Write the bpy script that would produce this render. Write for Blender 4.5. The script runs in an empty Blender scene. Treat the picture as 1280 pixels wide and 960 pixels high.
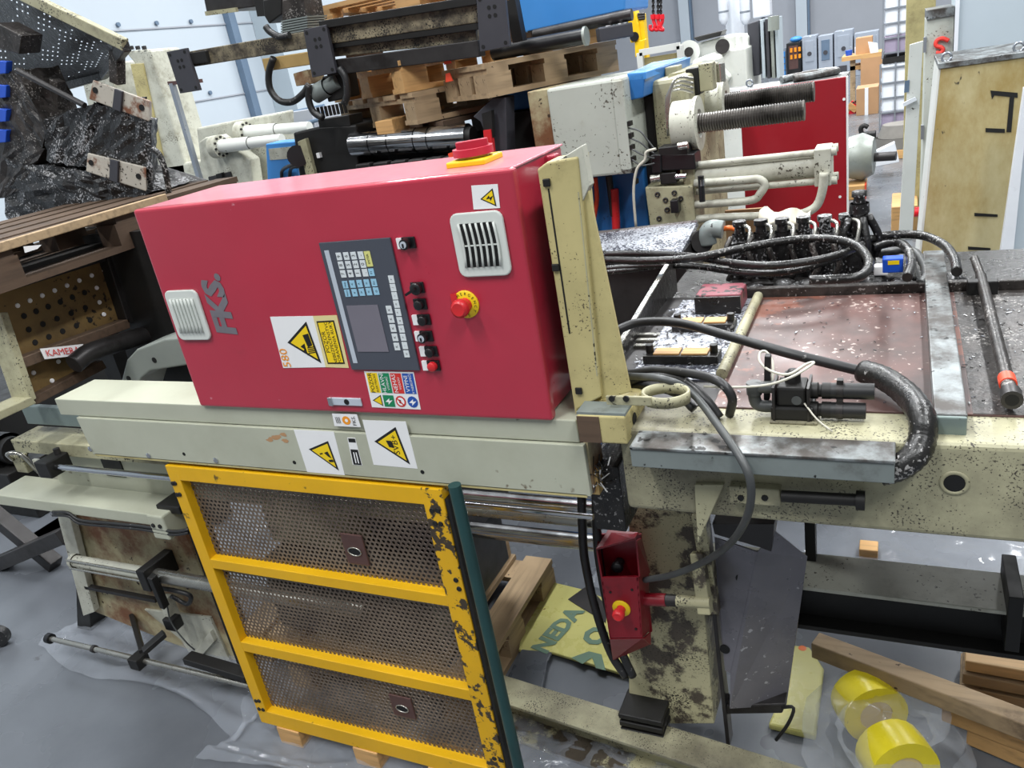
import bpy, bmesh, math, random
from mathutils import Vector, Matrix
random.seed(7)
SC = bpy.context.scene
COL = SC.collection

# ------------------------------------------------------------------ camera
F_PX = 993.92                       # focal length in pixels of the 1280x960 frame
ROT = Matrix(((0.90023576, -0.01842294, 0.43501284),
              (0.40331954, 0.41170011, -0.81721256),
              (-0.16403938, 0.91113315, 0.37805749)))
CAM = Vector((0.0, -1.4763, 2.12))
cd = bpy.data.cameras.new('camera')
cam = bpy.data.objects.new('camera', cd)
COL.objects.link(cam)
cam.matrix_world = Matrix.Translation(CAM) @ ROT.to_4x4()
cd.sensor_fit = 'HORIZONTAL'
cd.sensor_width = 36.0
cd.lens = 36.0 * F_PX / 1280.0
cd.clip_start = 0.02
cd.clip_end = 200
SC.camera = cam

# ------------------------------------------------------------------ light
w = bpy.data.worlds.new('hall_daylight')
SC.world = w
w.use_nodes = True
w.node_tree.nodes['Background'].inputs[0].default_value = (0.90, 0.95, 1.0, 1)
w.node_tree.nodes['Background'].inputs[1].default_value = 0.29


def hall_lamp(x, y, z, sx, sy, power, rz=0.0):
    l = bpy.data.lights.new('hall_lamp', 'AREA')
    l.shape = 'RECTANGLE'
    l.size = sx
    l.size_y = sy
    l.energy = power
    l.color = (0.97, 0.99, 1.0)
    o = bpy.data.objects.new('hall_lamp', l)
    o.location = (x, y, z)
    o.rotation_euler = (0, 0, rz)
    COL.objects.link(o)


for lx in (-6.4, -2.2, 2.6):
    for ly in (-3.2, 2.2, 8.0, 15.0, 23.0):
        hall_lamp(lx, ly, 7.2, 0.5, 3.0, (330 if lx > -5 else 190) * (1.0 if ly < 5 else 1.5))

SC.view_settings.view_transform = 'Standard'
SC.view_settings.look = 'None'
SC.view_settings.gamma = 1.0
SC.view_settings.use_curve_mapping = False
SC.view_settings.exposure = 0.0


# ------------------------------------------------------------------ points
def A(px, py, **k):
    """World point seen at a pixel of the 1280x960 photograph, on the plane x=, y= or z=."""
    r = ROT @ Vector(((px - 640) / F_PX, -(py - 480) / F_PX, -1.0))
    (ax, v), = k.items()
    i = 'xyz'.index(ax)
    return CAM + r * ((v - CAM[i]) / r[i])


# ------------------------------------------------------------------ mesh builder
TXT = {}


def text_mesh(s):
    if s not in TXT:
        c = bpy.data.curves.new('t', 'FONT')
        c.body = s.lstrip('*')
        c.size = 1.0
        c.offset = .05 if s[0] == '*' else 0.0
        c.resolution_u = 2
        c.align_x = 'CENTER'
        c.align_y = 'CENTER'
        o = bpy.data.objects.new('t', c)
        COL.objects.link(o)
        dg = bpy.context.evaluated_depsgraph_get()
        dg.update()
        me = bpy.data.meshes.new_from_object(o.evaluated_get(dg))
        TXT[s] = ([tuple(v.co) for v in me.vertices], [tuple(p.vertices) for p in me.polygons])
        bpy.data.objects.remove(o)
        bpy.data.curves.remove(c)
        bpy.data.meshes.remove(me)
    return TXT[s]


class MB:
    def __init__(s):
        s.v, s.f, s.mi, s.sm = [], [], [], []
        s.m = 0

    def face(s, idx, smooth=False):
        s.f.append(tuple(idx))
        s.mi.append(s.m)
        s.sm.append(smooth)

    def box(s, x0, x1, y0, y1, z0, z1):
        b = len(s.v)
        for z in (z0, z1):
            s.v += [(x0, y0, z), (x1, y0, z), (x1, y1, z), (x0, y1, z)]
        for q in ((3, 2, 1, 0), (4, 5, 6, 7), (0, 1, 5, 4), (1, 2, 6, 5), (2, 3, 7, 6), (3, 0, 4, 7)):
            s.face([b + i for i in q])
        return s

    def cbox(s, c, sx, sy, sz, M3=None):
        """Box centred at c, optionally turned by a 3x3 matrix."""
        b = len(s.v)
        c = Vector(c)
        for dz in (-.5, .5):
            for dx, dy in ((-.5, -.5), (.5, -.5), (.5, .5), (-.5, .5)):
                p = Vector((dx * sx, dy * sy, dz * sz))
                if M3:
                    p = M3 @ p
                s.v.append(tuple(c + p))
        for q in ((3, 2, 1, 0), (4, 5, 6, 7), (0, 1, 5, 4), (1, 2, 6, 5), (2, 3, 7, 6), (3, 0, 4, 7)):
            s.face([b + i for i in q])
        return s

    def bar(s, p0, p1, wd, ht, up=(0, 0, 1)):
        """Square bar from p0 to p1."""
        p0, p1 = Vector(p0), Vector(p1)
        d = (p1 - p0)
        L = d.length
        d.normalize()
        u = Vector(up)
        if abs(d.dot(u)) > .95:
            u = Vector((0, 1, 0))
        sd = d.cross(u).normalized()
        u = sd.cross(d)
        M3 = Matrix((d, sd, u)).transposed()
        return s.cbox((p0 + p1) / 2, L, wd, ht, M3)

    def prism(s, pts, vec):
        n = len(pts)
        b = len(s.v)
        vec = Vector(vec)
        s.v += [tuple(p) for p in pts] + [tuple(Vector(p) + vec) for p in pts]
        nn = Vector((0, 0, 0))
        for i in range(n):
            a, c = Vector(pts[i]), Vector(pts[(i + 1) % n])
            nn += a.cross(c)
        fl = nn.dot(vec) > 0
        r = list(range(n))
        s.face([b + i for i in (r[::-1] if fl else r)])
        s.face([b + n + i for i in (r if fl else r[::-1])])
        for i in range(n):
            j = (i + 1) % n
            q = [b + i, b + j, b + n + j, b + n + i]
            s.face(q if fl else q[::-1])
        return s

    def cyl(s, p0, p1, r, n=16, r1=None, caps=True):
        p0, p1 = Vector(p0), Vector(p1)
        L = (p1 - p0).length
        r1 = r if r1 is None else r1
        pr = [(0, r), (L, r1)]
        if caps:
            pr = [(0, 0), (0, r), None, (0, r), (L, r1), None, (L, r1), (L, 0)]
        return s.lathe(p0, p1 - p0, pr, n)

    def lathe(s, p, axis, prof, n=16, smooth=True):
        """Profile of (distance along axis, radius); None breaks the smooth surface."""
        p = Vector(p)
        d = Vector(axis).normalized()
        u = d.orthogonal().normalized()
        w_ = d.cross(u)
        prev = None
        for pt in prof:
            if pt is None:
                prev = None
                continue
            t, r = pt
            b = len(s.v)
            if r < 1e-6:
                s.v.append(tuple(p + d * t))
                cur = [b] * n
            else:
                for k in range(n):
                    a = 2 * math.pi * k / n
                    s.v.append(tuple(p + d * t + (u * math.cos(a) + w_ * math.sin(a)) * r))
                cur = [b + k for k in range(n)]
            if prev:
                for k in range(n):
                    j = (k + 1) % n
                    q = [prev[k], prev[j], cur[j], cur[k]]
                    q = [x for i, x in enumerate(q) if x not in q[:i]]
                    if len(q) > 2:
                        s.face(q, smooth)
            prev = cur
        return s

    def tube(s, pts, r, n=10, sub=6, caps=True, rib=0.0):
        P = [Vector(p) for p in pts]
        if sub > 1 and len(P) > 2:
            Q = []
            for i in range(len(P) - 1):
                a = P[i - 1] if i else P[0] * 2 - P[1]
                b, c = P[i], P[i + 1]
                d = P[i + 2] if i + 2 < len(P) else P[-1] * 2 - P[-2]
                for k in range(sub):
                    t = k / sub
                    Q.append(.5 * ((2 * b) + (c - a) * t + (2 * a - 5 * b + 4 * c - d) * t * t + (3 * b - a - 3 * c + d) * t ** 3))
            Q.append(P[-1])
            P = Q
        nrm = None
        rings = []
        for i, p in enumerate(P):
            d = (P[min(i + 1, len(P) - 1)] - P[max(i - 1, 0)]).normalized()
            if nrm is None:
                nrm = d.orthogonal().normalized()
            nrm = (nrm - d * nrm.dot(d)).normalized()
            bi = d.cross(nrm)
            rr = r * (1 + rib * (i % 2))
            b = len(s.v)
            for k in range(n):
                a = 2 * math.pi * k / n
                s.v.append(tuple(p + (nrm * math.cos(a) + bi * math.sin(a)) * rr))
            rings.append([b + k for k in range(n)])
        for a, b in zip(rings, rings[1:]):
            for k in range(n):
                j = (k + 1) % n
                s.face([a[k], a[j], b[j], b[k]], True)
        if caps:
            s.face(rings[0][::-1])
            s.face(rings[-1])
        return s

    def ball(s, c, r, n=12, m=8, sx=1, sy=1, sz=1):
        c = Vector(c)
        b = len(s.v)
        for i in range(m + 1):
            th = math.pi * i / m
            for k in range(n):
                a = 2 * math.pi * k / n
                s.v.append((c.x + sx * r * math.sin(th) * math.cos(a), c.y + sy * r * math.sin(th) * math.sin(a), c.z + sz * r * math.cos(th)))
        for i in range(m):
            for k in range(n):
                j = (k + 1) % n
                s.face([b + i * n + k, b + (i + 1) * n + k, b + (i + 1) * n + j, b + i * n + j], True)
        return s

    def text(s, string, o, xd, yd, size):
        """Flat lettering centred at o, reading along xd."""
        vs, fs = text_mesh(string)
        o, xd, yd = Vector(o), Vector(xd).normalized() * size, Vector(yd).normalized() * size
        b = len(s.v)
        s.v += [tuple(o + xd * v[0] + yd * v[1]) for v in vs]
        for f in fs:
            s.face([b + i for i in f])
        return s

    def flat(s, pts):
        b = len(s.v)
        s.v += [tuple(p) for p in pts]
        s.face(range(b, b + len(pts)))
        return s


# ------------------------------------------------------------------ objects
LOC = {}


def mesh_of(mb, mats, off=(0, 0, 0), name='mesh'):
    me = bpy.data.meshes.new(name)
    o = Vector(off)
    me.from_pydata([tuple(Vector(v) - o) for v in mb.v], [], mb.f)
    for m in (mats if isinstance(mats, (list, tuple)) else [mats]):
        me.materials.append(MAT[m])
    me.polygons.foreach_set('material_index', mb.mi)
    me.polygons.foreach_set('use_smooth', mb.sm)
    me.update()
    return me


def thing(name, label, cat, loc=(0, 0, 0), group=None):
    o = bpy.data.objects.new(name, None)
    o.empty_display_size = .05
    COL.objects.link(o)
    o.location = loc
    LOC[o] = Vector(loc)
    return tag(o, label, cat, group)


def tag(o, label, cat, group=None, kind=None):
    if label:
        o['label'] = label
    if cat:
        o['category'] = cat
    if group:
        o['group'] = group
    if kind:
        o['kind'] = kind
    return o


def part(name, mb, mats, parent=None, bevel=0.0, seg=2, label=None, kind=None):
    """One mesh object from world-space geometry; a child of parent when given."""
    if parent is not None:
        off = LOC[parent]
    else:
        xs = [v[0] for v in mb.v]
        ys = [v[1] for v in mb.v]
        zs = [v[2] for v in mb.v]
        off = Vector(((min(xs) + max(xs)) / 2, (min(ys) + max(ys)) / 2, min(zs)))
    o = bpy.data.objects.new(name, mesh_of(mb, mats, off, name))
    COL.objects.link(o)
    LOC[o] = Vector(off)
    if parent is not None:
        o.parent = parent
    else:
        o.location = off
    if bevel:
        b = o.modifiers.new('bevel', 'BEVEL')
        b.width = bevel
        b.segments = seg
        b.limit_method = 'ANGLE'
        b.angle_limit = math.radians(40)
    if label:
        o['label'] = label
    if kind:
        o['kind'] = kind
    return o


def single(name, label, cat, mb, mats, bevel=0.0, group=None, kind=None):
    return tag(part(name, mb, mats, None, bevel), label, cat, group, kind)


def piece(name, me, parent, loc, rot=None):
    """A further copy of a shared mesh as a child; loc in world space."""
    o = bpy.data.objects.new(name, me)
    COL.objects.link(o)
    LOC[o] = LOC[parent]
    o.parent = parent
    o.location = Vector(loc) - LOC[parent]
    if rot:
        o.rotation_euler = rot
    return o


def copy_tree(o, parent=None):
    c = o.copy()
    COL.objects.link(c)
    c.parent = parent
    for ch in list(o.children):
        copy_tree(ch, c)
    return c


def fbox(mb, p, q, y, d):
    """Box whose front face in the plane y spans pixel p (top left) to pixel q (bottom right), d deep."""
    a, b = A(*p, y=y), A(*q, y=y)
    return mb.box(min(a.x, b.x), max(a.x, b.x), y, y + d, min(a.z, b.z), max(a.z, b.z))


def ypoly(mb, pts, y, d):
    return mb.prism([A(*p, y=y) for p in pts], (0, d, 0))


def zpoly(mb, pts, z, d):
    return mb.prism([A(*p, z=z) for p in pts], (0, 0, -d))


def xpoly(mb, pts, x, d):
    return mb.prism([A(*p, x=x) for p in pts], (d, 0, 0))


# ------------------------------------------------------------------ materials
MAT = {}


def rgb(r, g, b):
    def l(c):
        c /= 255.0
        return c / 12.92 if c <= .04045 else ((c + .055) / 1.055) ** 2.4
    return (l(r), l(g), l(b), 1)


def mat(name, col, rough=.5, metal=0.0, var=.12, vs=5.0, dirt=None, damt=.3, ds=7.0, dsoft=.12, spot=None, samt=.2, ss=60.0,
        bump=0.0, bs=80.0, coat=0.0, alpha=1.0, emit=0.0, stretch=(1, 1, 1), grain=False, trans=0.0, spec=.5, chips=None, camt=.2, cs=18.0, clump=.7, sheen=0.0):
    m = bpy.data.materials.new(name)
    MAT[name] = m
    m.use_nodes = True
    nt = m.node_tree
    N, L = nt.nodes, nt.links
    bs_ = N['Principled BSDF']
    tc = N.new('ShaderNodeTexCoord')
    mp = N.new('ShaderNodeMapping')
    mp.inputs['Scale'].default_value = stretch
    L.new(tc.outputs['Object'], mp.inputs[0])

    def noise(sc, det=4, ro=.6, off=0.0):
        n = N.new('ShaderNodeTexNoise')
        n.noise_dimensions = '4D'
        n.inputs['W'].default_value = off
        n.inputs['Scale'].default_value = sc
        n.inputs['Detail'].default_value = det
        n.inputs['Roughness'].default_value = ro
        L.new(mp.outputs[0], n.inputs['Vector'])
        return n.outputs['Fac']

    def ramp(sock, a, b):
        r = N.new('ShaderNodeMapRange')
        r.interpolation_type = 'SMOOTHSTEP'
        r.inputs['From Min'].default_value = a
        r.inputs['From Max'].default_value = b
        L.new(sock, r.inputs['Value'])
        return r.outputs['Result']

    def mix(fac, a, b):
        x = N.new('ShaderNodeMix')
        x.data_type = 'RGBA'
        L.new(fac, x.inputs[0])
        for k, v in ((6, a), (7, b)):
            if isinstance(v, tuple):
                x.inputs[k].default_value = v
            else:
                L.new(v, x.inputs[k])
        return x.outputs[2]

    lo = tuple(c * (1 - var) for c in col[:3]) + (1,)
    hi = tuple(min(1, c * (1 + var * .8)) for c in col[:3]) + (1,)
    c = mix(ramp(noise(vs, 5), .3, .7), lo, hi)
    if grain:
        g = N.new('ShaderNodeTexNoise')
        g.inputs['Scale'].default_value = 30
        g.inputs['Detail'].default_value = 3
        mp2 = N.new('ShaderNodeMapping')
        mp2.inputs['Scale'].default_value = (.12, 1.6, 1.6)
        L.new(tc.outputs['Object'], mp2.inputs[0])
        L.new(mp2.outputs[0], g.inputs['Vector'])
        c = mix(ramp(g.outputs['Fac'], .45, .7), c, tuple(x * .74 for x in col[:3]) + (1,))
    rsock = None
    if dirt:
        df = ramp(noise(ds, 8, .68, 3.1), 1 - damt - dsoft, 1 - damt + dsoft)
        c = mix(df, c, dirt)
    if chips:
        cf = ramp(noise(cs, 6, .6, 9.7), .82 - camt - .02, .82 - camt + .02)
        c = mix(cf, c, chips)
    if spot:
        ad = N.new('ShaderNodeMath')               # specks gather in clusters
        ad.operation = 'MULTIPLY_ADD'
        ad.inputs[1].default_value = clump
        L.new(noise(max(3.0, ss * .06), 3, .6, 2.2), ad.inputs[0])
        L.new(noise(ss, 3, .5, 6.3), ad.inputs[2])
        sf = ramp(ad.outputs[0], .80 + .5 * clump - samt - .03, .80 + .5 * clump - samt + .03)
        c = mix(sf, c, spot)
    L.new(c, bs_.inputs['Base Color'])
    rr = ramp(noise(vs * 2.3, 4, .6, 1.7), .2, .8)
    mr = N.new('ShaderNodeMapRange')
    mr.inputs['To Min'].default_value = max(.02, rough - .1)
    mr.inputs['To Max'].default_value = min(1, rough + .1)
    L.new(rr, mr.inputs['Value'])
    L.new(mr.outputs[0], bs_.inputs['Roughness'])
    bs_.inputs['Metallic'].default_value = metal
    bs_.inputs['Specular IOR Level'].default_value = spec
    if coat:
        bs_.inputs['Coat Weight'].default_value = coat
        bs_.inputs['Coat Roughness'].default_value = .12
    if sheen:
        bs_.inputs['Sheen Weight'].default_value = sheen
        bs_.inputs['Sheen Roughness'].default_value = .35
    if trans:
        bs_.inputs['Transmission Weight'].default_value = trans
        bs_.inputs['IOR'].default_value = 1.1
    if alpha < 1:
        bs_.inputs['Alpha'].default_value = alpha
    if emit:
        L.new(c, bs_.inputs['Emission Color'])
        bs_.inputs['Emission Strength'].default_value = emit
    if bump:
        b = N.new('ShaderNodeBump')
        b.inputs['Strength'].default_value = bump
        b.inputs['Distance'].default_value = .004
        L.new(noise(bs, 4, .6, 4.4), b.inputs['Height'])
        L.new(b.outputs[0], bs_.inputs['Normal'])
    return m


BLK = rgb(24, 23, 22)
mat('red_paint', rgb(176, 40, 62), .36, var=.05, vs=3, coat=.8, dirt=rgb(150, 40, 55), damt=.3, ds=4, spot=rgb(205, 130, 140), samt=.02, ss=30)
mat('red_dark', rgb(130, 14, 30), .4, var=.1, dirt=rgb(70, 12, 20), damt=.35, ds=12, coat=.2)
mat('red_board', rgb(150, 12, 30), .45, var=.06, vs=2)
mat('red_plastic', rgb(205, 40, 45), .35, var=.04)
mat('red_knob', rgb(175, 40, 60), .4, var=.05)
mat('yellow_plastic', rgb(232, 196, 20), .4, var=.04)
mat('yellow_paint', rgb(224, 172, 14), .42, var=.07, vs=4, spot=rgb(110, 85, 25), samt=.07, ss=24, dirt=rgb(180, 130, 20), damt=.25, ds=9)
mat('yellow_chipped', rgb(224, 172, 14), .42, var=.07, vs=4, chips=rgb(62, 52, 40), camt=.27, cs=26, spot=rgb(60, 50, 30), samt=.14, ss=60)
mat('cream_rail', rgb(178, 180, 162), .42, var=.05, vs=3, spot=rgb(110, 100, 82), samt=.05, ss=26, dirt=rgb(160, 160, 140), damt=.4, ds=3, dsoft=.2)
mat('cream_rail_shaded', rgb(168, 163, 140), .5, var=.07, vs=4, spot=rgb(120, 112, 95), samt=.06, ss=26)  # unused darker rail tone, imitates the shadow across its left part
mat('cream_tower', rgb(186, 174, 122), .5, var=.1, vs=5, dirt=rgb(128, 114, 76), damt=.4, ds=5, dsoft=.16, spot=rgb(84, 75, 54), samt=.13, ss=170, clump=.5)
mat('cream_worn', rgb(184, 180, 148), .5, var=.1, vs=4, dirt=rgb(84, 78, 66), damt=.50, ds=2.6, dsoft=.24, spot=rgb(66, 61, 52), samt=.17, ss=210, clump=.55)
mat('cream_leg', rgb(186, 180, 144), .5, var=.08, vs=4, dirt=rgb(80, 72, 62), damt=.50, ds=4.0, dsoft=.025, spot=rgb(52, 47, 40), samt=.17, ss=190, clump=.55)
mat('cream_grimy', rgb(168, 164, 134), .5, var=.12, vs=5, dirt=rgb(70, 60, 46), damt=.4, ds=5, dsoft=.15, spot=rgb(40, 36, 30), samt=.14, ss=120)
mat('cream_rusty', rgb(184, 174, 138), .55, var=.12, vs=4, dirt=rgb(116, 74, 46), damt=.50, ds=4.5, dsoft=.12, spot=rgb(60, 44, 30), samt=.12, ss=40)
mat('cream_pale', rgb(192, 192, 178), .45, var=.08, vs=3, dirt=rgb(120, 114, 96), damt=.40, ds=6, dsoft=.18, spot=rgb(70, 64, 54), samt=.12, ss=90)
mat('cream_box', rgb(186, 190, 180), .48, var=.07, vs=3, dirt=rgb(140, 128, 104), damt=.34, ds=4, spot=rgb(90, 86, 76), samt=.12, ss=70)
mat('white_paint', rgb(212, 214, 208), .45, var=.05, vs=3, dirt=rgb(150, 148, 138), damt=.22, ds=6, spot=rgb(80, 78, 70), samt=.06, ss=40)
mat('locker_yellow', rgb(190, 180, 138), .5, var=.08, vs=3, dirt=rgb(150, 126, 66), damt=.5, ds=2.2, dsoft=.16, spot=rgb(60, 55, 45), samt=.07, ss=24, stretch=(1, 1, .5))
mat('grey_trunk', rgb(128, 136, 134), .45, metal=.2, var=.1, vs=5, dirt=rgb(74, 72, 68), damt=.32, ds=6, spot=BLK, samt=.1, ss=40)
mat('galv', rgb(146, 152, 153), .4, metal=.4, var=.15, vs=8, dirt=rgb(74, 69, 65), damt=.52, ds=9, spot=BLK, samt=.15, ss=50)
mat('rust_plate', rgb(108, 76, 70), .42, metal=.1, var=.2, vs=3.5, dirt=rgb(58, 50, 48), damt=.50, ds=3, dsoft=.22, spot=rgb(176, 160, 152), samt=.12, ss=70, chips=rgb(118, 74, 60), camt=.26, cs=5)
mat('oily_steel', rgb(66, 61, 58), .4, metal=.25, var=.3, vs=9, dirt=rgb(34, 31, 29), damt=.5, ds=12, spot=rgb(140, 136, 132), samt=.14, ss=140, bump=.6, bs=60)
mat('oily_black', rgb(34, 32, 31), .32, metal=.1, var=.4, vs=12, spot=rgb(140, 138, 136), samt=.12, ss=110, bump=.8, bs=70)
mat('chute_steel', rgb(122, 120, 126), .3, metal=.4, var=.2, vs=4, dirt=rgb(70, 48, 46), damt=.3, ds=3.5, spot=rgb(190, 190, 195), samt=.06, ss=60)
mat('dark_steel', rgb(60, 58, 58), .42, metal=.5, var=.2, vs=6, dirt=rgb(34, 30, 28), damt=.4, ds=6)
mat('black_steel', rgb(30, 29, 28), .5, metal=.2, var=.2, vs=6, dirt=rgb(60, 52, 46), damt=.25, ds=8)
mat('slate_plate', rgb(66, 66, 72), .5, metal=.2, var=.06)
mat('chrome', rgb(205, 207, 210), .16, metal=1.0, var=.05, dirt=rgb(120, 118, 116), damt=.2, ds=7)
mat('chrome_dull', rgb(180, 178, 170), .28, metal=.9, var=.1, vs=6, dirt=rgb(120, 112, 96), damt=.35, ds=6)
mat('thread_steel', rgb(98, 94, 90), .38, metal=.8, var=.25, vs=5, dirt=rgb(36, 33, 30), damt=.4, ds=4)
mat('rubber', rgb(34, 34, 35), .45, var=.2, vs=9, spot=rgb(110, 108, 106), samt=.08, ss=80)
mat('rubber_oily', rgb(30, 29, 28), .3, var=.3, vs=12, spot=rgb(150, 148, 146), samt=.14, ss=110, bump=.5, bs=90)
mat('conduit_grey', rgb(72, 74, 74), .45, var=.12, vs=8)
mat('black_plastic', rgb(22, 22, 24), .35, var=.1)
mat('panel_grey', rgb(72, 76, 86), .4, var=.04)
mat('screen', rgb(118, 114, 124), .2, var=.05, vs=6, spec=.7)
mat('strip_silver', rgb(196, 204, 214), .35, metal=.2, var=.04)
mat('key_white', rgb(214, 220, 222), .45, var=.03)
mat('key_blue', rgb(150, 196, 220), .45, var=.03)
mat('key_lime', rgb(214, 212, 130), .45, var=.03)
mat('vent_plastic', rgb(206, 210, 204), .45, var=.04)
mat('paper', rgb(232, 232, 232), .6, var=.03)
mat('sticker_cream', rgb(222, 208, 150), .5, var=.03)
mat('sign_yellow', rgb(240, 205, 20), .45, var=.03)
mat('ink_black', rgb(22, 22, 20), .5, var=.03)
mat('ink_red', rgb(208, 50, 44), .5, var=.03)
mat('ink_orange', rgb(238, 150, 30), .5, var=.03)
mat('ink_green', rgb(20, 130, 84), .5, var=.03)
mat('ink_blue', rgb(34, 82, 168), .5, var=.03)
mat('ink_white', rgb(240, 240, 240), .5, var=.02)
mat('ink_grey', rgb(112, 108, 114), .5, var=.08, vs=30)
mat('spray_red', rgb(240, 70, 60), .6, var=.05)
mat('hole_black', rgb(8, 8, 8), .7, var=.05)
mat('mesh_sheet', rgb(120, 106, 92), .45, metal=.25, var=.2, vs=3, dirt=rgb(66, 54, 50), damt=.42, ds=3, dsoft=.2)
mat('handle_plate', rgb(92, 66, 62), .4, metal=.3, var=.1, vs=6)
mat('green_pole', rgb(30, 66, 66), .4, var=.12, vs=6)
mat('wood', rgb(186, 148, 100), .65, var=.12, vs=3, grain=True, dirt=rgb(120, 88, 58), damt=.25, ds=4)
mat('wood_old', rgb(168, 144, 112), .7, var=.15, vs=3, grain=True, dirt=rgb(84, 64, 48), damt=.36, ds=5, spot=rgb(60, 44, 34), samt=.1, ss=30)
mat('wood_dark', rgb(88, 70, 55), .7, var=.18, vs=3, grain=True, dirt=rgb(50, 40, 34), damt=.4, ds=5)
mat('wood_fresh', rgb(214, 176, 126), .65, var=.1, vs=3, grain=True)
mat('wood_clean', rgb(204, 160, 104), .6, var=.08, vs=4, grain=True)
mat('floor_paint', rgb(104, 108, 114), .27, var=.1, vs=.9, dirt=rgb(82, 85, 91), damt=.4, ds=1.3, dsoft=.3, spot=rgb(84, 86, 90), samt=.03, ss=22)
mat('film_clear', rgb(200, 206, 214), .10, var=.05, alpha=.16, spec=.9, bump=.6, bs=30)
mat('film_milky', rgb(190, 196, 206), .12, var=.12, vs=4, alpha=.24, spec=.8, bump=.5, bs=14)
mat('bag_yellow', rgb(192, 188, 116), .3, var=.08, vs=5, dirt=rgb(150, 140, 70), damt=.25, ds=6, spot=rgb(110, 80, 30), samt=.05, ss=20, bump=.3, bs=18)
mat('bag_grey', rgb(74, 78, 84), .3, var=.1, vs=5, bump=.3, bs=18)
mat('bag_ink', rgb(96, 122, 104), .4, var=.05)
mat('roll_yellow', rgb(226, 208, 40), .32, var=.1, vs=6, spot=rgb(120, 110, 40), samt=.1, ss=26, bump=.3, bs=30)
mat('roll_core', rgb(206, 184, 130), .5, var=.08, vs=6)
mat('blue_paint', rgb(42, 110, 178), .4, var=.08, vs=3, dirt=rgb(34, 80, 130), damt=.3, ds=4, spot=rgb(30, 40, 60), samt=.07, ss=30)
mat('blue_bright', rgb(66, 140, 212), .4, var=.05, vs=3, spot=rgb(40, 60, 90), samt=.04, ss=30)
mat('blue_plastic', rgb(30, 80, 190), .35, var=.06)
mat('wall_white', rgb(184, 194, 203), .6, var=.02, vs=1)
mat('wall_grey', rgb(160, 164, 172), .6, var=.03, vs=1)
mat('column_grey', rgb(178, 190, 198), .5, var=.04, vs=1.5)
mat('pipe_blue', rgb(96, 116, 138), .45, var=.06)
mat('platen_brown', rgb(128, 104, 62), .5, metal=.2, var=.16, vs=4, dirt=rgb(72, 58, 40), damt=.4, ds=3.5, dsoft=.2, spot=rgb(40, 34, 26), samt=.12, ss=40)
mat('oil_chips', rgb(78, 80, 90), .3, metal=.3, var=.6, vs=60, spot=rgb(196, 200, 208), samt=.30, ss=110, bump=.8, bs=120)
mat('chip_light', rgb(176, 176, 176), .4, metal=.3, var=.2, vs=40)
mat('black_fluff', rgb(28, 27, 27), .35, var=.4, vs=30, spot=rgb(150, 150, 152), samt=.19, ss=120, bump=.9, bs=70)
mat('orange_mark', rgb(240, 80, 50), .5, var=.04)
mat('cardboard', rgb(176, 136, 98), .7, var=.06, vs=3)
mat('plastic_white', rgb(226, 230, 236), .35, var=.04)
mat('ibc_liquid', rgb(150, 140, 160), .3, var=.08)
mat('cage_steel', rgb(150, 156, 164), .35, metal=.6, var=.05)
mat('cabinet_grey', rgb(158, 166, 178), .45, var=.06, vs=4, spot=rgb(210, 216, 226), samt=.1, ss=8)
mat('crane_yellow', rgb(240, 196, 20), .4, var=.05)
mat('hook_red', rgb(226, 30, 44), .35, var=.05)
mat('concrete', rgb(120, 116, 110), .7, var=.1, vs=8)
mat('robe_white', rgb(214, 208, 190), .8, var=.1, vs=9, bump=.8, bs=26)
mat('brass_tan', rgb(190, 160, 104), .45, metal=.3, var=.1)
mat('cable_white', rgb(196, 192, 178), .5, var=.08)
mat('orange_hose', rgb(226, 110, 40), .4, var=.06)
mat('red_block', rgb(132, 66, 76), .5, var=.15, vs=8, spot=BLK, samt=.2, ss=40)
mat('aqua_steel', rgb(128, 142, 138), .4, metal=.3, var=.12, vs=5, dirt=rgb(76, 84, 82), damt=.35, ds=6, spot=BLK, samt=.1, ss=50)
mat('grey_casting', rgb(150, 156, 150), .42, metal=.2, var=.08, vs=5, dirt=rgb(96, 98, 94), damt=.3, ds=7, spot=BLK, samt=.08, ss=40)


mat('red_roof', rgb(196, 84, 106), .42, var=.08, vs=3, coat=.5, sheen=.45, spot=rgb(215, 150, 160), samt=.06, ss=30)  # base lightened to imitate the glossy hall reflection as well as dust
mat('jaw_paint', rgb(182, 176, 164), .5, var=.08, vs=5, dirt=rgb(116, 74, 50), damt=.42, ds=7, dsoft=.05, spot=rgb(60, 52, 46), samt=.18, ss=70)


def roughen(mb, amp, cuts=5, sc=22.0):
    """Cut every face into a grid and push the points about, for caked and crumpled surfaces."""
    from mathutils import noise as nz
    bm = bmesh.new()
    vs = [bm.verts.new(v) for v in mb.v]
    for f in mb.f:
        try:
            bm.faces.new([vs[i] for i in f])
        except ValueError:
            pass
    bmesh.ops.remove_doubles(bm, verts=bm.verts, dist=1e-5)
    bmesh.ops.triangulate(bm, faces=[f for f in bm.faces if len(f.verts) > 4])
    bmesh.ops.subdivide_edges(bm, edges=bm.edges, cuts=cuts, use_grid_fill=True)
    bm.normal_update()
    off = [(v.normal * (nz.noise(v.co * sc) + .6 * nz.noise(v.co * sc * 2.7)) * amp) for v in bm.verts]
    for v, o in zip(bm.verts, off):
        v.co += o
    bm.verts.index_update()
    r = MB()
    r.v = [tuple(v.co) for v in bm.verts]
    for f in bm.faces:
        r.face([v.index for v in f.verts])
    bm.free()
    return r


mat('beam_grimy', rgb(140, 130, 106), .5, var=.2, vs=8, dirt=rgb(52, 45, 38), damt=.5, ds=9, dsoft=.12, spot=rgb(30, 27, 24), samt=.2, ss=120)

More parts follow.
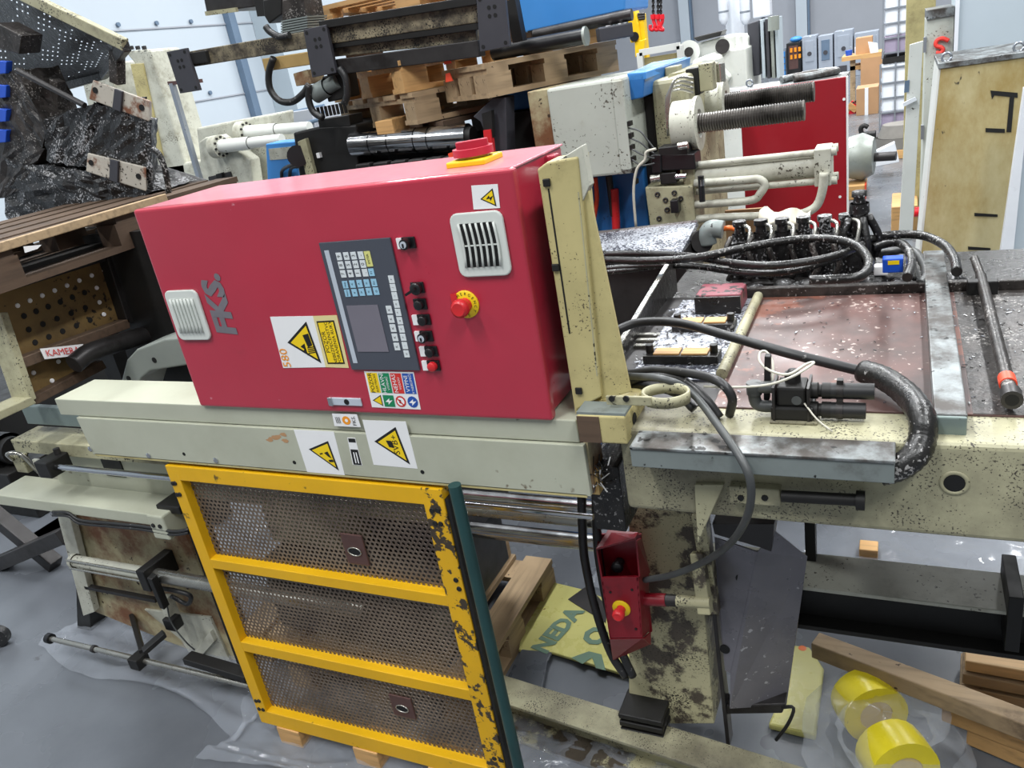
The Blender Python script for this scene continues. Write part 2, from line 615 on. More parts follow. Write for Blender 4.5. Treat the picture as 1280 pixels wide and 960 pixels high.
# ================================================================== hall shell
mb = MB().box(-14, 9, -7, 31, -.12, 0)
tag(part('floor', mb, 'floor_paint'), 'grey painted hall floor', None, None, 'structure')
mb = MB().box(-10.4, -10.2, -7, 31, 0, 9)
tag(part('wall_left', mb, 'wall_white'), 'white panelled side wall of the hall', None, None, 'structure')
mb = MB().box(-10.2, 9, 30.6, 30.8, 4.1, 9)
wb = tag(part('wall_back', mb, 'wall_white'), 'far end wall, white above and grey below', None, None, 'structure')
mb = MB().box(-10.2, 9, 30.55, 30.8, 0, 4.1)
part('lower_panel', mb, 'wall_grey', wb)

UPZ, RT = (0, 0, 1), (1, 0, 0)
LF = (-1, 0, 0)

# ================================================================== red control cabinet
X0, X1, Z0, Z1 = -1.797, -.700, 1.345, 1.912
cab = thing('control_cabinet', 'red steel control cabinet with grey keypad panel lying on its side on the cream rail', 'cabinet', (-1.25, .15, Z0))
part('body', MB().box(X0 + .012, X1 - .012, .03, .31, Z0 + .004, Z1 - .004), 'red_paint', cab, .006)
part('door', MB().box(X0, X1, 0, .028, Z0, Z1), 'red_paint', cab, .008, 3)
part('roof_sheet', MB().box(X0 + .008, X1 - .008, .022, .312, Z1 - .006, Z1 - .0005), 'red_roof', cab, .003, label='pinkish roof sheet, dust and glossy reflection in its colour')
part('rear_rim', MB().box(X0 + .004, X1 + .012, .20, .235, Z0 + .03, Z1 - .01), 'red_paint', cab, .004)
FY = -.0012                       # face of the door


def D(cx, cy, y=FY):              # point on the door front from the zoomed crop at 380,220
    return A(380 + cx / 4, 220 + cy / 4, y=y)


def rect(p, q):
    return min(p.x, q.x), max(p.x, q.x), min(p.z, q.z), max(p.z, q.z)


def rrect(x0, x1, z0, z1, r, y, n=4):
    pts = []
    for cx, cz, a0 in ((x1 - r, z1 - r, 0), (x0 + r, z1 - r, 90), (x0 + r, z0 + r, 180), (x1 - r, z0 + r, 270)):
        for k in range(n + 1):
            a = math.radians(a0 + 90 * k / n)
            pts.append((cx + r * math.cos(a), y, cz + r * math.sin(a)))
    return pts


# ventilation grilles
def grille(p, q, nslot, split, bulge):
    x0, x1, z0, z1 = rect(A(*p, y=0), A(*q, y=0))
    W, H = x1 - x0, z1 - z0
    g = MB()
    g.prism(rrect(x0, x1, z0, z1, .018, -.008), (0, .0079, 0))
    fr = part('vent_frame', g, 'vent_plastic', cab, .003, label='light grey ventilation grille frame')
    ix0, ix1, iz0, iz1 = x0 + W * .17, x1 - W * .17, z0 + H * .16, z1 - H * .16
    part('vent_recess', MB().box(ix0, ix1, -.0086, -.0080, iz0, iz1), 'hole_black' if split else 'vent_plastic', fr)
    st = (ix1 - ix0) / nslot
    b = .05 if split else 0
    for k in range(nslot + 1):
        xx = ix0 + k * st
        s_ = MB()
        pts = []
        for t in range(6):
            zz = iz0 + (iz1 - iz0) * t / 5
            pts.append((xx + b * W * math.sin(math.pi * t / 5) * .5, -.011, zz))
        s_.tube(pts, st * (.2 if split else .26), 6, 1)
        part('slat', s_, 'vent_plastic', fr)
    if split:
        part('cross_bar', MB().box(ix0, ix1, -.0105, -.0088, (iz0 + iz1) / 2 - .0015, (iz0 + iz1) / 2 + .0015), 'vent_plastic', fr)


grille((206, 363), (267, 424), 6, False, 0)
grille((562, 267), (642, 343), 6, True, 1)

# operator panel with its keys
px0, px1, pz0, pz1 = rect(A(400, 303, y=0), A(526, 462, y=0))
op = part('operator_panel', MB().box(px0, px1, -.006, -.0002, pz0, pz1), 'panel_grey', cab, .001, label='dark grey operator keypad panel')
KY = -.0062
a, b = D(108, 372, KY), D(240, 935, KY)
part('silver_strip', MB().box(a.x - .004, a.x + .009, KY - .0008, KY, b.z, a.z), 'strip_silver', op)
a, b = D(212, 648, KY), D(425, 878, KY)
part('screen', MB().box(a.x, b.x, KY - .0012, KY, b.z, a.z), 'screen', op, label='grey unlit display screen')
kw, kh = .0148, .0178


def key(cx, cy, s, m, w_=kw, h_=kh, sz=.008):
    c = D(cx, cy, KY)
    g = MB().box(c.x - w_ / 2, c.x + w_ / 2, KY - .0012, KY, c.z - h_ / 2, c.z + h_ / 2)
    g.m = 1
    if s:
        g.text(s, (c.x, KY - .0015, c.z), UPZ, LF, sz)
    part('key', g, [m, 'ink_black'], op)


for r, row in enumerate(('963-', '8520', '741.')):
    for i, ch in enumerate(row):
        key(176 + 36.4 * i + 10.5 * r, 402 - 2 * i + 43.5 * r, ch, 'key_white', sz=.013)
key(323, 414, 'ENTER', 'key_lime', .0165, .036, .008)
key(338, 481, 'F1', 'key_blue')
for r, row in enumerate((('Help', '\u25c4', '\u25b2', '\u25a2', 'Esc'), ('Next', '\u25bc', '\u25ba', '\u25a2', '\u25a1'))):
    for i, ch in enumerate(row):
        key(207 + 36 * i + 11 * r, 543 - 2.6 * i + 42.5 * r, {'\u25c4': '<', '\u25b2': '^', '\u25bc': 'v', '\u25ba': '>', '\u25a2': '=', '\u25a1': 'o'}.get(ch, ch), 'key_blue', sz=.007 if len(ch) > 1 else .011)
for i in range(10):
    key(438 + 8.4 * i, 516 + 41.4 * i, '+/-=^x<>:o'[i], 'key_white', sz=.009)
for i in range(5):
    key(427 + 9.6 * i, 668 + 46 * i, 'K', 'key_white', .0155, .019, .009)


# switches beside the panel
def control(cx, cy, capm, lab, kind, lbl):
    c = D(cx, cy, 0)
    s_ = .017
    base = part('switch_plate', MB().box(c.x - s_, c.x + s_, -.006, -.0002, c.z - s_ * .78, c.z + s_ * .78), 'black_plastic', cab, .002, label=lbl)
    if lab:
        part('legend_plate', MB().box(c.x - s_ - .013, c.x - s_ + .001, -.0064, -.0002, c.z - s_ * .7, c.z + s_ * .7), 'paper', base)
    k = MB()
    if kind == 'lever':
        k.lathe((c.x, -.006, c.z), (0, -1, 0), [(0, .0145), (.010, .014), None, (.010, .014), (.013, .011), (.013, 0)], 18)
        k.bar((c.x + .006, -.022, c.z + .004), (c.x - .022, -.022, c.z - .010), .006, .010, (0, -1, 0))
    elif kind == 'keyhole':
        k.lathe((c.x - .004, -.006, c.z), (0, -1, 0), [(0, .0125), (.014, .012), None, (.014, .012), (.015, .009), (.015, 0)], 18)
        k.m = 1
        k.lathe((c.x - .004, -.021, c.z), (0, -1, 0), [(0, .008), (.002, .008), None, (.002, .008), (.002, 0)], 16)
        k.m = 0
        k.box(c.x - .006, c.x - .002, -.0245, -.023, c.z - .006, c.z + .003)
    else:
        k.lathe((c.x, -.006, c.z), (0, -1, 0), [(0, .0118), (.010, .0112), None, (.010, .0112), (.012, .009), (.012, 0)], 18)
    part('switch_cap', k, [capm, 'strip_silver'], base)


control(528, 332, 'black_plastic', True, 'keyhole', 'key switch')
control(572, 556, 'black_plastic', False, 'lever', 'black lever selector')
control(585, 638, 'black_plastic', False, 'round', None)
control(604, 716, 'black_plastic', True, 'round', None)
control(616, 798, 'black_plastic', True, 'keyhole', None)
control(640, 874, 'black_plastic', True, 'round', None)
control(652, 945, 'red_plastic', True, 'round', 'red push button')


# emergency stop
def estop(c, parent, n, R, txt=True):
    """Yellow ring and red mushroom head on a face with outward normal n."""
    n = Vector(n).normalized()
    g = MB().lathe(c, n, [(0, R), (.003, R), None, (.003, R), (.004, R * .97), (.004, 0)], 28)
    g.m = 1
    if txt:
        for i, ch in enumerate('EMERGENCY STOP'):
            a_ = math.radians(150 - i * 23)
            g.text(ch, Vector(c) + n * .0046 + Vector((math.cos(a_), 0, math.sin(a_))) * R * .78, (math.sin(a_), 0, -math.cos(a_)), (math.cos(a_), 0, math.sin(a_)), R * .3)
    r_ = part('emergency_stop_ring', g, ['yellow_plastic', 'ink_black'], parent, label='yellow emergency stop ring')
    k = MB().lathe(Vector(c) + n * .004, n, [(0, R * .5), (.016, R * .42), None, (.016, R * .62), (.024, R * .66), (.034, R * .62), (.037, R * .45), None, (.037, R * .45), (.036, R * .2), (.036, 0)], 24)
    part('mushroom_button', k, 'red_plastic', r_, label='red mushroom button')
    return r_


c = D(812, 640, 0)
es = estop((c.x, -.0002, c.z), cab, (0, -1, 0), .032)
part('red_tag', MB().box(c.x - .033, c.x - .018, -.006, -.0044, c.z + .004, c.z + .026), 'red_plastic', es)

# main switch on the roof of the cabinet
c = A(594, 203, z=Z1)
ms = part('main_switch_base', MB().box(c.x - .048, c.x + .048, c.y - .05, c.y + .05, Z1 - .003, Z1 + .012), 'yellow_plastic', cab, .004, label='yellow square base of main switch')
g = MB().lathe((c.x, c.y, Z1 + .012), UPZ, [(0, .034), (.010, .034), None, (.010, .034), (.010, .0)], 24)
part('switch_collar', g, 'yellow_plastic', ms)
Z1 -= .004
g = MB().lathe((c.x, c.y, Z1 + .022), UPZ, [(0, .046), (.016, .046), None, (.016, .046), (.016, .036), None, (.016, .036), (.008, .034), (.008, 0)], 28)
g.bar((c.x - .034, c.y - .012, Z1 + .042), (c.x + .034, c.y + .012, Z1 + .042), .015, .022)
Z1 += .004
part('rotary_handle', g, 'red_knob', ms, .002, label='red rotary main switch handle')


# stickers
def sticker(name, pts, m, parent, y, label, art=None):
    """Flat printed label; art(g, P) draws with P(u, v) in 0..1 of the label."""
    q = [A(*p, y=y) for p in pts]             # tl tr br bl
    g = MB()
    g.prism(q, (0, .0006, 0))
    mats = [m]

    def P(u, v, lift=.0006):
        a_ = q[0].lerp(q[1], u)
        b_ = q[3].lerp(q[2], u)
        p_ = a_.lerp(b_, v)
        return Vector((p_.x, y - lift, p_.z))

    def ink(mn):
        if mn not in mats:
            mats.append(mn)
        g.m = mats.index(mn)
    if art:
        art(g, P, ink)
    return part(name, g, mats, parent, label=label)


def tri(g, P, ink, a_, b_, c_, th, lift=.0006):
    ink('ink_black')
    g.flat([P(*a_, lift), P(*b_, lift), P(*c_, lift)])
    cx, cy = [(a_[i] + b_[i] + c_[i]) / 3 for i in (0, 1)]
    sh = [(cx + (p[0] - cx) * (1 - th), cy + (p[1] - cy) * (1 - th)) for p in (a_, b_, c_)]
    ink('sign_yellow')
    g.flat([P(*p, lift + .0004) for p in sh])


def bolt_art(g, P, ink):
    tri(g, P, ink, (.30, .58), (.80, .16), (.88, .92), .22)
    ink('ink_black')
    g.flat([P(.52, .60, .0014), P(.64, .44, .0014), P(.66, .54, .0014), P(.80, .46, .0014), P(.68, .68, .0014), P(.66, .57, .0014)])


sticker('shock_warning_label', [(589, 232), (622, 230), (625, 260), (592, 262)], 'paper', cab, FY, 'white label with yellow lightning triangle', bolt_art)


def crush_art(g, P, ink):
    tri(g, P, ink, (.26, .50), (.82, .10), (.93, .92), .20)
    ink('ink_black')
    g.flat([P(.66, .36, .0014), P(.80, .33, .0014), P(.83, .56, .0014), P(.72, .60, .0014)])
    for k in range(4):
        g.flat([P(.70 + .0 * k, .60 + .035 * k, .0014), P(.86, .58 + .035 * k, .0014), P(.86, .60 + .035 * k, .0014), P(.70, .62 + .035 * k, .0014)])
    g.flat([P(.55, .58, .0014), P(.66, .52, .0014), P(.66, .66, .0014)])
    g.flat([P(.58, .68, .0014), P(.66, .60, .0014), P(.68, .76, .0014)])
    ink('ink_orange')
    g.text('580', P(.12, .80, .001), UPZ, LF, .036)


sticker('crush_warning_label', [(337.5, 396), (391, 395), (407, 459), (354, 460)], 'paper', cab, FY, 'white label with crushed hand triangle and 580', crush_art)


def pozor_art(g, P, ink):
    ink('ink_black')
    g.flat([P(.10, .10), P(.84, .09), P(.88, .92), P(.14, .93)])
    ink('sign_yellow')
    g.flat([P(.15, .13, .001), P(.79, .12, .001), P(.83, .89, .001), P(.19, .90, .001)])
    ink('ink_black')
    g.text('POZOR', P(.30, .50, .0014), UPZ, LF, .017)
    g.text('NEBEZPE\u010cENSTVO', P(.50, .51, .0014), UPZ, LF, .0135)
    g.text('PORANENIA RUKY', P(.68, .51, .0014), UPZ, LF, .0135)


sticker('danger_text_label', [(391, 395), (421, 394), (436, 460), (407, 459)], 'sticker_cream', cab, FY, 'yellow caution text label', pozor_art)


def four_art(g, P, ink):
    for k, (m, t) in enumerate((('sign_yellow', 'POZOR'), ('ink_green', 'HLAVN\u00cd'), ('ink_red', 'NEHAS'), ('ink_blue', 'VYPNI'))):
        u0, u1 = .04 + .24 * k, .26 + .24 * k
        ink(m)
        g.flat([P(u0, .04), P(u1, .04), P(u1, .58), P(u0, .58)])
        ink('ink_black' if k == 0 else 'ink_white')
        g.text(t, P((u0 + u1) / 2 - .04, .31, .0012), UPZ, LF, .016)
        g.text(('ELEKTRICK\u00c9', 'VYP\u00cdNA\u010c', 'VODOU', 'V NEBEZPE\u010c\u00cd')[k], P((u0 + u1) / 2 + .05, .31, .0012), UPZ, LF, .009)
        if k == 0:
            tri(g, P, ink, (.05, .80), (.24, .64), (.25, .95), .25)
            continue
        if k == 1:
            ink(m)
            g.flat([P(u0, .64), P(u1, .64), P(u1, .96), P(u0, .96)])
        else:
            for rr, mm, lf in ((.5, m, .0006), (.36, 'ink_white' if k == 2 else m, .001)):
                ink(mm)
                g.flat([P((u0 + u1) / 2 + rr * .21 * math.cos(t_ * .5236), .80 + rr * .31 * math.sin(t_ * .5236), lf) for t_ in range(12)])
        if k == 2:
            ink('ink_black')
            g.flat([P(.60, .74, .0012), P(.64, .76, .0012), P(.64, .86, .0012), P(.60, .84, .0012)])
            ink(m)
            g.flat([P(.55, .72, .0014), P(.57, .70, .0014), P(.69, .88, .0014), P(.67, .90, .0014)])
        else:
            ink('ink_white')
            um = (u0 + u1) / 2
            g.flat([P(um - .07, .82, .0014), P(um + .02, .72, .0014), P(um + .01, .79, .0014), P(um + .08, .77, .0014), P(um - .02, .90, .0014), P(um - .01, .83, .0014)])


sticker('safety_pictogram_label', [(455, 464), (517, 465), (526, 512), (465, 509)], 'paper', cab, FY, 'four colour electrical safety label', four_art)
# latch
x0, x1, z0, z1 = rect(A(411, 496, y=0), A(454, 507, y=0))
lt = part('latch', MB().box(x0, x1, -.005, -.0002, z0, z1), 'strip_silver', cab, .002, label='chrome door latch')
part('latch_lip', MB().box(x0 - .001, x0 + .013, -.008, -.004, z0 - .001, z1 + .001), 'chrome', lt, .001)
g = MB().lathe(((x0 + x1) / 2 + .006, -.005, (z0 + z1) / 2), (0, -1, 0), [(0, .008), (.0006, .008), None, (.0006, .008), (.0006, 0)], 14)
part('latch_hole', g, 'hole_black', lt)
# stencilled name
p = A(274, 381, y=FY)
g = MB()
g.text('*FKS.', (p.x, FY, p.z + .002), UPZ, (-1, 0, .10), .094)
part('stencil_lettering', g, 'ink_grey', cab, label='grey stencilled letters FKS.')

# ================================================================== cream rail under the cabinet
xl = A(66, 497, y=.01).x
xr = A(737, 600, y=.01).x
zs = A(400, 537.6, y=.01).z
zt = 1.3445
zb = A(737, 619, y=.01).z
xl2 = A(97, 521, y=.01).x
rail = thing('guard_rail_cover', 'long cream painted steel rail cover with warning labels beneath the red cabinet', 'rail cover', ((xl + xr) / 2, .08, zb))
g = MB()
g.box(xl, xr - .012, .012, .17, zs + .002, zt)
part('top_strip', g, 'cream_rail', rail, .003)
q = [Vector((xl2, .004, zs)), Vector((xr, .004, zs)), Vector((xr, .004, zb)), Vector((xl2 + .01, .004, zb))]
part('front_panel', MB().prism(q, (0, .016, 0)), 'cream_rail', rail, .002)
part('bottom_flange', MB().box(xl2 + .02, xr - .01, .004, .12, zb - .004, zb + .004), 'cream_tower', rail)
part('end_plate', MB().box(xr - .006, xr + .004, .02, .10, zb, zs), 'cream_rusty', rail)
part('inner_beam', MB().box(xl2 + .05, xr - .04, .06, .16, zb + .03, zs), 'dark_steel', rail)
for px, py in ((113, 561), (186, 569), (270, 575)):
    p = A(px, py, y=.004)
    g = MB().lathe(p, (0, -1, 0), [(0, .009), (.003, .009), None, (.003, .009), (.006, .004), (.006, 0)], 12)
    part('screw', g, 'chrome', rail)
for px, py in ((230, 567.5), (368, 578), (528, 590)):
    p = A(px, py, y=.004)
    part('drilled_hole', MB().lathe(p, (0, -1, 0), [(0, .006), (.0006, .006), None, (.0006, .006), (.0006, 0)], 12), 'hole_black', rail)
RY = .0034


def slip_art(g, P, ink):
    tri(g, P, ink, (.24, .44), (.80, .22), (.88, .90), .2)
    ink('ink_black')
    g.flat([P(.62, .50, .0014), P(.72, .46, .0014), P(.78, .62, .0014), P(.70, .58, .0014)])
    g.flat([P(.68, .66, .0014), P(.80, .64, .0014), P(.82, .70, .0014), P(.70, .71, .0014)])
    g.flat([P(.50, .52, .0014), P(.58, .50, .0014), P(.58, .53, .0014), P(.50, .55, .0014)])


def crush2_art(g, P, ink):
    tri(g, P, ink, (.16, .46), (.74, .12), (.86, .92), .2)
    ink('ink_black')
    g.flat([P(.44, .42, .0014), P(.56, .42, .0014), P(.60, .58, .0014), P(.48, .56, .0014)])
    g.text('SVB+', P(.64, .50, .0014), UPZ, LF, .026)


sticker('slip_warning_label', [(367, 537), (417, 539.5), (431, 594), (384, 590)], 'paper', rail, RY, 'white label with yellow danger triangle, left one', slip_art)
sticker('press_warning_label', [(453, 525), (507, 527), (522, 586), (467, 581)], 'paper', rail, RY, 'white label with yellow danger triangle across the seam', crush2_art)


def logo_art(g, P, ink):
    ink('ink_orange')
    g.flat([P(.52 + .16 * math.cos(k * .5236), .5 + .34 * math.sin(k * .5236), .0008) for k in range(12)])
    ink('ink_white')
    g.flat([P(.53 + .06 * math.cos(k * .5236), .5 + .13 * math.sin(k * .5236), .0012) for k in range(12)])
    ink('ink_black')
    g.text('FKS.', P(.82, .5, .001), UPZ, LF, .016)
    for k in range(4):
        g.flat([P(.10 + .05 * k, .25, .0008), P(.12 + .05 * k, .25, .0008), P(.14 + .05 * k, .75, .0008), P(.12 + .05 * k, .75, .0008)])


sticker('maker_label', [(415, 517), (446, 518), (451, 534), (418, 532.5)], 'paper', rail, .0034, 'small white maker label with orange disc', logo_art)


def plate_art(g, P, ink):
    ink('ink_black')
    for u0, v0, u1, v1 in ((.1, .02, .95, .16), (.1, .42, .95, .98)):
        g.flat([P(u0, v0), P(u1, v0), P(u1, v1), P(u0, v1)])
    ink('ink_white')
    for k in range(2):
        g.flat([P(.35 + .28 * k, .52, .001), P(.47 + .28 * k, .52, .001), P(.47 + .28 * k, .92, .001), P(.35 + .28 * k, .92, .001)])


sticker('data_label', [(434, 547), (444, 547.5), (453, 582), (441, 581)], 'paper', rail, RY, 'narrow black and white data label', plate_art)

g = MB()
random.seed(12)
for k in range(9):
    p = A(345 + random.uniform(-11, 12), 546 + random.uniform(-4, 5), y=.0036)
    g.flat([Vector((p.x + random.uniform(.006, .02) * math.cos(t * 1.05), .0037 - .00005 * k, p.z + random.uniform(.003, .008) * math.sin(t * 1.05))) for t in range(6)])
part('rust_scuff', g, 'cardboard', rail, label='brown scuff mark')

# ================================================================== yellow mesh guard door
CX0, CX1 = A(205, 580, y=0).x, A(551, 611, y=0).x
CZ1, CZ0 = A(300, 589.5, y=0).z - .002, .074
door = thing('mesh_guard_door', 'yellow framed safety door with three brown perforated steel panels', 'guard door', ((CX0 + CX1) / 2, .02, CZ0))
tz = A(228, 601, y=0).z
b1t, b1b = A(261, 699, y=0).z, A(267, 711, y=0).z
b2t, b2b = A(302, 803, y=0).z, A(307, 815, y=0).z
bz = CZ0 + .062
sx0 = A(226, 602, y=0).x
sx1 = A(529, 628, y=0).x
part('top_rail', MB().box(sx0 - .002, sx1 + .002, 0, .04, tz, CZ1), 'yellow_paint', door, .002)
part('bottom_rail', MB().box(sx0 - .002, sx1 + .002, 0, .04, CZ0, bz), 'yellow_paint', door, .002)
part('middle_rail', MB().box(sx0 - .002, sx1 + .002, .001, .04, b1b, b1t), 'yellow_paint', door, .002)
part('middle_rail', MB().box(sx0 - .002, sx1 + .002, .001, .04, b2b, b2t), 'yellow_paint', door, .002)
part('left_stile', MB().box(CX0, sx0, 0, .04, CZ0, CZ1), 'yellow_paint', door, .002)
part('right_stile', MB().box(sx1, CX1, 0, .04, CZ0, CZ1), 'yellow_chipped', door, .002)
part('rubber_edge', MB().box(CX1 + .001, CX1 + .012, .004, .06, CZ0, CZ1 - .03), 'black_steel', door)


def perforated(x0, x1, z0, z1, y, pitch=.0168):
    """Steel sheet with a real staggered pattern of hexagonal holes."""
    g = MB()
    dz = pitch * .866
    nz = int((z1 - z0) / dz) + 1
    nx = int((x1 - x0) / pitch) + 1
    ro, ri = pitch / math.sqrt(3), pitch * .36
    hexo = [(ro * math.sin(math.radians(60 * k)), ro * math.cos(math.radians(60 * k))) for k in range(6)]
    hexi = [(ri * math.sin(math.radians(60 * k)), ri * math.cos(math.radians(60 * k))) for k in range(6)]
    for j in range(nz + 1):
        for i in range(nx + 1):
            cx = x0 + i * pitch + (pitch / 2 if j % 2 else 0)
            cz = z0 + j * dz
            if cx > x1 + pitch or cz > z1 + dz:
                continue
            b_ = len(g.v)
            cl = lambda p_: (min(max(cx + p_[0], x0), x1), y, min(max(cz + p_[1], z0), z1))
            g.v += [cl(p_) for p_ in hexo] + [cl(p_) for p_ in hexi]
            for k in range(6):
                n_ = (k + 1) % 6
                g.face((b_ + k, b_ + n_, b_ + 6 + n_, b_ + 6 + k))
            e_ = len(g.v)
            g.v += [(v_[0], y + .002, v_[2]) for v_ in g.v[b_ + 6:b_ + 12]]
            for k in range(6):
                n_ = (k + 1) % 6
                g.face((b_ + 6 + k, b_ + 6 + n_, e_ + n_, e_ + k))
    return g


for z0, z1 in ((b1t - .01, tz + .01), (b2t - .01, b1b + .01), (bz - .01, b2b + .01)):
    part('perforated_panel', perforated(sx0 - .01, sx1 + .01, z0, z1, .03), 'mesh_sheet', door)
for p, q in (((423, 666), (464, 708)), ((484, 867), (522, 900))):
    x0, x1, z0, z1 = rect(A(*p, y=.024), A(*q, y=.024))
    hp = part('handle_plate', MB().box(x0 + .004, x1 - .004, .022, .029, z0, z1), 'handle_plate', door, .003, label='brown steel handle plate')
    xm, zm = (x0 + x1) / 2, (z0 + z1) / 2 - .005
    part('finger_hole', MB().prism(rrect(xm - .022, xm + .022, zm - .013, zm + .013, .012, .0205), (0, .0014, 0)), 'hole_black', hp)
    g = MB()
    g.tube([(xm + .023 * math.cos(k * math.pi / 8), .0205, zm + .014 * math.sin(k * math.pi / 8)) for k in range(17)], .0022, 6, 1)
    part('hole_rim', g, 'chrome_dull', hp)
for px, py in ((213, 604), (219, 604), (219, 618), (225, 618), (540, 638), (547, 638), (544, 654), (551, 655), (570, 725), (574, 736), (618, 948), (626, 950), (320, 876), (324, 876), (324, 886), (329, 887)):
    p = A(px, py, y=0)
    part('bolt_head', MB().lathe((min(max(p.x, CX0 + .008), CX1 - .008), 0, p.z), (0, -1, 0), [(0, .008), (.003, .007), None, (.003, .007), (.003, 0)], 10), 'black_steel', door)

# timber blocks under the door
for k, (px, py, lb) in enumerate(((345, 905, 'leftmost small timber block under the yellow door'), (440, 930, 'middle timber block under the yellow door'), (535, 958, 'right timber block under the yellow door, cut by the photo edge'))):
    p = A(px, py, y=0)
    single('timber_block', lb, 'block', MB().box(p.x - .0, p.x + .10, -.005, .10, 0, CZ0), 'wood_clean', .003, 'timber blocks under the yellow door')

# dark green pole
p0, p1 = A(568, 606, y=-.03), A(656, 972, y=-.03)
g = MB().cyl((p0.x + .0, -.03, p0.z), (p0.x + .006, -.03, .0), .0165, 16)
single('green_pole', 'thin dark green pole standing right of the yellow door', 'pole', g, 'green_pole')

# ================================================================== cream tower post right of the cabinet
TY = .03
tw = thing('cream_post', 'yellowed cream steel post with bolted foot right of the red cabinet', 'post', (-.62, .06, 1.29))
g = MB()
ypoly(g, [(671, 212), (683, 203), (722, 196), (752, 496), (722, 512), (719, 520)], TY, .07)
part('front_web', g, 'cream_tower', tw, .004)
part('left_flange', MB().prism([A(671, 212, y=TY) + Vector((0, .071, -.01)), A(719, 520, y=TY) + Vector((0, .071, .03)), A(719, 520, y=TY) + Vector((0, .27, .03)), A(671, 212, y=TY) + Vector((0, .27, -.01))], (.012, 0, 0)), 'black_steel', tw)  # black plate added behind the web to darken the gap beside the cabinet
g = MB()
ypoly(g, [(719, 200), (733, 228), (788, 490), (752, 500)], TY + .012, .012)
part('side_gusset', g, 'cream_tower', tw, .002)
g = MB()
ypoly(g, [(698, 200), (727, 182), (737, 232), (724, 262), (706, 240)], TY + .005, .03)
part('back_plate', g, 'cream_pale', tw, .002)
g = MB()
ypoly(g, [(684.5, 236), (686.5, 236), (713, 417), (711, 417)], TY - .0008, .001)
part('slot', g, 'hole_black', tw)
g = MB()
ypoly(g, [(722, 240), (723.5, 240), (747, 470), (745.5, 470)], TY - .0008, .001)
part('weld_line', g, 'cream_grimy', tw)
for px, py in ((684, 228), (724, 488), (695, 334)):
    p = A(px, py, y=TY)
    part('bolt_head', MB().box(p.x - .008, p.x + .008, TY - .006, TY, p.z - .008, p.z + .008), 'black_steel', tw, .002)
a, b = A(720, 519, y=-.03), A(785, 556, y=-.03)
ft = part('foot_block', MB().box(a.x, b.x, -.03, .12, b.z, a.z), 'cream_tower', tw, .004)
part('foot_wear_plate', MB().box(a.x + .001, a.x + .052, -.032, -.0295, b.z + .002, a.z - .002), 'wood_dark', ft)
part('foot_top_plate', MB().box(a.x, b.x, -.026, .03, a.z, a.z + .006), 'grey_trunk', ft)
p = A(789, 531, y=.0)
part('foot_hole', MB().lathe((b.x + .0006, .03, (a.z + b.z) / 2), (1, 0, 0), [(0, .014), (.0008, .014), None, (.0008, .014), (.0008, 0)], 14), 'hole_black', ft)
# strap with ring
g = MB()
q0, q1 = A(758, 499, y=.0), A(815, 499, y=.0)
g.box(q0.x, q1.x, -.004, .004, q0.z - .012, q0.z + .009)
st = part('strap', g, 'cream_grimy', tw, .002)
for px in (765, 783):
    p = A(px, 498, y=-.004)
    part('strap_bolt', MB().lathe(p, (0, -1, 0), [(0, .007), (.004, .007), None, (.004, .007), (.004, 0)], 8), 'black_steel', st)
cr = Vector((q1.x + .02, .036, q0.z - .003))
g = MB()
n = 28
for zz, rr in ((-.014, .052), (.01, .052), (.01, .046), (-.014, .046)):
    for k in range(n):
        g.v.append((cr.x + rr * math.cos(k * 2 * math.pi / n), cr.y + rr * .8 * math.sin(k * 2 * math.pi / n), cr.z + zz))
for j in range(4):
    for k in range(n):
        g.face([j * n + k, j * n + (k + 1) % n, ((j + 1) % 4) * n + (k + 1) % n, ((j + 1) % 4) * n + k], True)
part('ring_clamp', g, 'cream_grimy', st)
for zz, nm in ((1.86, 'standoff'), (1.40, 'standoff')):
    part(nm, MB().cyl((-.70, .20, zz), (-.655, .20, zz), .022, 16), 'grey_casting', tw)

# ================================================================== machine bed
BX0, BX1, BZ0, BZ1 = -.548, .95, 1.128, 1.335
bed = thing('machine_bed', 'worn cream painted machine bed with rust brown table plate', 'machine bed', (0, .4, 0))
g = MB()
q = [(BX0, 0, BZ0), (BX1, 0, BZ0), (BX1, 0, BZ1 - .03), (BX1, .03, BZ1), (BX0 + .02, .03, BZ1), (BX0, .0, BZ1 - .03)]
g.box(BX0, BX1, 0, .13, BZ0, BZ1)
part('front_beam', g, 'cream_worn', bed, .012, 3)
part('deck', MB().box(BX0 - .12, BX1, .13, .90, BZ1 - .06, BZ1 - .002), 'dark_steel', bed)
part('dark_plate', MB().box(.135, BX1, .117, .86, BZ1 + .004, BZ1 + .0052), 'oily_steel', bed)
part('table_plate', MB().box(-.365, BX1, .115, .862, BZ1 - .02, BZ1 + .004), 'rust_plate', bed, .002, label='rust brown steel table plate')
part('back_deck', MB().box(-.70, BX1, .90, 1.42, BZ1 - .10, BZ1 - .045), 'oily_black', bed)
part('back_angle', MB().box(-.45, BX1, .866, .892, BZ1 - .02, BZ1 + .03), 'oily_steel', bed, .003)
p = A(1193, 604, y=0)
part('bore_hole', MB().lathe((p.x, .0, p.z), (0, -1, 0), [(0, .018), (.0012, .018), None, (.0012, .018), (.0012, 0)], 20), 'hole_black', bed)
g = MB()
g.lathe((p.x, 0, p.z), (0, -1, 0), [(.0, .026), (.002, .025), (.002, .019), (.0, .018)], 24)
part('bore_rim', g, 'cream_grimy', bed)
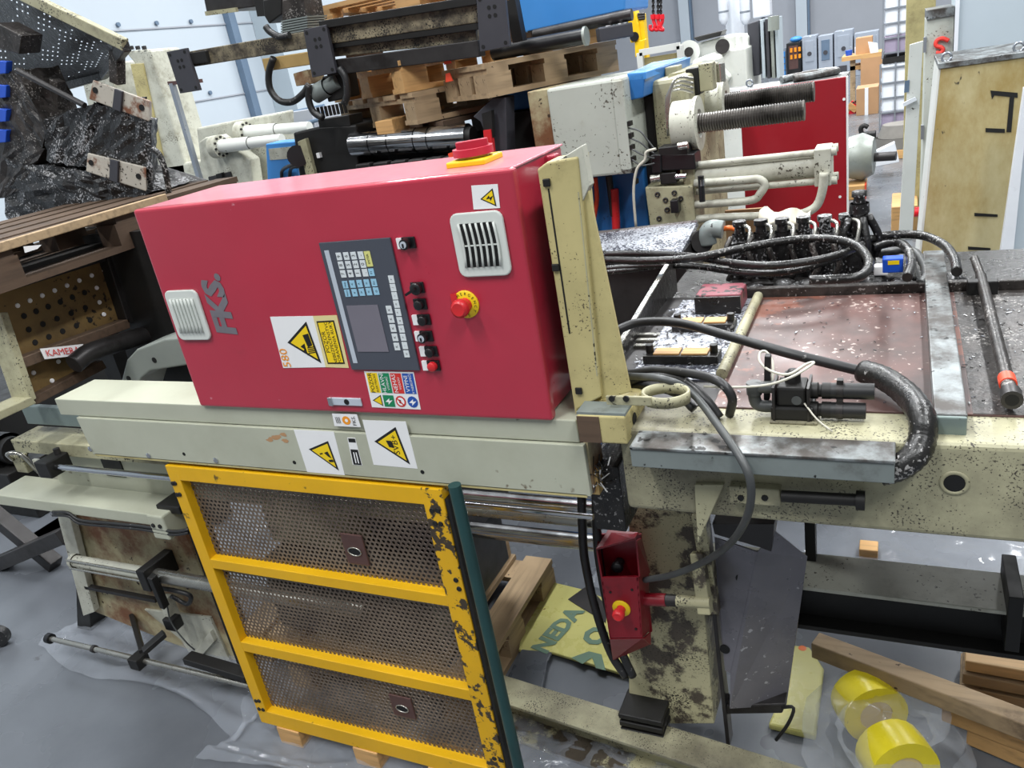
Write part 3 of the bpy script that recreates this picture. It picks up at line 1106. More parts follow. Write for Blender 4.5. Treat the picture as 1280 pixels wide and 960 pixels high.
# leg under the bed
LY = .33
g = MB()
ypoly(g, [(786, 628), (869, 632), (893, 905), (786, 905)], LY, .16)
part('front_leg', g, 'cream_leg', bed, .004)
g = MB()
ypoly(g, [(868, 606), (905, 606), (872, 680)], -.012, .012)
part('gusset', g, 'cream_grimy', bed, .002)
g = MB()
g.bar(A(874, 640, y=LY - .02), A(893, 762, y=LY - .02), .035, .045, (0, 1, 0))
part('leg_edge_bar', g, 'cream_leg', bed, .003)
g = MB()
g.bar(A(884, 660, y=LY + .02), A(912, 925, y=LY + .02), .012, .05, (0, 1, 0))
part('leg_flange', g, 'dark_steel', bed, .002)
a, b = A(780, 868, y=LY - .02), A(833, 905, y=LY - .02)
for k in range(3):
    dz = (a.z - b.z) / 3
    part('foot_plate', MB().box(a.x, b.x + .01, LY - .09, LY + .02, b.z + dz * k, b.z + dz * (k + .62)), 'black_steel', bed, .003)
# cylinder bracket and black rod under the trunking
g = MB()
fbox(g, (911, 608), (976, 634), -.025, .025)
br = part('rod_bracket', g, 'cream_worn', bed, .003)
for px in (926, 956):
    p = A(px, 622, y=-.025)
    part('bolt_head', MB().lathe(p, (0, -1, 0), [(0, .007), (.003, .007), None, (.003, .007), (.003, 0)], 8), 'black_steel', br)
p0, p1 = A(977, 620, y=-.03), A(1070, 625, y=-.03)
g = MB().cyl(p0, p1, .0125, 14)
g.cyl(p1, (p1.x + .016, -.03, p1.z), .02, 8)
part('clamp_rod', g, 'black_steel', bed)

# long grey trunking
a, b = A(788, 568, y=-.075), A(1118, 605, y=-.075)
zt_, zb_ = A(1117, 578, y=-.075).z, A(1117, 605, y=-.075).z
tr = thing('cable_trunking', 'grey steel cable trunking fixed along the front of the bed', 'trunking', ((a.x + b.x) / 2, -.04, zb_))
part('channel', MB().box(a.x, b.x, -.075, -.001, zb_, zt_ - .003), 'grey_trunk', tr, .002)
part('lid', MB().box(a.x, b.x + .001, -.078, -.002, zt_ - .003, zt_ + .004), 'galv', tr, .002)

# ------------------------------------------------ things on the table
TZ = BZ1 + .004
x0, x1 = A(1161, 420, z=TZ + .03).x, A(1195, 420, z=TZ + .03).x
y0 = A(1184, 520, z=TZ + .03).y
cb = thing('cross_bar', 'grey painted square bar lying across the rust brown table', 'bar', ((x0 + x1) / 2, .5, TZ))
part('bar_body', MB().box(x0, x1, y0, 1.16, TZ + .003, TZ + .034), 'galv', cb, .003)
part('end_cap', MB().box(x0 + .001, x1 - .001, y0 - .010, y0 - .001, TZ - .01, TZ + .032), 'aqua_steel', cb, .003)
part('hanger', MB().box(x0 + .012, x1 - .014, y0 + .0, y0 + .05, TZ, TZ + .003), 'black_steel', cb)
p0, p1 = A(1226, 345, z=TZ + .03), A(1263, 492, z=TZ + .03)
pp = thing('steel_pipe', 'thin oily steel pipe with orange tape band on the table right of the bar', 'pipe', (p1.x, .6, TZ))
dv = (p0 - p1).normalized()
g = MB().cyl(p1, p0, .0135, 14)
part('tube', g, 'oily_steel', pp)
part('tape_band', MB().cyl(p1 + dv * .04, p1 + dv * .075, .016, 14), 'orange_mark', pp, label='orange tape band')
g = MB().lathe(p1 - dv * .03, dv, [(.0, .012), (.0, .019), None, (.0, .019), (.035, .019), None, (.035, .019), (.035, 0)], 16)
g.m = 1
g.lathe(p1 - dv * .0305, dv, [(0, .012), (0, 0)], 16)
part('end_nipple', g, ['dark_steel', 'hole_black'], pp)
part('pipe_bracket', MB().cbox(p0 + Vector((0, -.06, -.012)), .07, .03, .04), 'black_steel', pp, .003)
part('pipe_end', MB().cyl(p0, p0 + Vector((-.01, .1, .02)), .011, 12), 'oily_steel', pp)

# swarf tray left of the table plate
tray = thing('swarf_tray', 'black oily clamp tray with swarf left of the table plate', 'tray', (-.52, .5, BZ1 - .05))
g = MB()
pa, pb = A(776, 450, z=1.33), A(852, 342, z=1.40)
g.prism([(-.668, .30, 1.315), (-.668, 1.02, 1.315), (-.668, 1.02, 1.435), (-.668, .30, 1.36)], (.012, 0, 0))
part('side_plate', g, 'oily_black', tray, .002)
part('side_plate_edge', MB().bar((-.662, .30, 1.363), (-.662, 1.02, 1.438), .014, .005), 'chrome_dull', tray)
part('tray_floor', MB().box(-.60, -.375, .26, .86, BZ1 - .02, BZ1 + .003), 'oil_chips', tray)
g = MB()
p0, p1 = A(908, 466, z=TZ + .012), A(940, 384, z=TZ + .012)
g.cyl((-.372, .27, TZ + .010), (-.372, .845, TZ + .010), .014, 12)
part('edge_rod', g, 'cream_grimy', tray)


def clampbar(px, py, w_, lb):
    p_ = A(px, py, z=TZ + .02)
    o = part('clamp_bar', MB().box(p_.x - w_ / 2, p_.x + w_ / 2, p_.y - .028, p_.y + .028, TZ - .002, TZ + .022), 'oily_black', tray, .003)
    part('wood_insert', MB().box(p_.x - w_ * .36, p_.x - .003, p_.y - .02, p_.y + .02, TZ + .020, TZ + .026), 'wood_clean', o)
    part('wood_insert', MB().box(p_.x + .003, p_.x + w_ * .36, p_.y - .02, p_.y + .02, TZ + .020, TZ + .026), 'wood_clean', o)
    for sx in (-.43, .43):
        part('cap_screw', MB().cyl((p_.x + w_ * sx, p_.y, TZ + .02), (p_.x + w_ * sx, p_.y, TZ + .043), .010, 10), 'black_steel', o)


clampbar(852, 441, .19, 1)
clampbar(880, 402, .17, 2)
p = A(906, 362, z=TZ + .05)
part('red_block', MB().box(p.x - .075, p.x + .055, p.y - .06, p.y + .05, TZ, TZ + .055), 'red_block', tray, .006, label='dusty red steel block')
part('black_block', MB().box(p.x - .075, p.x + .055, p.y - .07, p.y - .058, TZ, TZ + .05), 'oily_black', tray)
for k in range(3):
    q_ = A(815 - 3 * k, 424 + 7 * k, z=1.325)
    part('tray_rib', MB().box(q_.x - .035, q_.x + .025, q_.y - .008, q_.y + .008, 1.318, 1.342), 'chrome_dull', tray)
# swarf chips scattered on plate and tray
g = MB()
random.seed(3)
for k in range(640):
    if k >= 420:
        x, y = random.uniform(.12, .60), random.uniform(.14, .85)
    elif k < 260:
        x, y = random.uniform(-.62, -.39), random.uniform(.28, .84)
    else:
        x, y = random.uniform(-.34, .55), random.uniform(.13, .85)
    s_ = random.uniform(.003, .012 if k < 260 else .007)
    an = random.uniform(0, 6.3)
    M3 = Matrix.Rotation(an, 3, 'Z') @ Matrix.Rotation(random.uniform(-.6, .6), 3, 'X')
    g.m = random.choice((0, 1, 1, 2))
    g.cbox((x, y, TZ + .002 + s_ * .12), s_ * random.uniform(.8, 2.4), s_ * .4, .0012, M3)
tag(part('swarf_chips', g, ['chip_light', 'dark_steel', 'oil_chips']), 'fine metal swarf scattered over the table plate and tray', 'swarf', None, 'stuff')

# hydraulic valve on the bed front
V0 = A(1000, 505, z=BZ1 + .02)
vx, vy = V0.x, V0.y


def hv(px, py, z):
    return A(px, py, z=z)


va = thing('hydraulic_valve', 'black hydraulic valve block with two stub hoses on the cream bed edge', 'valve', (vx, vy, BZ1))
a, b = hv(962, 529, BZ1 + .002), hv(1022, 531, BZ1 + .002)
part('base_plate', MB().box(a.x, b.x, a.y, a.y + .09, BZ1 + .0, BZ1 + .006), 'cream_worn', va, .002)
y1 = a.y
part('lower_block', MB().box(a.x + .002, b.x - .008, y1 + .006, y1 + .075, BZ1 + .006, BZ1 + .035), 'black_steel', va, .004)
part('upper_block', MB().box(a.x + .014, b.x - .022, y1 + .012, y1 + .07, BZ1 + .035, BZ1 + .078), 'black_steel', va, .005)
part('band', MB().box(a.x + .006, a.x + .011, y1 + .004, y1 + .077, BZ1 + .006, BZ1 + .08), 'dark_steel', va)
part('band', MB().box(b.x - .020, b.x - .015, y1 + .004, y1 + .077, BZ1 + .006, BZ1 + .08), 'dark_steel', va)
part('name_badge', MB().lathe((b.x - .04, y1 + .0115, BZ1 + .05), (0, -1, 0), [(0, .010), (.001, .010), None, (.001, .010), (.001, 0)], 14), 'conduit_grey', va)
part('top_cap', MB().lathe((b.x - .05, y1 + .045, BZ1 + .078), UPZ, [(0, .016), (.02, .016), None, (.02, .016), (.02, .01), (.026, .009), (.026, 0)], 12), 'dark_steel', va)
# elbow on the left
ex = a.x
g = MB()
g.tube([(ex + .01, y1 + .04, BZ1 + .022), (ex - .02, y1 + .04, BZ1 + .022), (ex - .032, y1 + .04, BZ1 + .03), (ex - .034, y1 + .04, BZ1 + .052), (ex - .026, y1 + .04, BZ1 + .064), (ex + .01, y1 + .04, BZ1 + .066)], .013, 12, 4)
g.cyl((ex - .034, y1 + .04, BZ1 + .05), (ex - .034, y1 + .04, BZ1 + .076), .016, 12)
part('elbow_fitting', g, 'conduit_grey', va)
g = MB().bar((ex - .012, y1 + .06, BZ1 + .03), (ex - .006, y1 + .06, BZ1 + .13), .012, .02, (0, 1, 0))
part('lever', g, 'black_steel', va, .002)
for dz, L_, dy in ((.058, .125, .045), (.022, .11, .03)):
    xx = b.x - .022
    o = part('union_nut', MB().lathe((xx, y1 + dy, BZ1 + dz), RT, [(0, 0), (0, .018), None, (0, .018), (.02, .018), None, (.02, .018), (.022, .014), (.028, .014), None, (.028, .018), (.045, .018), None, (.045, .018), (.045, 0)], 8), 'black_steel', va)
    g = MB().cyl((xx + .045, y1 + dy, BZ1 + dz), (xx + L_, y1 + dy, BZ1 + dz), .0165, 14)
    part('stub_hose', g, 'rubber', va)
    g = MB().cyl((xx + .055, y1 + dy, BZ1 + dz), (xx + .068, y1 + dy, BZ1 + dz), .0185, 14)
    g.cbox((xx + .062, y1 + dy, BZ1 + dz + .021), .012, .014, .01)
    part('hose_clamp', g, 'dark_steel', va)
g = MB()
g.tube([hv(880, 483, 1.40), hv(920, 484, 1.41), hv(960, 481, 1.42), hv(990, 471, 1.44), hv(1012, 458, 1.45), hv(1017, 453, 1.45), hv(1008, 455, 1.45), hv(985, 468, 1.44), hv(962, 463, 1.44), hv(950, 452, 1.44), hv(950, 441, 1.45), hv(958, 440, 1.45), hv(966, 455, 1.43), hv(965, 480, 1.40)], .0028, 8, 5)
part('signal_wire', g, 'cable_white', va, label='pale signal wire')
g = MB().tube([(b.x - .025, y1 + .01, BZ1 + .045), (b.x, y1 - .01, BZ1 + .02), (b.x + .03, y1 - .03, BZ1 + .004)], .002, 6, 3)
part('cable_tie', g, 'cable_white', va)


# ------------------------------------------------ hoses
def hose(pts, r, m, label, name='hydraulic_hose', group=None, sub=6, rib=0.0, n=10):
    return single(name, label, 'hose', MB().tube(pts, r, n, sub, True, rib), m, 0, group)


hs = thing('thick_hose', 'thick black hose with grey sleeve curving over the table into the trunking', 'hose', tuple(A(1000, 450, z=1.34)))
g = MB().tube([A(770, 413, z=1.43), A(800, 403, z=1.44), A(850, 404, z=1.44), A(910, 420, z=1.43), A(980, 440, z=1.41), A(1040, 455, z=1.39), A(1085, 466, z=1.375)], .0115, 12, 6)
part('hose', g, 'rubber', hs)
g = MB().tube([A(1078, 464, z=1.378), A(1105, 473, z=1.378), A(1133, 493, z=1.376), A(1152, 520, z=1.375), A(1153, 548, y=.0), A(1143, 570, y=-.03), A(1122, 585, y=-.04), A(1100, 591, y=-.042)], .0245, 14, 7, True, .05)
part('sleeve', g, 'rubber_oily', hs, label='ribbed grey sleeve')

g_ = 'hoses behind the cream post'
hose([A(780, 468, z=1.40), A(820, 463, z=1.41), A(870, 468, z=1.42), A(900, 478, z=1.42), A(915, 497, z=1.39), A(912, 518, z=1.34)], .010, 'rubber', 'short black hose arching from the cream post down to the bed edge', group=g_)
hose([A(780, 478, z=1.39), A(815, 471, z=1.40), A(850, 474, z=1.40), A(880, 497, z=1.38), A(900, 522, z=1.34)], .010, 'rubber', 'short black hose lying just under the arching one at the bed edge', group=g_)
hose([A(778, 482, z=1.37), A(815, 484, z=1.385), A(845, 492, z=1.375), A(868, 512, z=1.345)], .009, 'rubber', 'lowest ribbed short hose between cream post and bed edge', group=g_, rib=.12)
hose([A(785, 470, z=1.41), A(830, 474, z=1.42), A(865, 491, y=.08), A(902, 538, y=-.03), A(930, 580, y=-.095), A(939, 612, y=-.10), A(933, 648, y=-.06), A(912, 680, y=.03), A(880, 702, y=.12), A(842, 718, y=.18), A(806, 725, y=.22)], .0085, 'conduit_grey', 'long grey conduit looping down from the post to the red button box', 'conduit_hose')
for dx, lb in ((0, 'black rubber hose hanging left behind the red button box'), (18, 'second black rubber hose hanging beside the red button box')):
    pts = [(727 + dx, 618), (728 + dx, 660), (731 + dx, 700), (744 + dx * .9, 760), (763 + dx * .8, 815), (782 + dx * .5, 845)]
    hose([A(px, py, y=.26) for px, py in pts], .013, 'rubber', lb, group='hanging black hoses')

# oily hose bundle behind the table
HB = [
    ('topmost oily hose of the bundle looping behind the table', [(750, 325), (810, 326), (870, 322), (930, 310), (990, 300), (1040, 299), (1072, 308), (1086, 328), (1076, 345), (1045, 349), (1012, 350)], 1.46, .0125),
    ('second oily hose of the bundle running below the topmost loop', [(752, 318), (800, 317), (860, 320), (910, 328), (960, 332), (1010, 327), (1050, 318), (1078, 306)], 1.44, .0115),
    ('third oily hose of the bundle sagging above the red block', [(752, 336), (810, 332), (870, 333), (930, 341), (985, 340), (1040, 325), (1064, 314)], 1.41, .0105),
    ('thin lowest oily hose of the bundle beside the cream post', [(752, 341), (800, 336), (850, 330), (900, 338)], 1.40, .009),
    ('black hose arching right from the valve row to the table edge', [(1084, 300), (1110, 294), (1150, 294), (1178, 305), (1192, 322), (1196, 340)], 1.42, .013),
    ('shorter black hose arching under the right hand one', [(1090, 309), (1120, 303), (1135, 312), (1139, 330), (1134, 347)], 1.40, .013),
]
for lb, pts, z, r in HB:
    hose([A(px, py, z=z) for px, py in pts], r, 'rubber_oily', lb, group='oily hose bundle behind the table')
hose([A(px, py, z=1.36) for px, py in [(1100, 318), (1135, 312), (1152, 325), (1158, 345), (1150, 355)]], .012, 'conduit_grey', 'grey corrugated hose curving beside the blue connector', rib=.15)

# valve row
mf = thing('valve_manifold', 'row of black oily hydraulic valves on the deck behind the table', 'valve row', tuple(A(980, 330, z=1.30)))
my = 1.16
for k in range(6):
    p = A(925 + 26.5 * k, 292 - 1.6 * k, y=my)
    x, z = p.x, p.z
    g = MB().box(x - .03, x + .024, my - .05, my + .09, 1.27, z - .02)
    o = part('valve_body', roughen(g, .007, 4, 40), 'black_fluff', mf)
    g = MB().lathe((x, my, z - .02), UPZ, [(0, .026), (.02, .026), None, (.02, .018), (.045, .016), None, (.045, .022), (.062, .022), None, (.062, .022), (.062, 0)], 10)
    part('valve_stem', g, 'black_fluff', o)
    g = MB().tube([(x - .02, my - .05, z), (x - .03, my - .09, z - .03), (x - .012, my - .10, z - .09), (x - .03, my - .085, z - .13)], .009, 8, 4)
    part('pipe_bend', g, 'oily_steel', o)
    g = MB().tube([(x + .018, my - .02, z + .03), (x + .04, my - .05, z + .02), (x + .03, my - .08, z - .05)], .006, 8, 4)
    part('clamp_wire', g, 'chrome_dull', o)
p = A(1072, 290, y=my)
g = MB().lathe((p.x, my, 1.30), UPZ, [(0, 0), (0, .055), None, (0, .055), (p.z - 1.34, .05), None, (p.z - 1.34, .05), (p.z - 1.31, .032), (p.z - 1.245, .03)], 9, False)
for k in range(5):
    a_ = k * 1.3
    g.tube([(p.x + .05 * math.cos(a_), my + .05 * math.sin(a_), p.z - .08), (p.x + .06 * math.cos(a_), my + .06 * math.sin(a_), p.z - .02), (p.x + .03 * math.cos(a_), my + .03 * math.sin(a_), p.z + .05)], .012, 7, 4)
part('oily_lump', g, 'black_fluff', mf)
g = MB().lathe((p.x + .005, my, p.z + .06), UPZ, [(0, .03), (.03, .028), None, (.03, .018), (.05, .016), None, (.05, .022), (.066, .022), (.066, 0)], 10)
part('tall_valve_stem', g, 'black_fluff', mf)
part('manifold_base', MB().box(-.50, .05, my - .09, my + .12, 1.288, 1.32), 'oily_black', mf, .006)
# sludge heap along the back edge
g = MB()
random.seed(9)
for k in range(70):
    x = random.uniform(-.42, .18)
    g.ball((x, random.uniform(.90, 1.02), 1.305 + random.uniform(0, .02)), random.uniform(.016, .04), 7, 5, 1.3, 1, .7)
tag(part('swarf_sludge', g, 'black_fluff'), 'heap of black oily swarf along the back of the table', 'swarf', None, 'stuff')
a = A(1116, 330, y=1.02)
bc = thing('blue_connector', 'small blue plastic connector with yellow label among the oily hoses', 'connector', tuple(a))
part('housing', MB().cbox(a, .055, .04, .042), 'blue_plastic', bc, .003)
part('label_patch', MB().cbox(a + Vector((.002, -.0205, .01)), .03, .001, .012), 'sign_yellow', bc)
part('pins', MB().cbox(a + Vector((-.03, -.004, -.014)), .04, .03, .03), 'paper', bc, .004)

# ------------------------------------------------ below the bed
# red emergency stop box
ey = .20
eb = thing('button_box', 'red sheet steel emergency stop box hanging in front of the bed leg', 'button box', tuple(A(780, 800, y=ey)))
P = lambda px, py, y=ey: A(px, py, y=y)
part('front_plate', MB().prism([P(751, 722), P(798, 721), P(803, 797), P(762, 798)], (0, .008, 0)), 'red_dark', eb, .002)
part('side_plate', MB().prism([P(798, 721), P(803, 797), P(813, 788, ey + .07), P(811, 716, ey + .07)], (-.006, 0, 0)), 'red_dark', eb, .001)
part('left_plate', MB().prism([P(751, 722), P(762, 798), P(764, 785, ey + .07), P(752, 708, ey + .07)], (.006, 0, 0)), 'red_dark', eb, .001)
for nm, q in (('hood_left', [P(745, 688), P(751, 722), P(753, 708, ey + .07), P(748, 672, ey + .07)]),
              ('hood_right', [P(794, 676), P(798, 721), P(811, 716, ey + .07), P(800, 672, ey + .07)])):
    part(nm, MB().prism(q, (.005, 0, 0)), 'red_dark', eb, .001)
part('hood_top', MB().prism([P(745, 688), P(794, 675), P(798, 667, ey + .07), P(760, 664, ey + .07)], (0, 0, .005)), 'red_dark', eb, .001)
part('back_plate', MB().prism([P(750, 668, ey + .07), P(801, 668, ey + .07), P(815, 790, ey + .07), P(768, 792, ey + .07)], (0, .006, 0)), 'red_dark', eb)
part('lower_hood_front', MB().prism([P(762, 799), P(803, 798), P(812, 806, ey + .05), P(766, 826, ey + .05)], (0, .006, 0)), 'red_dark', eb, .001)
part('lower_hood_side', MB().prism([P(803, 798), P(812, 790, ey + .05), P(812, 806, ey + .05)], (.004, 0, 0)), 'red_dark', eb)
p = P(775, 702, ey + .065)
part('black_button', MB().lathe(p, (0, -1, 0), [(0, .014), (.02, .014), None, (.02, .017), (.03, .017), (.034, .012), (.034, 0)], 16), 'black_plastic', eb, label='black push button under the hood')
p = P(777, 760)
estop((p.x, ey - .0002, p.z), eb, (0, -1, 0), .026, False)
for px, py in ((790, 737), (795, 786), (763, 740)):
    p = P(px, py)
    part('screw', MB().lathe(p, (0, -1, 0), [(0, .004), (.002, .004), None, (.002, .004), (.002, 0)], 8), 'black_steel', eb)
q0, q1, q2, q3 = P(803, 749, ey + .04), P(833, 750, ey + .04), P(846, 751, ey + .04), P(888, 753, ey + .04)
part('arm_sleeve', MB().cyl(q0, q1, .018, 16), 'red_dark', eb)
part('arm_collar', MB().cyl(q1, q2, .0165, 16), 'dark_steel', eb)
part('arm_tube', MB().cyl(q2, q3, .016, 16), 'cream_leg', eb)
part('arm_elbow', MB().bar(P(882, 766, ey + .04), P(872, 690, ey + .09), .036, .036, (0, 1, 0)), 'cream_leg', eb, .004)

# tie bars and cylinder rods below the rail
gp = 'chrome bars below the cream rail'
for (p0, p1, r, y, lb) in (((560, 614), (740, 641), .026, .42, 'thick upper chrome bar below the cream rail'),
                           ((570, 627), (742, 649), .0085, .20, 'thin chrome rod ending in the dark steel block'),
                           ((570, 636), (742, 653), .017, .30, 'middle pale steel bar below the cream rail'),
                           ((578, 662), (745, 676), .027, .46, 'lowest thick chrome bar above the pallet')):
    a, b = A(*p0, y=y), A(*p1, y=y)
    zc = (a.z + b.z) / 2
    single('tie_bar', lb, 'bar', MB().cyl((-2.0, y, zc), (b.x if r < .02 else -.55, y, zc), r, 20), 'chrome' if r != .017 else 'chrome_dull', 0, gp)
g = MB()
fbox(g, (741, 636), (783, 663), .17, .07)
rb = thing('rod_end_block', 'dark steel clamp block with shavings at the end of the thin rod', 'clamp', tuple(A(760, 660, y=.2)))
part('block', g, 'slate_plate', rb, .003)
a, b = A(742, 585, y=.10), A(783, 645, y=.10)
part('upright', MB().box(a.x, b.x + .01, .06, .20, b.z - .02, a.z + .03), 'oily_black', rb, .004)
part('brass_shim', MB().box(a.x + .01, a.x + .035, .03, .06, a.z - .03, a.z + .03), 'brass_tan', rb)
g = MB()
random.seed(5)
for k in range(60):
    c0 = Vector((a.x + random.uniform(-.02, .06), .02 + random.uniform(0, .05), a.z + random.uniform(-.01, .05)))
    d0 = Vector((random.uniform(-1, 1), random.uniform(-1, 1), random.uniform(-1, 1))).normalized() * random.uniform(.006, .02)
    g.m = random.choice((0, 1, 1))
    g.bar(c0 - d0, c0 + d0, .003, .0015)
part('metal_shavings', g, ['chip_light', 'dark_steel'], rb, kind='stuff')

# bent chute plate
ch = thing('chute_plate', 'bent dark steel chute plate with two holes under the bed', 'chute', tuple(A(945, 880, y=.4)))
f0, f1 = A(947, 690, y=.30), A(913, 842, y=.30)
part('left_wing', MB().prism([A(893, 672, y=.325), f0, f1, A(906, 838, y=.305), A(898, 760, y=.31)], (0, .005, 0)), 'chute_steel', ch, .001)
part('right_wing', MB().prism([f0, A(968, 664, y=.34), A(1009, 697, y=.38), A(983, 882, y=.38), A(912, 886, y=.30), f1], (0, .006, 0)), 'chute_steel', ch, .001)
part('upper_flange', MB().prism([A(890, 655, y=.30), A(968, 655, y=.30), A(964, 690, y=.30), A(948, 684, y=.30), A(893, 668, y=.30)], (0, .10, 0)), 'dark_steel', ch, .002)
for px, py, yy in ((926, 723, .309), (906, 812, .303)):
    p = A(px, py, y=yy)
    part('drilled_hole', MB().lathe(p, (0, -1, 0), [(-.006, .014), (.001, .014), None, (.001, .014), (.001, 0)], 14), 'hole_black', ch)
part('toe_bracket', MB().prism([A(905, 882, y=.33), A(982, 880, y=.33), A(978, 892, y=.33), A(906, 893, y=.33)], (0, .05, 0)), 'dark_steel', ch, .004)
part('hook', MB().tube([A(978, 884, y=.33), A(992, 885, y=.32), A(985, 905, y=.31), A(970, 925, y=.31)], .005, 8, 4), 'black_steel', ch)
part('paper_scrap', MB().prism([A(915, 767, y=.335), A(922, 765, y=.335), A(929, 776, y=.335), A(929, 783, y=.335), A(924, 780, y=.335)], (0, -.002, 0)), 'paper', ch)

# lower beam behind
ib = thing('base_girder', 'long worn cream and black base beam under the bed', 'girder', (.3, .55, .3))
zt2 = A(1143, 721, y=.5).z
part('top_flange', MB().box(-.75, .95, .40, .56, zt2 - .012, zt2), 'cream_pale', ib, .002)
part('web', MB().box(-.75, .95, .47, .49, zt2 - .15, zt2 - .012), 'black_steel', ib)
part('bottom_flange', MB().box(-.75, .95, .42, .56, zt2 - .165, zt2 - .15), 'black_steel', ib, .002)
a = A(1262, 800, y=.40)
part('end_flange', MB().box(a.x - .012, a.x + .02, .38, .56, a.z - .02, zt2 + .06), 'black_steel', ib, .002)
p = A(1014, 672, y=.55)
part('upright_post', MB().box(p.x - .014, p.x + .014, .52, .56, zt2, zt2 + .22), 'black_steel', ib)
for xx in (-.70, .86):
    part('support_foot', MB().box(xx - .04, xx + .04, .43, .53, 0, zt2 - .165), 'black_steel', ib)

# floor skid, a channel lying on the floor
s0, s1 = Vector((-1.26, .31, 0)), Vector((-.02, .165, 0))
sk = thing('floor_skid', 'speckled pale green channel skid lying on the floor under the leg', 'skid', tuple((s0 + s1) / 2))
part('top_flange', MB().bar(s0 + Vector((0, 0, .146)), s1 + Vector((0, 0, .146)), .11, .012), 'cream_worn', sk, .002)
part('web', MB().bar(s0 + Vector((0, .03, .075)), s1 + Vector((0, .03, .075)), .012, .14), 'cream_grimy', sk)
part('bottom_flange', MB().bar(s0 + Vector((0, -.01, .008)), s1 + Vector((0, -.01, .008)), .12, .014), 'cream_leg', sk, .002)

# ------------------------------------------------ pallet builder


def pallet(L=1.2, W=.8, m='wood', nb=5, name='wooden_pallet'):
    root = thing(name, 'x', 'pallet')
    bw = .12
    b_ = MB().box(-L / 2, L / 2, -bw / 2, bw / 2, 0, .022)
    me = mesh_of(b_, m, name='plank')
    md = mesh_of(MB().box(-bw / 2, bw / 2, -W / 2, W / 2, 0, .022), m, name='cross_plank')
    mbk = mesh_of(MB().box(-.07, .07, -.05, .05, 0, .078), m, name='block')
    for i in range(nb):
        y = -W / 2 + bw / 2 + (W - bw) * i / (nb - 1)
        piece('plank', me, root, (0, y, .122))
    for x in (-L / 2 + .07, 0, L / 2 - .07):
        piece('cross_plank', md, root, (x, 0, .100))
        for y in (-W / 2 + .05, 0, W / 2 - .05):
            piece('block', mbk, root, (x, y, .022))
    for y in (-W / 2 + bw / 2, 0, W / 2 - bw / 2):
        piece('bottom_plank', me, root, (0, y, 0))
    return root


PAL = {m: pallet(m=m) for m in ('wood', 'wood_old', 'wood_dark', 'wood_clean')}
USED = set()


def put_pallet(m, loc, rz, label, group, rx=0.0, ry=0.0):
    o = PAL[m] if m not in USED else copy_tree(PAL[m])
    USED.add(m)
    o.location = loc
    o.rotation_euler = (rx, ry, math.radians(rz))
    tag(o, label, 'pallet', group)
    return o


# pallets standing behind the yellow door
dp = pallet(.8, .8, 'wood_old', 5)
dp.location = (-1.70, .64, 0)
dp.rotation_euler = (0, 0, math.pi / 2)
tag(dp, 'worn wooden pallet on the floor behind the yellow door, nearest the sack', 'pallet', 'pallets behind the door')
dp2 = copy_tree(dp)
dp2.location = (-1.87, .62, .146)
dp2.rotation_euler = (0, 0, math.radians(93))
tag(dp2, 'upper worn pallet lying shifted left on the floor pallet behind the door', 'pallet', 'pallets behind the door')

# printed sacks and film on the floor
def sheet(x0, x1, y0, y1, z, amp, nx=60, ny=50, seed=1, skew=0.0):
    """Crumpled film: ridged noise gives creases, the rim wanders."""
    from mathutils import noise as nz
    g = MB()
    for j in range(ny + 1):
        for i in range(nx + 1):
            u, v = i / nx, j / ny
            x = x0 + (x1 - x0) * u + .06 * math.sin(9 * v + seed) * (1 if i in (0, nx) else .3)
            y = y0 + (y1 - y0) * v + .05 * math.sin(7 * u + seed * 2) * (1 if j in (0, ny) else .3)
            p = Vector((x * 3.6, y * 6.0, seed * 3.1))
            h = (1 - abs(nz.noise(p))) ** 7 + .6 * (1 - abs(nz.noise(p * 2.6))) ** 4 + .25 * (1 - abs(nz.noise(p * 6.0))) ** 3
            h += .9 * math.exp(-((v - .035) / .022) ** 2) + .5 * math.exp(-((v - .11) / .015) ** 2)
            y += skew * (u - .5)
            g.v.append((x, y, z + amp * .55 * h))
    for j in range(ny):
        for i in range(nx):
            b_ = j * (nx + 1) + i
            g.face((b_, b_ + 1, b_ + nx + 2, b_ + nx + 1), True)
    return g


def floor_quad(pts, z, th):
    return MB().prism([A(px, py, z=z) for px, py in pts], (0, 0, -th))


sa = thing('printed_sack', 'flat yellow sack with grey end and printed letters on the floor', 'sack', tuple(A(700, 790, z=0)))
part('yellow_part', floor_quad([(690, 727), (735, 738), (800, 768), (815, 850), (790, 845), (690, 815), (648, 812), (652, 790)], .030, .014), 'bag_yellow', sa, .004)
part('grey_part', floor_quad([(652, 811), (690, 815), (684, 828), (676, 872), (628, 858)], .030, .014), 'bag_grey', sa, .004)
g = MB()
o0, o1 = A(684, 803, z=.0325), A(712, 772, z=.0325)
g.text('*NEDA', (o0 + o1) / 2, (o1 - o0), Vector((0, 0, 1)).cross(o1 - o0), .10)
part('printed_word', g, 'bag_ink', sa, label='grey green printed letters')
g = MB()
o2 = A(746, 795, z=.0325)
g.text('*O', o2, (o1 - o0), Vector((0, 0, 1)).cross(o1 - o0), .12)
part('printed_ring', g, 'bag_ink', sa)
g = MB()
g.flat([A(714, 822, z=.0322), A(736, 814, z=.0322), A(752, 818, z=.0322), A(757, 838, z=.0322), A(745, 835, z=.0322), A(740, 822, z=.0322), A(728, 830, z=.0322)])
part('printed_arrow', g, 'bag_ink', sa)
part('dark_scrap', floor_quad([(710, 749), (735, 731), (760, 760), (757, 778)], .034, .002), 'dark_steel', sa)
sb = thing('yellow_sack', 'yellow plastic sack on the floor right of the chute plate', 'sack', tuple(A(985, 850, z=0)))
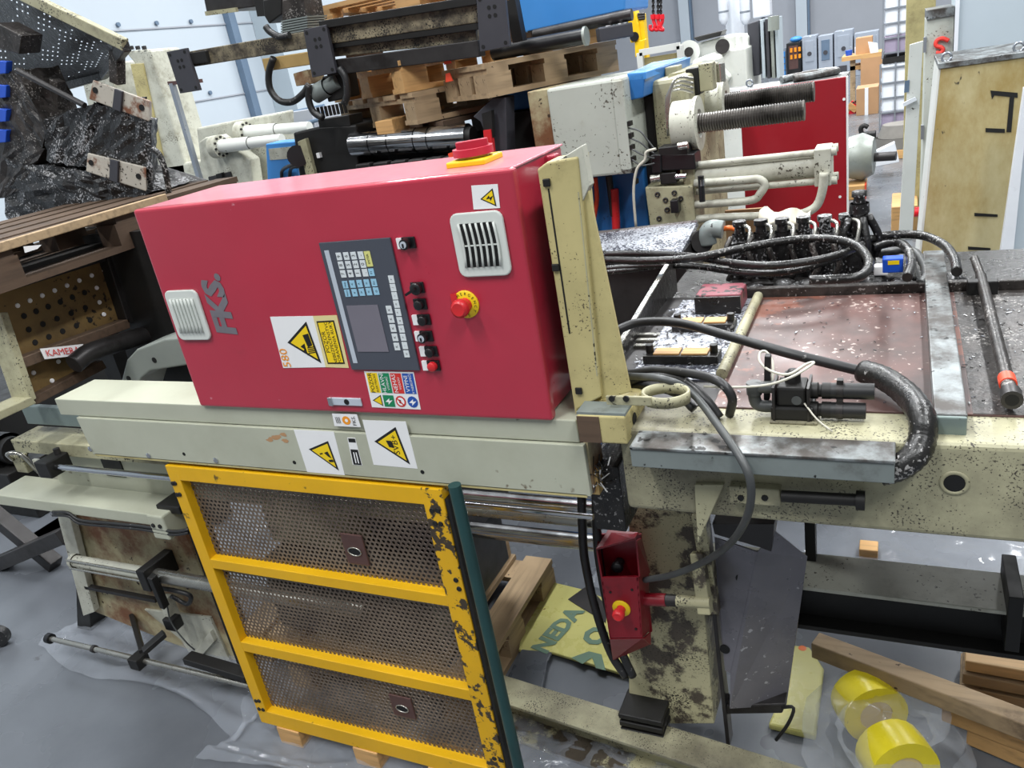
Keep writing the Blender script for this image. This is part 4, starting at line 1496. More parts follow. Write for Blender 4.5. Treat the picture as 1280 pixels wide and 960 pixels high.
part('sack_body', floor_quad([(985, 805), (1012, 808), (1030, 835), (1020, 920), (960, 905), (975, 870)], .03, .025), 'bag_yellow', sb, .008)
p = A(1003, 810, z=.031)
part('rust_stain', MB().lathe((p.x, p.y, .0302), UPZ, [(0, .014), (.0006, .012), (.0006, 0)], 10), 'orange_hose', sb)
for k, (x0, x1, y0, y1, m, lb) in enumerate((
        (-3.45, -2.1, .05, 1.2, 'film_milky', 'crumpled clear plastic film on the floor left of the yellow door'),
        (-2.2, -.95, -.14, .30, 'film_milky', 'crumpled clear plastic film on the floor under the yellow door'),
        (-1.2, -.25, -.10, .30, 'film_milky', 'shiny plastic film on the floor in front of the skid'),
        (-1.2, .9, 1.05, 2.4, 'film_milky', 'wide plastic film on the floor beneath the machine bed'))):
    tag(part('plastic_film', sheet(x0, x1, y0, y1, .004, (.034, .03, .045, .03)[k], 90, 70, 11 + k, (-.16, -.05, 0, 0)[k]), m), lb, 'plastic film', 'plastic film on the floor')

# timbers at lower right
def timber(p0, p1, wd, ht, m, label, grp='timbers on the floor at lower right'):
    return single('timber_beam', label, 'timber', MB().bar(p0, p1, wd, ht), m, .004, grp)


timber(A(1019, 806, z=.20), A(1330, 925, z=.20), .062, .06, 'wood_old', 'long weathered timber lying over the wrapped yellow rolls')
timber(A(1180, 885, z=.10), A(1330, 942, z=.10), .05, .06, 'wood_clean', 'short timber directly under the long weathered one')
timber(A(1212, 913, z=.035), A(1330, 962, z=.035), .06, .06, 'wood_clean', 'lowest short timber on the floor at the photo corner')
timber(A(1200, 842, z=.04), A(1330, 868, z=.04), .16, .04, 'wood_old', 'bottom board of the little timber stack at right')
timber(A(1203, 832, z=.09), A(1330, 856, z=.09), .12, .04, 'wood_old', 'middle board of the little timber stack at right')
timber(A(1206, 812, z=.135), A(1330, 833, z=.135), .15, .04, 'wood_fresh', 'top pale board of the little timber stack at right')
p = A(1086, 672, y=1.5)
timber((p.x, 1.5, 0), (p.x, 1.5, .05), .07, .07, 'wood_clean', 'small pale timber block standing behind the bed', None)
# wrapped rolls
ro = thing('wrapped_rolls', 'yellow rolls wrapped in clear plastic on the floor under the long timber', 'wrapped rolls', tuple(A(1100, 900, z=0)))
c0, c1 = A(1085, 880, z=.10), A(1120, 948, z=.10)
ax = Vector((.45, -.86, .10)).normalized()
for c_, nm in ((c0, 'yellow_roll'), (c1, 'yellow_roll')):
    g = MB().lathe(c_ - ax * .045, ax, [(0, .05), (0, .098), None, (0, .098), (.03, .1), (.10, .098), None, (.10, .098), (.10, .05), None, (.10, .05), (0, .05)], 24)
    o = part(nm, g, 'roll_yellow', ro)
    part('roll_core', MB().lathe(c_ - ax * .052, ax, [(0, 0), (0, .05), None, (0, .05), (.104, .05), None, (.104, .05), (.104, 0)], 18), 'roll_core', o)
g = MB()
random.seed(21)
n, m_ = 26, 12
cc = (c0 + c1) / 2
for j in range(m_ + 1):
    th = math.pi * j / m_ * .5
    for k in range(n):
        a_ = 2 * math.pi * k / n
        r_ = .20 + .05 * math.sin(3 * a_ + j) + random.uniform(-.012, .012)
        hr = math.cos(th) ** .6 if j < m_ else 0.02
        pt = Vector((math.cos(a_) * r_ * hr, math.sin(a_) * r_ * 1.15 * hr, .012 + .165 * math.sin(th) + random.uniform(-.006, .006)))
        g.v.append((cc.x + pt.x, cc.y + pt.y, pt.z))
for j in range(m_):
    for k in range(n):
        g.face((j * n + k, j * n + (k + 1) % n, (j + 1) * n + (k + 1) % n, (j + 1) * n + k), False)
part('clear_wrap', g, 'film_clear', ro, label='clear crumpled plastic wrap')

# ================================================================== left end of the machine, below the rail
def beam(name, label, cat, a_, b_, y, d, m, extra=0.0, bev=.003, top=None):
    """Horizontal beam along x: front face from pixel a_ (top left) to pixel b_ (bottom right)."""
    g = MB()
    p_, q_ = A(*a_, y=y), A(*b_, y=y)
    zt_ = p_.z
    zb_ = A(a_[0] + 4, b_[1] - (b_[0] - a_[0]) * 0, y=y).z if False else q_.z
    g.box(min(p_.x, q_.x), max(p_.x, q_.x) + extra, y, y + d, min(zt_, zb_), max(zt_, zb_))
    return single(name, label, cat, g, m, bev)


a, b = A(20, 509, y=.16), A(98, 537, y=.16)
single('pale_strip', 'pale blue grey steel strip left of the rail end', 'strip', MB().box(a.x, -1.9, .175, .20, A(60, 534, y=.16).z, A(60, 512, y=.16).z), 'aqua_steel', .002)
gb = thing('guide_beam', 'dusty cream guide beam under the left end of the rail', 'beam', (-2.6, .25, .9))
z1_, z0_ = A(15, 550, y=.12).z, A(15, 562, y=.12).z
x0_ = A(13, 551, y=.12).x
part('beam_body', MB().box(x0_, -1.2, .12, .24, z0_ - .01, z1_), 'cream_grimy', gb, .004)
part('inner_plate', MB().box(x0_ + .12, -1.2, .16, .175, z0_ - .16, z0_ - .012), 'cream_rail', gb)
part('dark_gap_plate', MB().box(x0_ + .42, x0_ + .52, .155, .16, z0_ - .10, z0_ - .01), 'black_steel', gb)
# chrome guide rod with black end block
p0, p1 = A(70, 581, y=.06), A(207, 599, y=.06)
zc = (A(70, 582, y=.06).z + A(207, 598, y=.06).z) / 2
single('guide_rod', 'chrome guide rod with its end in a black block at far left', 'rod', MB().cyl((p0.x, .06, zc), (-1.3, .06, zc), .0115, 16), 'chrome')
eb2 = thing('end_block', 'black square end block holding the chrome guide rod', 'block', (p0.x, .08, zc - .03))
part('block', MB().box(p0.x - .075, p0.x - .003, .03, .12, zc - .034, zc + .028), 'black_steel', eb2, .004)
part('eye_bolt', MB().cyl((p0.x - .03, .10, zc + .028), (p0.x - .03, .10, zc + .05), .012, 10), 'dark_steel', eb2)
# cream slide beam
sl = thing('slide_beam', 'cream slide beam with bolted end clamp at lower left', 'beam', (-2.6, .1, .7))
sx_0 = A(0, 617, y=.04).x - .06
zt3 = A(100, 632, y=.04).z
zb3 = zt3 - .046
xe = A(186, 645, y=.04).x
part('beam_body', MB().box(sx_0, xe, .04, .185, zb3, zt3), 'cream_rail', sl, .004)
part('end_clamp', MB().box(xe, xe + .075, .03, .16, zb3 - .045, zt3 + .004), 'cream_rail', sl, .006)
part('clamp_cap', MB().box(xe + .01, xe + .12, .07, .18, zt3 - .01, zt3 + .02), 'black_steel', sl, .004)
for dx in (.02, .052):
    part('bolt_head', MB().lathe((xe + dx, .03, zt3 - .035), (0, -1, 0), [(0, .008), (.004, .008), None, (.004, .008), (.004, 0)], 8), 'black_steel', sl)
part('ledge_plate', MB().box(A(50, 596, y=.19).x, xe + .08, .187, .20, zt3 - .01, zt3 + .075), 'cream_pale', sl, .002)
for px, py in ((88, 601), (134, 605), (184, 610)):
    p = A(px, py, y=.187)
    part('bolt_head', MB().lathe(p, (0, -1, 0), [(0, .007), (.004, .007), None, (.004, .007), (.004, 0)], 8), 'black_steel', sl)
# cable run below
pts = [(66, 640), (85, 641), (100, 650), (140, 654), (180, 658), (215, 664), (236, 662)]
for k in range(2):
    single('black_cable', ('upper' if k == 0 else 'lower') + ' black cable clipped under the cream slide beam', 'cable', MB().tube([A(px, py + 4 * k, y=.035) for px, py in pts], .0055, 8, 5), 'rubber', 0, 'cables under the slide beam')
# rusty leg plate
LPY = .30
lp = thing('rusty_leg_plate', 'rust stained cream leg plate with pneumatic cylinder left of the yellow door', 'machine leg', tuple(A(200, 830, y=LPY)))
part('plate', MB().prism([A(78, 640, y=LPY), A(226, 655, y=LPY), A(306, 840, y=LPY), A(205, 800, y=LPY), A(112, 762, y=LPY)], (0, .02, 0)), 'cream_rusty', lp, .002)
part('left_flange', MB().prism([A(70, 638, y=LPY - .04), A(86, 642, y=LPY - .04), A(118, 765, y=LPY - .04), A(104, 770, y=LPY - .04)], (0, .03, 0)), 'cream_pale', lp, .002)
part('black_channel', MB().prism([A(94, 706, y=LPY - .02), A(108, 708, y=LPY - .02), A(116, 822, y=LPY - .02), A(98, 826, y=LPY - .02)], (0, .10, 0)), 'black_steel', lp, .002)
part('edge_seal', MB().prism([A(226, 640, y=LPY - .03), A(244, 640, y=LPY - .03), A(318, 845, y=LPY - .03), A(304, 850, y=LPY - .03)], (0, .05, 0)), 'black_steel', lp)
part('lower_foot_plate', MB().prism([A(180, 762, y=LPY - .012), A(262, 772, y=LPY - .012), A(290, 832, y=LPY - .012), A(240, 822, y=LPY - .012), A(226, 800, y=LPY - .012)], (0, .012, 0)), 'cream_pale', lp, .002)
part('hanging_bracket', MB().prism([A(243, 815, y=LPY - .03), A(262, 790, y=LPY - .03), A(268, 802, y=LPY - .03), A(250, 822, y=LPY - .03)], (0, .018, 0)), 'cream_pale', lp, .002)
# pneumatic cylinder
c0_, c1_ = A(92, 702, y=.20), A(188, 716, y=.20)
zc = (c0_.z + c1_.z) / 2
cy = part('cylinder_barrel', MB().lathe((c0_.x, .20, zc), RT, [(0, 0), (0, .030), None, (0, .030), (.02, .030), None, (.02, .025), (c1_.x - c0_.x, .025), None, (c1_.x - c0_.x, .025), (c1_.x - c0_.x, 0)], 20), 'cream_pale', lp, label='pale cylinder barrel')
part('tie_rod', MB().cyl((c0_.x, .175, zc + .02), (c1_.x, .175, zc + .02), .005, 8), 'chrome_dull', cy)
part('tie_rod', MB().cyl((c0_.x, .175, zc - .02), (c1_.x, .175, zc - .02), .005, 8), 'chrome_dull', cy)
part('cylinder_clamp', MB().box(c1_.x - .01, c1_.x + .035, .15, .30, zc - .045, zc + .05), 'black_steel', lp, .004)
part('cylinder_sleeve', MB().cyl((c1_.x + .035, .20, zc), (-1.6, .20, zc), .027, 20), 'chrome_dull', lp)
part('under_rail', MB().bar(A(108, 733, y=.27), A(196, 750, y=.27), .02, .016), 'dark_steel', lp)
p = A(212, 760, y=.24)
part('air_fitting', MB().box(p.x - .025, p.x + .01, .22, .27, p.z - .05, p.z + .05), 'cream_pale', lp, .004)
part('air_valve', MB().box(p.x - .02, p.x + .04, .20, .25, p.z - .085, p.z - .03), 'black_plastic', lp, .006)
part('air_tube', MB().tube([A(200, 735, y=.2), A(222, 739, y=.19), A(238, 745, y=.2), A(234, 755, y=.22), A(214, 745, y=.22)], .009, 8, 5), 'rubber', lp)
part('thin_wire', MB().tube([A(208, 752, y=.19), A(214, 778, y=.19), A(232, 802, y=.19), A(243, 812, y=.22)], .003, 6, 5), 'conduit_grey', lp)
part('clamp_arm', MB().bar(A(190, 720, y=.15), A(206, 758, y=.17), .025, .03, (0, 1, 0)), 'black_steel', lp, .003)
# rod near the floor
r0, r1 = A(62, 798, z=.13), A(312, 857, z=.13)
fr_ = thing('ejector_rod', 'long steel rod with black end cap near the floor at lower left', 'rod', ((r0.x + r1.x) / 2, r0.y, .10))
part('rod', MB().cyl(r0, r1, .0115, 14), 'chrome_dull', fr_)
dv = (r1 - r0).normalized()
part('end_cap', MB().cyl(r0 - dv * .012, r0 + dv * .012, .022, 16), 'black_plastic', fr_)
part('collar', MB().cyl(r0 + dv * .28, r0 + dv * .295, .016, 14), 'dark_steel', fr_)
pc = A(174, 826, z=.13)
hg = thing('rod_hanger', 'black angled steel hanger gripping the long floor rod', 'bracket', (pc.x, pc.y, .1))
part('clamp', MB().cbox((pc.x, pc.y, .132), .055, .06, .05), 'black_steel', hg, .003)
part('riser', MB().bar((pc.x + .01, pc.y + .02, .15), A(166, 772, y=LPY), .045, .02, (0, -1, 0)), 'black_steel', hg, .003)
part('arm', MB().bar((pc.x + .02, pc.y + .02, .165), (pc.x + .07, pc.y + .10, .20), .04, .02), 'black_steel', hg, .002)
a = A(236, 820, z=.16)
single('slide_shoe', 'black steel slide shoe beside the yellow door corner near the floor', 'bracket', MB().bar(A(235, 822, z=.17), A(312, 845, z=.17), .05, .03), 'black_steel', .003)
# dark machine interior behind the mesh door
md = thing('moving_platen', 'dark grimy platen block behind the perforated door panels', 'platen', (-1.7, .45, .5))
part('platen_block', MB().box(-2.1, -1.72, .36, .80, .60, 1.12), 'cream_grimy', md, .01)
part('platen_frame', MB().box(-1.66, -1.30, .40, .80, .62, 1.12), 'dark_steel', md, .01)
part('lower_frame', MB().box(-2.06, -1.36, .24, .80, .31, .60), 'dark_steel', md, .006)

# debris in the shade at far left
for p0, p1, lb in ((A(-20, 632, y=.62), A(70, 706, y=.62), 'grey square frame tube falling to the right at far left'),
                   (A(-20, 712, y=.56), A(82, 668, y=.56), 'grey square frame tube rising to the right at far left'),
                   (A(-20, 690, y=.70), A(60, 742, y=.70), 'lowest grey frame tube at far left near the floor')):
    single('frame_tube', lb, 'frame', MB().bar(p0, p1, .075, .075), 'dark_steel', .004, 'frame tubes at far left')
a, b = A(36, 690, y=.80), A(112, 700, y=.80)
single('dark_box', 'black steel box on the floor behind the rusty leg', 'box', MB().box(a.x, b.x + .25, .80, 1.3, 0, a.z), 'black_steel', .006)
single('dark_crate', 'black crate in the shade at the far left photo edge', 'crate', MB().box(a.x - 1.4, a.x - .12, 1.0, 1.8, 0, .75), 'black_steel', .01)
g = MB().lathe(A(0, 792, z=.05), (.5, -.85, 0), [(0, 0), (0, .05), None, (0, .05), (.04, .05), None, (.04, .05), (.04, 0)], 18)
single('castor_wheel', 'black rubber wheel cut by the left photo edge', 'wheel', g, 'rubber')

# motor cluster in the shade at the far left edge
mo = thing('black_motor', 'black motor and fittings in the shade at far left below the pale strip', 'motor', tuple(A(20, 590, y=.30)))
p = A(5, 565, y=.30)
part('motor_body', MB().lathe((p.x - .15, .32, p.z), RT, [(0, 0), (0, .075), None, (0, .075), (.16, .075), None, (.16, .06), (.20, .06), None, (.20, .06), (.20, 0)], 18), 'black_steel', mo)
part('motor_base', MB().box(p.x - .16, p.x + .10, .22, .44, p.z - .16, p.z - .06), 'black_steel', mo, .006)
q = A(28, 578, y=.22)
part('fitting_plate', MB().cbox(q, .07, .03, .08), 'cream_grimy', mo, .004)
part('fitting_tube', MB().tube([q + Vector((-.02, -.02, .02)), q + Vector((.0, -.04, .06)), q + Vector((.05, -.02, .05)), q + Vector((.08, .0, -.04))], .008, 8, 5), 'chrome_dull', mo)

# ================================================================== brown drilled platen and black gripper at upper left
PX = -2.78
X = lambda px, py, dx=0.0: A(px, py, x=PX + dx)
pt = thing('drilled_platen', 'brown steel platen with rows of drilled holes at the left edge', 'platen', tuple(X(80, 500)))
pl_pts = [(-20, 370), (130, 322), (163, 402), (20, 452)]
part('plate', MB().prism([X(*p) for p in pl_pts], (-.03, 0, 0)), 'platen_brown', pt)
part('lower_plate', MB().prism([X(*p) for p in ((28, 450), (92, 428), (122, 452), (46, 500))], (-.03, 0, 0)), 'platen_brown', pt)
part('top_frame', MB().prism([X(-20, 348, .06), X(128, 303, .06), X(133, 326, .06), X(-20, 374, .06)], (-.10, 0, 0)), 'black_steel', pt, .003)
part('right_frame', MB().prism([X(128, 305, .05), X(172, 292, .05), X(206, 400, .05), X(160, 404, .05)], (-.14, 0, 0)), 'black_steel', pt, .003)
part('lower_frame', MB().prism([X(28, 447, .05), X(162, 398, .05), X(163, 410, .05), X(32, 460, .05)], (-.08, 0, 0)), 'wood_dark', pt, .003)
part('bottom_edge', MB().prism([X(42, 496, .04), X(128, 450, .04), X(134, 460, .04), X(46, 506, .04)], (-.05, 0, 0)), 'wood_dark', pt, .003)
part('side_flange', MB().prism([X(0, 392, .05), X(10, 390, .05), X(46, 498, .05), X(38, 503, .05)], (-.10, 0, 0)), 'cream_grimy', pt, .003)
part('base_flange', MB().prism([X(-10, 518, .06), X(40, 496, .06), X(46, 504, .06), X(-10, 530, .06)], (-.10, 0, 0)), 'cream_grimy', pt, .003)
mh = mesh_of(MB().lathe((0, 0, 0), RT, [(0, .011), (.0012, .0105), None, (.0012, .0105), (.0012, 0)], 10), 'hole_black', name='drilled_hole')
ml = mesh_of(MB().lathe((0, 0, 0), RT, [(0, .009), (.004, .007), None, (.004, .007), (.004, 0)], 10), 'paper', name='drilled_hole')
rows = [((22, 382), (130, 338), 8, 1), ((30, 395), (136, 354), 8, 0), ((36, 412), (142, 371), 7, 0), ((44, 428), (147, 386), 7, 0), ((73, 452), (96, 446), 2, 1), ((42, 466), (65, 476), 2, 0)]
for (xa, ya), (xb, yb), n_, br_ in rows:
    for k in range(n_):
        t = k / max(1, n_ - 1)
        p = X(xa + (xb - xa) * t, ya + (yb - ya) * t, .001)
        piece('drilled_hole', ml if (br_ or k >= n_ - 2) else mh, pt, p)
for px, py in ((169, 325), (175, 340), (186, 369), (196, 390)):
    piece('drilled_hole', ml, pt, X(px, py, .052))
note = thing('paper_note', 'white paper note with red handwriting taped to the brown platen', 'note', tuple(X(78, 445, .06)))
q = [X(50, 436, .06), X(104, 430, .06), X(101, 444, .065), X(56, 449, .065)]
part('paper', MB().prism(q, (-.002, 0, 0)), 'paper', note)
g = MB()
mid = (q[0] + q[1] + q[2] + q[3]) / 4 + Vector((.004, 0, 0))
g.text('KAMERA', mid, q[1] - q[0], q[0] - q[3], .034)
part('handwriting', g, 'ink_red', note)
# dark arm
single('dark_boom', 'dark rubber covered arm reaching from the brown platen behind the red cabinet', 'boom', MB().tube([X(92, 456, .10), X(112, 441, .10), X(150, 428, .09), X(190, 416, .08), X(226, 402, .08)], .035, 12, 5), 'dark_steel')
# grey arched casting
ca = thing('grey_casting', 'pale grey arched robot casting behind the rail beside the red cabinet', 'casting', tuple(A(180, 495, y=.45)))
cyy = .42
part('arch', MB().prism([A(p_[0], p_[1], y=cyy) for p_ in ((146, 496), (158, 450), (170, 437), (205, 424), (245, 420), (245, 455), (188, 464), (176, 474), (170, 496))], (0, .14, 0)), 'grey_casting', ca, .008, 3)
for px, py in ((193, 450), (161, 473)):
    part('recess_bolt', MB().lathe(A(px, py, y=cyy), (0, -1, 0), [(0, .011), (.002, .011), None, (.002, .011), (.002, 0)], 10), 'black_steel', ca)
part('dark_inner_panel', MB().box(A(172, 480, y=.60).x, -1.9, .60, .64, 1.1, 1.75), 'black_steel', ca)
# pallet below the gripper
pz = A(205, 252, y=.75).z
# oily gripper head
GY = .95
G = lambda px, py, y=GY: A(px, py, y=y)
gr = thing('oily_gripper', 'black oil caked gripper head with perforated tray on the dark pallet', 'gripper', tuple(G(120, 250)))
part('head_block', roughen(MB().prism([G(118, 128), G(190, 150), G(190, 226), G(112, 212)], (-.30, .30, 0)), .014, 9), 'black_fluff', gr)
for q, nm in (([G(122, 99), G(192, 125), G(192, 151), G(117, 123)], 'upper'), ([G(115, 190), G(188, 208), G(188, 238), G(113, 213)], 'lower')):
    o = part('jaw_plate', MB().prism([p_ + Vector((0, -.022, 0)) for p_ in q], (-.14, .14, 0)), 'jaw_paint', gr, .004)
    m1 = [q[0].lerp(q[1], t) + Vector((0, -.0225, 0)) for t in (.42, .56)]
    m2 = [q[3].lerp(q[2], t) + Vector((0, -.0225, 0)) for t in (.56, .42)]
    part('jaw_strap', MB().prism(m1 + m2, (0, -.01, 0)), 'slate_plate', o, .002)
    for t in (.08, .88):
        c_ = q[0].lerp(q[1], t).lerp(q[3].lerp(q[2], t), .45) + Vector((0, -.0225, 0))
        part('jaw_hole', MB().lathe(c_, (.2, -1, 0), [(0, .012), (.004, .012), None, (.004, .012), (.004, 0)], 10), 'hole_black', o)
part('neck_block', roughen(MB().prism([G(56, 150), G(118, 130), G(112, 212), G(58, 200)], (0, .28, 0)), .016, 7), 'black_fluff', gr)
part('wrist_arm', roughen(MB().prism([G(0, 95), G(20, 88), G(58, 160), G(52, 190), G(0, 175)], (0, .2, 0)), .014, 7), 'oily_steel', gr)
part('lower_arm', roughen(MB().prism([G(-10, 172), G(56, 186), G(22, 240), G(-10, 250)], (0, .2, 0)), .014, 7), 'oily_steel', gr)
part('support_rod', MB().cyl(G(22, 88, GY - .05), G(106, 132, GY - .05), .012, 12), 'dark_steel', gr)
# perforated tray seen from below, real holes in a sheet
ta, tb, tc_, td = G(-30, -35, GY + .10), G(157, 56, GY + .0), G(128, 92, GY + .35), G(-10, 132, GY + .45)
part('tray_rim_front', MB().bar(ta, tb, .03, .045, (0, 0, 1)), 'cream_grimy', gr, .004)
part('tray_rim_right', MB().bar(tb, tc_, .03, .05), 'oily_black', gr, .004)
part('tray_rim_back', MB().bar(tc_, td, .03, .05), 'oily_black', gr, .004)
g = MB()
n1, n2 = 26, 18
for j in range(n2):
    for i in range(n1):
        def W(u, v):
            return tuple(ta.lerp(tb, u).lerp(td.lerp(tc_, u), v))
        u0, u1, v0, v1 = i / n1, (i + 1) / n1, j / n2, (j + 1) / n2
        e1, e2 = .36 / n1, .38 / n2
        solid = math.sin(i * 1.3 + j * .7) + math.sin(j * 1.1 - i * .35) > .0
        b_ = len(g.v)
        g.v += [W(u0, v0), W(u1, v0), W(u1, v1), W(u0, v1)]
        if solid:
            g.face((b_, b_ + 1, b_ + 2, b_ + 3))
            continue
        g.v += [W(u0 + e1, v0 + e2), W(u1 - e1, v0 + e2), W(u1 - e1, v1 - e2), W(u0 + e1, v1 - e2)]
        for k in range(4):
            g.face((b_ + k, b_ + (k + 1) % 4, b_ + 4 + (k + 1) % 4, b_ + 4 + k))
part('perforated_tray', g, 'oily_black', gr)
for px, py, qx, qy in ((72, 100, 74, 150), (146, 62, 147, 104)):
    part('tray_post', MB().bar(G(px, py, GY + .12), G(qx, qy, GY + .12), .045, .045, (0, 1, 0)), 'oily_steel', gr, .003)
part('side_bracket', MB().prism([G(-5, 28), G(27, 45), G(24, 68), G(-5, 60)], (0, .1, 0)), 'oily_steel', gr, .004)
bp = thing('blue_clip', 'blue plastic cable clips at the left photo edge', 'clip', tuple(G(3, 150, GY - .02)))
for py in (82, 112, 142, 168):
    part('clip', MB().prism([G(-5, py - 6, GY - .02), G(8, py - 5, GY - .02), G(7, py + 10, GY - .02), G(-5, py + 11, GY - .02)], (0, .03, 0)), 'blue_plastic', bp, .003)
single('oil_hose', 'black oily hose drooping right of the gripper head', 'hose', MB().tube([G(190, 185, GY - .03), G(200, 195, GY - .03), G(208, 220, GY - .03), G(212, 250, GY - .02)], .012, 10, 5), 'rubber_oily')
single('lying_steel_tube', 'grey steel tube lying behind the gripper towards the red cabinet', 'tube', MB().cyl(G(150, 203, 1.3), G(275, 243, 1.25), .045, 18), 'dark_steel')
part('oily_base', roughen(MB().prism([G(10, 200), G(115, 215), G(190, 240), G(120, 262), G(5, 275)], (0, .25, 0)), .02, 8), 'black_fluff', gr)

# ================================================================== pallet and boards under the gripper
put_pallet('wood_dark', (-2.98, .62, 1.69), 90, 'dark oily pallet carrying the black gripper head at upper left', 'stacked pallets at upper left')
single('pallet_lit_edge', 'paler strip standing in for the lit edge of the dark oily pallet', 'board', MB().bar(A(-30, 318, x=-2.57), A(207, 247, x=-2.57), .02, .03), 'wood_old', .003)  # separate paler wood stands in for light on the board edge
ps = thing('platen_stand', 'dark steel stand under the dark oily pallet', 'stand', (-3.2, .8, 0))
part('stand_top', MB().box(-3.5, -2.84, .05, 1.3, 1.62, 1.685), 'black_steel', ps)
for xx, yy in ((-3.4, .95), (-2.95, 1.2), (-3.4, 1.2)):
    part('stand_leg', MB().box(xx - .05, xx + .05, yy - .05, yy + .05, 0, 1.62), 'black_steel', ps)
single('white_tag', 'white plastic tag on the dark pallet above the brown platen', 'tag', MB().prism([A(30, 308, x=-2.55), A(52, 306, x=-2.55), A(47, 311, x=-2.55), A(32, 316, x=-2.55)], (-.004, 0, 0)), 'paper')
for k, (a_, b_, y, m, lb) in enumerate((((120, 286), (172, 270), 1.1, 'cream_pale', 'pale steel profile between the dark pallet and the red cabinet'),
                                       ((118, 293), (178, 282), 1.0, 'dark_steel', 'dark round bar just below the pale steel profile'))):
    single('steel_profile', lb, 'profile', MB().bar(A(*a_, y=y), A(*b_, y=y), .05, .04), m, .004)

# ================================================================== side wall details, column
WX = -10.19
c0 = A(345, 60, x=WX)
col = tag(part('trim_1', MB().box(WX, WX + .5, c0.y - .45, c0.y + .35, 0, 8.5), 'column_grey'), 'grey steel column on the side wall', None, None, 'structure')
pz0 = A(295, 60, x=WX)
tag(part('trim_2', MB().box(WX, WX + .12, pz0.y - .10, pz0.y + .06, 0, 8.5), 'pipe_blue'), 'blue grey conduit on the side wall', None, None, 'structure')
for zz in (2.25, 3.35):
    tag(part('trim_3', MB().box(WX, WX + .012, -6, 30, zz, zz + .02), 'wall_grey'), 'panel joint of the side wall', None, None, 'structure')
for k, (px, py) in enumerate(((147, 31), (195, 29), (238, 27), (262, 116), (320, 25))):
    p = A(px, py, x=WX)
    part('wall_bolt', MB().lathe(p, RT, [(0, .032), (.03, .032), None, (.03, .032), (.03, 0)], 10), 'pipe_blue', bpy.data.objects['wall_left'])
for k, px in enumerate((858, 1003)):
    p = A(px, 40, y=30.4)
    tag(part('trim_4', MB().box(p.x - .18, p.x + .18, 30.2, 30.5, 0, 8.8), 'wall_white'), 'white steel column on the far wall', None, None, 'structure')
    part('column_shadow_strip', MB().box(p.x + .19, p.x + .26, 30.25, 30.5, 0, 8.8), 'pipe_blue', bpy.data.objects['trim_4' if k == 0 else 'trim_4.001'])  # solid darker strip built in place of shade beside the column

# cream press columns in the left background
PY = 4.2
Q = lambda px, py, y=PY: A(px, py, y=y)
pf = thing('press_frame', 'tall cream slanted machine column behind the black gripper', 'machine frame', (Q(190, 200).x, PY, 0))
part('right_column', MB().prism([Q(155, 64), Q(188, 62), Q(230, 200), Q(240, 260), Q(208, 260), Q(170, 82)], (0, .35, 0)), 'cream_pale', pf, .02)
part('recess', MB().prism([Q(165, 80), Q(180, 79), Q(205, 195), Q(190, 197)], (0, -.02, 0)), 'cream_tower', pf, .004)
part('left_column', MB().prism([Q(100, 94), Q(134, 78), Q(160, 160), Q(170, 260), Q(140, 260)], (0, .35, 0)), 'cream_pale', pf, .02)
p = Q(230, 300)
part('base', MB().box(p.x - 2.0, p.x + .6, PY, PY + .6, 0, Q(220, 205).z), 'cream_pale', pf, .02)
for k in range(3):
    q = Q(165 + 8 * k, 62)
    part('top_bolt', MB().cyl(q, q + Vector((0, 0, .03)), .02, 8), 'dark_steel', pf)
tp = thing('thin_post', 'thin grey post with short cross bar left of the red cabinet top', 'post', (Q(247, 228, 3.2).x, 3.2, 0))
a, b = Q(215, 104, 3.2), Q(250, 240, 3.2)
part('upright', MB().bar(a, (b.x, 3.2, 0), .035, .035, (0, 1, 0)), 'cage_steel', tp)
part('cross_bar', MB().bar(Q(211, 104, 3.2), Q(252, 101, 3.2), .025, .025), 'handle_plate', tp)

# flanged cream machine with two white cylinders
FY_ = 3.4
Q = lambda px, py, y=FY_: A(px, py, y=y)
fm = thing('flanged_machine', 'cream machine head with two flanged white cylinders behind the cabinet', 'machine', (Q(300, 230).x, FY_, 0))
part('rear_housing', MB().prism([Q(245, 160, 3.6), Q(337, 143, 3.6), Q(345, 300, 3.6), Q(262, 300, 3.6)], (0, .3, 0)), 'cream_pale', fm, .015)
part('front_plate', MB().prism([Q(248, 178), Q(256, 172), Q(270, 170), Q(296, 188), Q(312, 200), Q(318, 240), Q(330, 320), Q(260, 320)], (0, .12, 0)), 'cream_pale', fm, .01)
p = Q(300, 260)
part('machine_base', MB().box(p.x - .45, p.x + .55, FY_ - .05, FY_ + .6, 0, Q(300, 235).z), 'cream_pale', fm, .01)
part('window_recess', MB().prism([Q(261, 221), Q(289, 214), Q(296, 236), Q(264, 240)], (0, -.01, 0)), 'dark_steel', fm, .004)
part('window_bar', MB().prism([Q(273, 217), Q(280, 215), Q(284, 236), Q(277, 238)], (0, -.03, 0)), 'hole_black', fm)
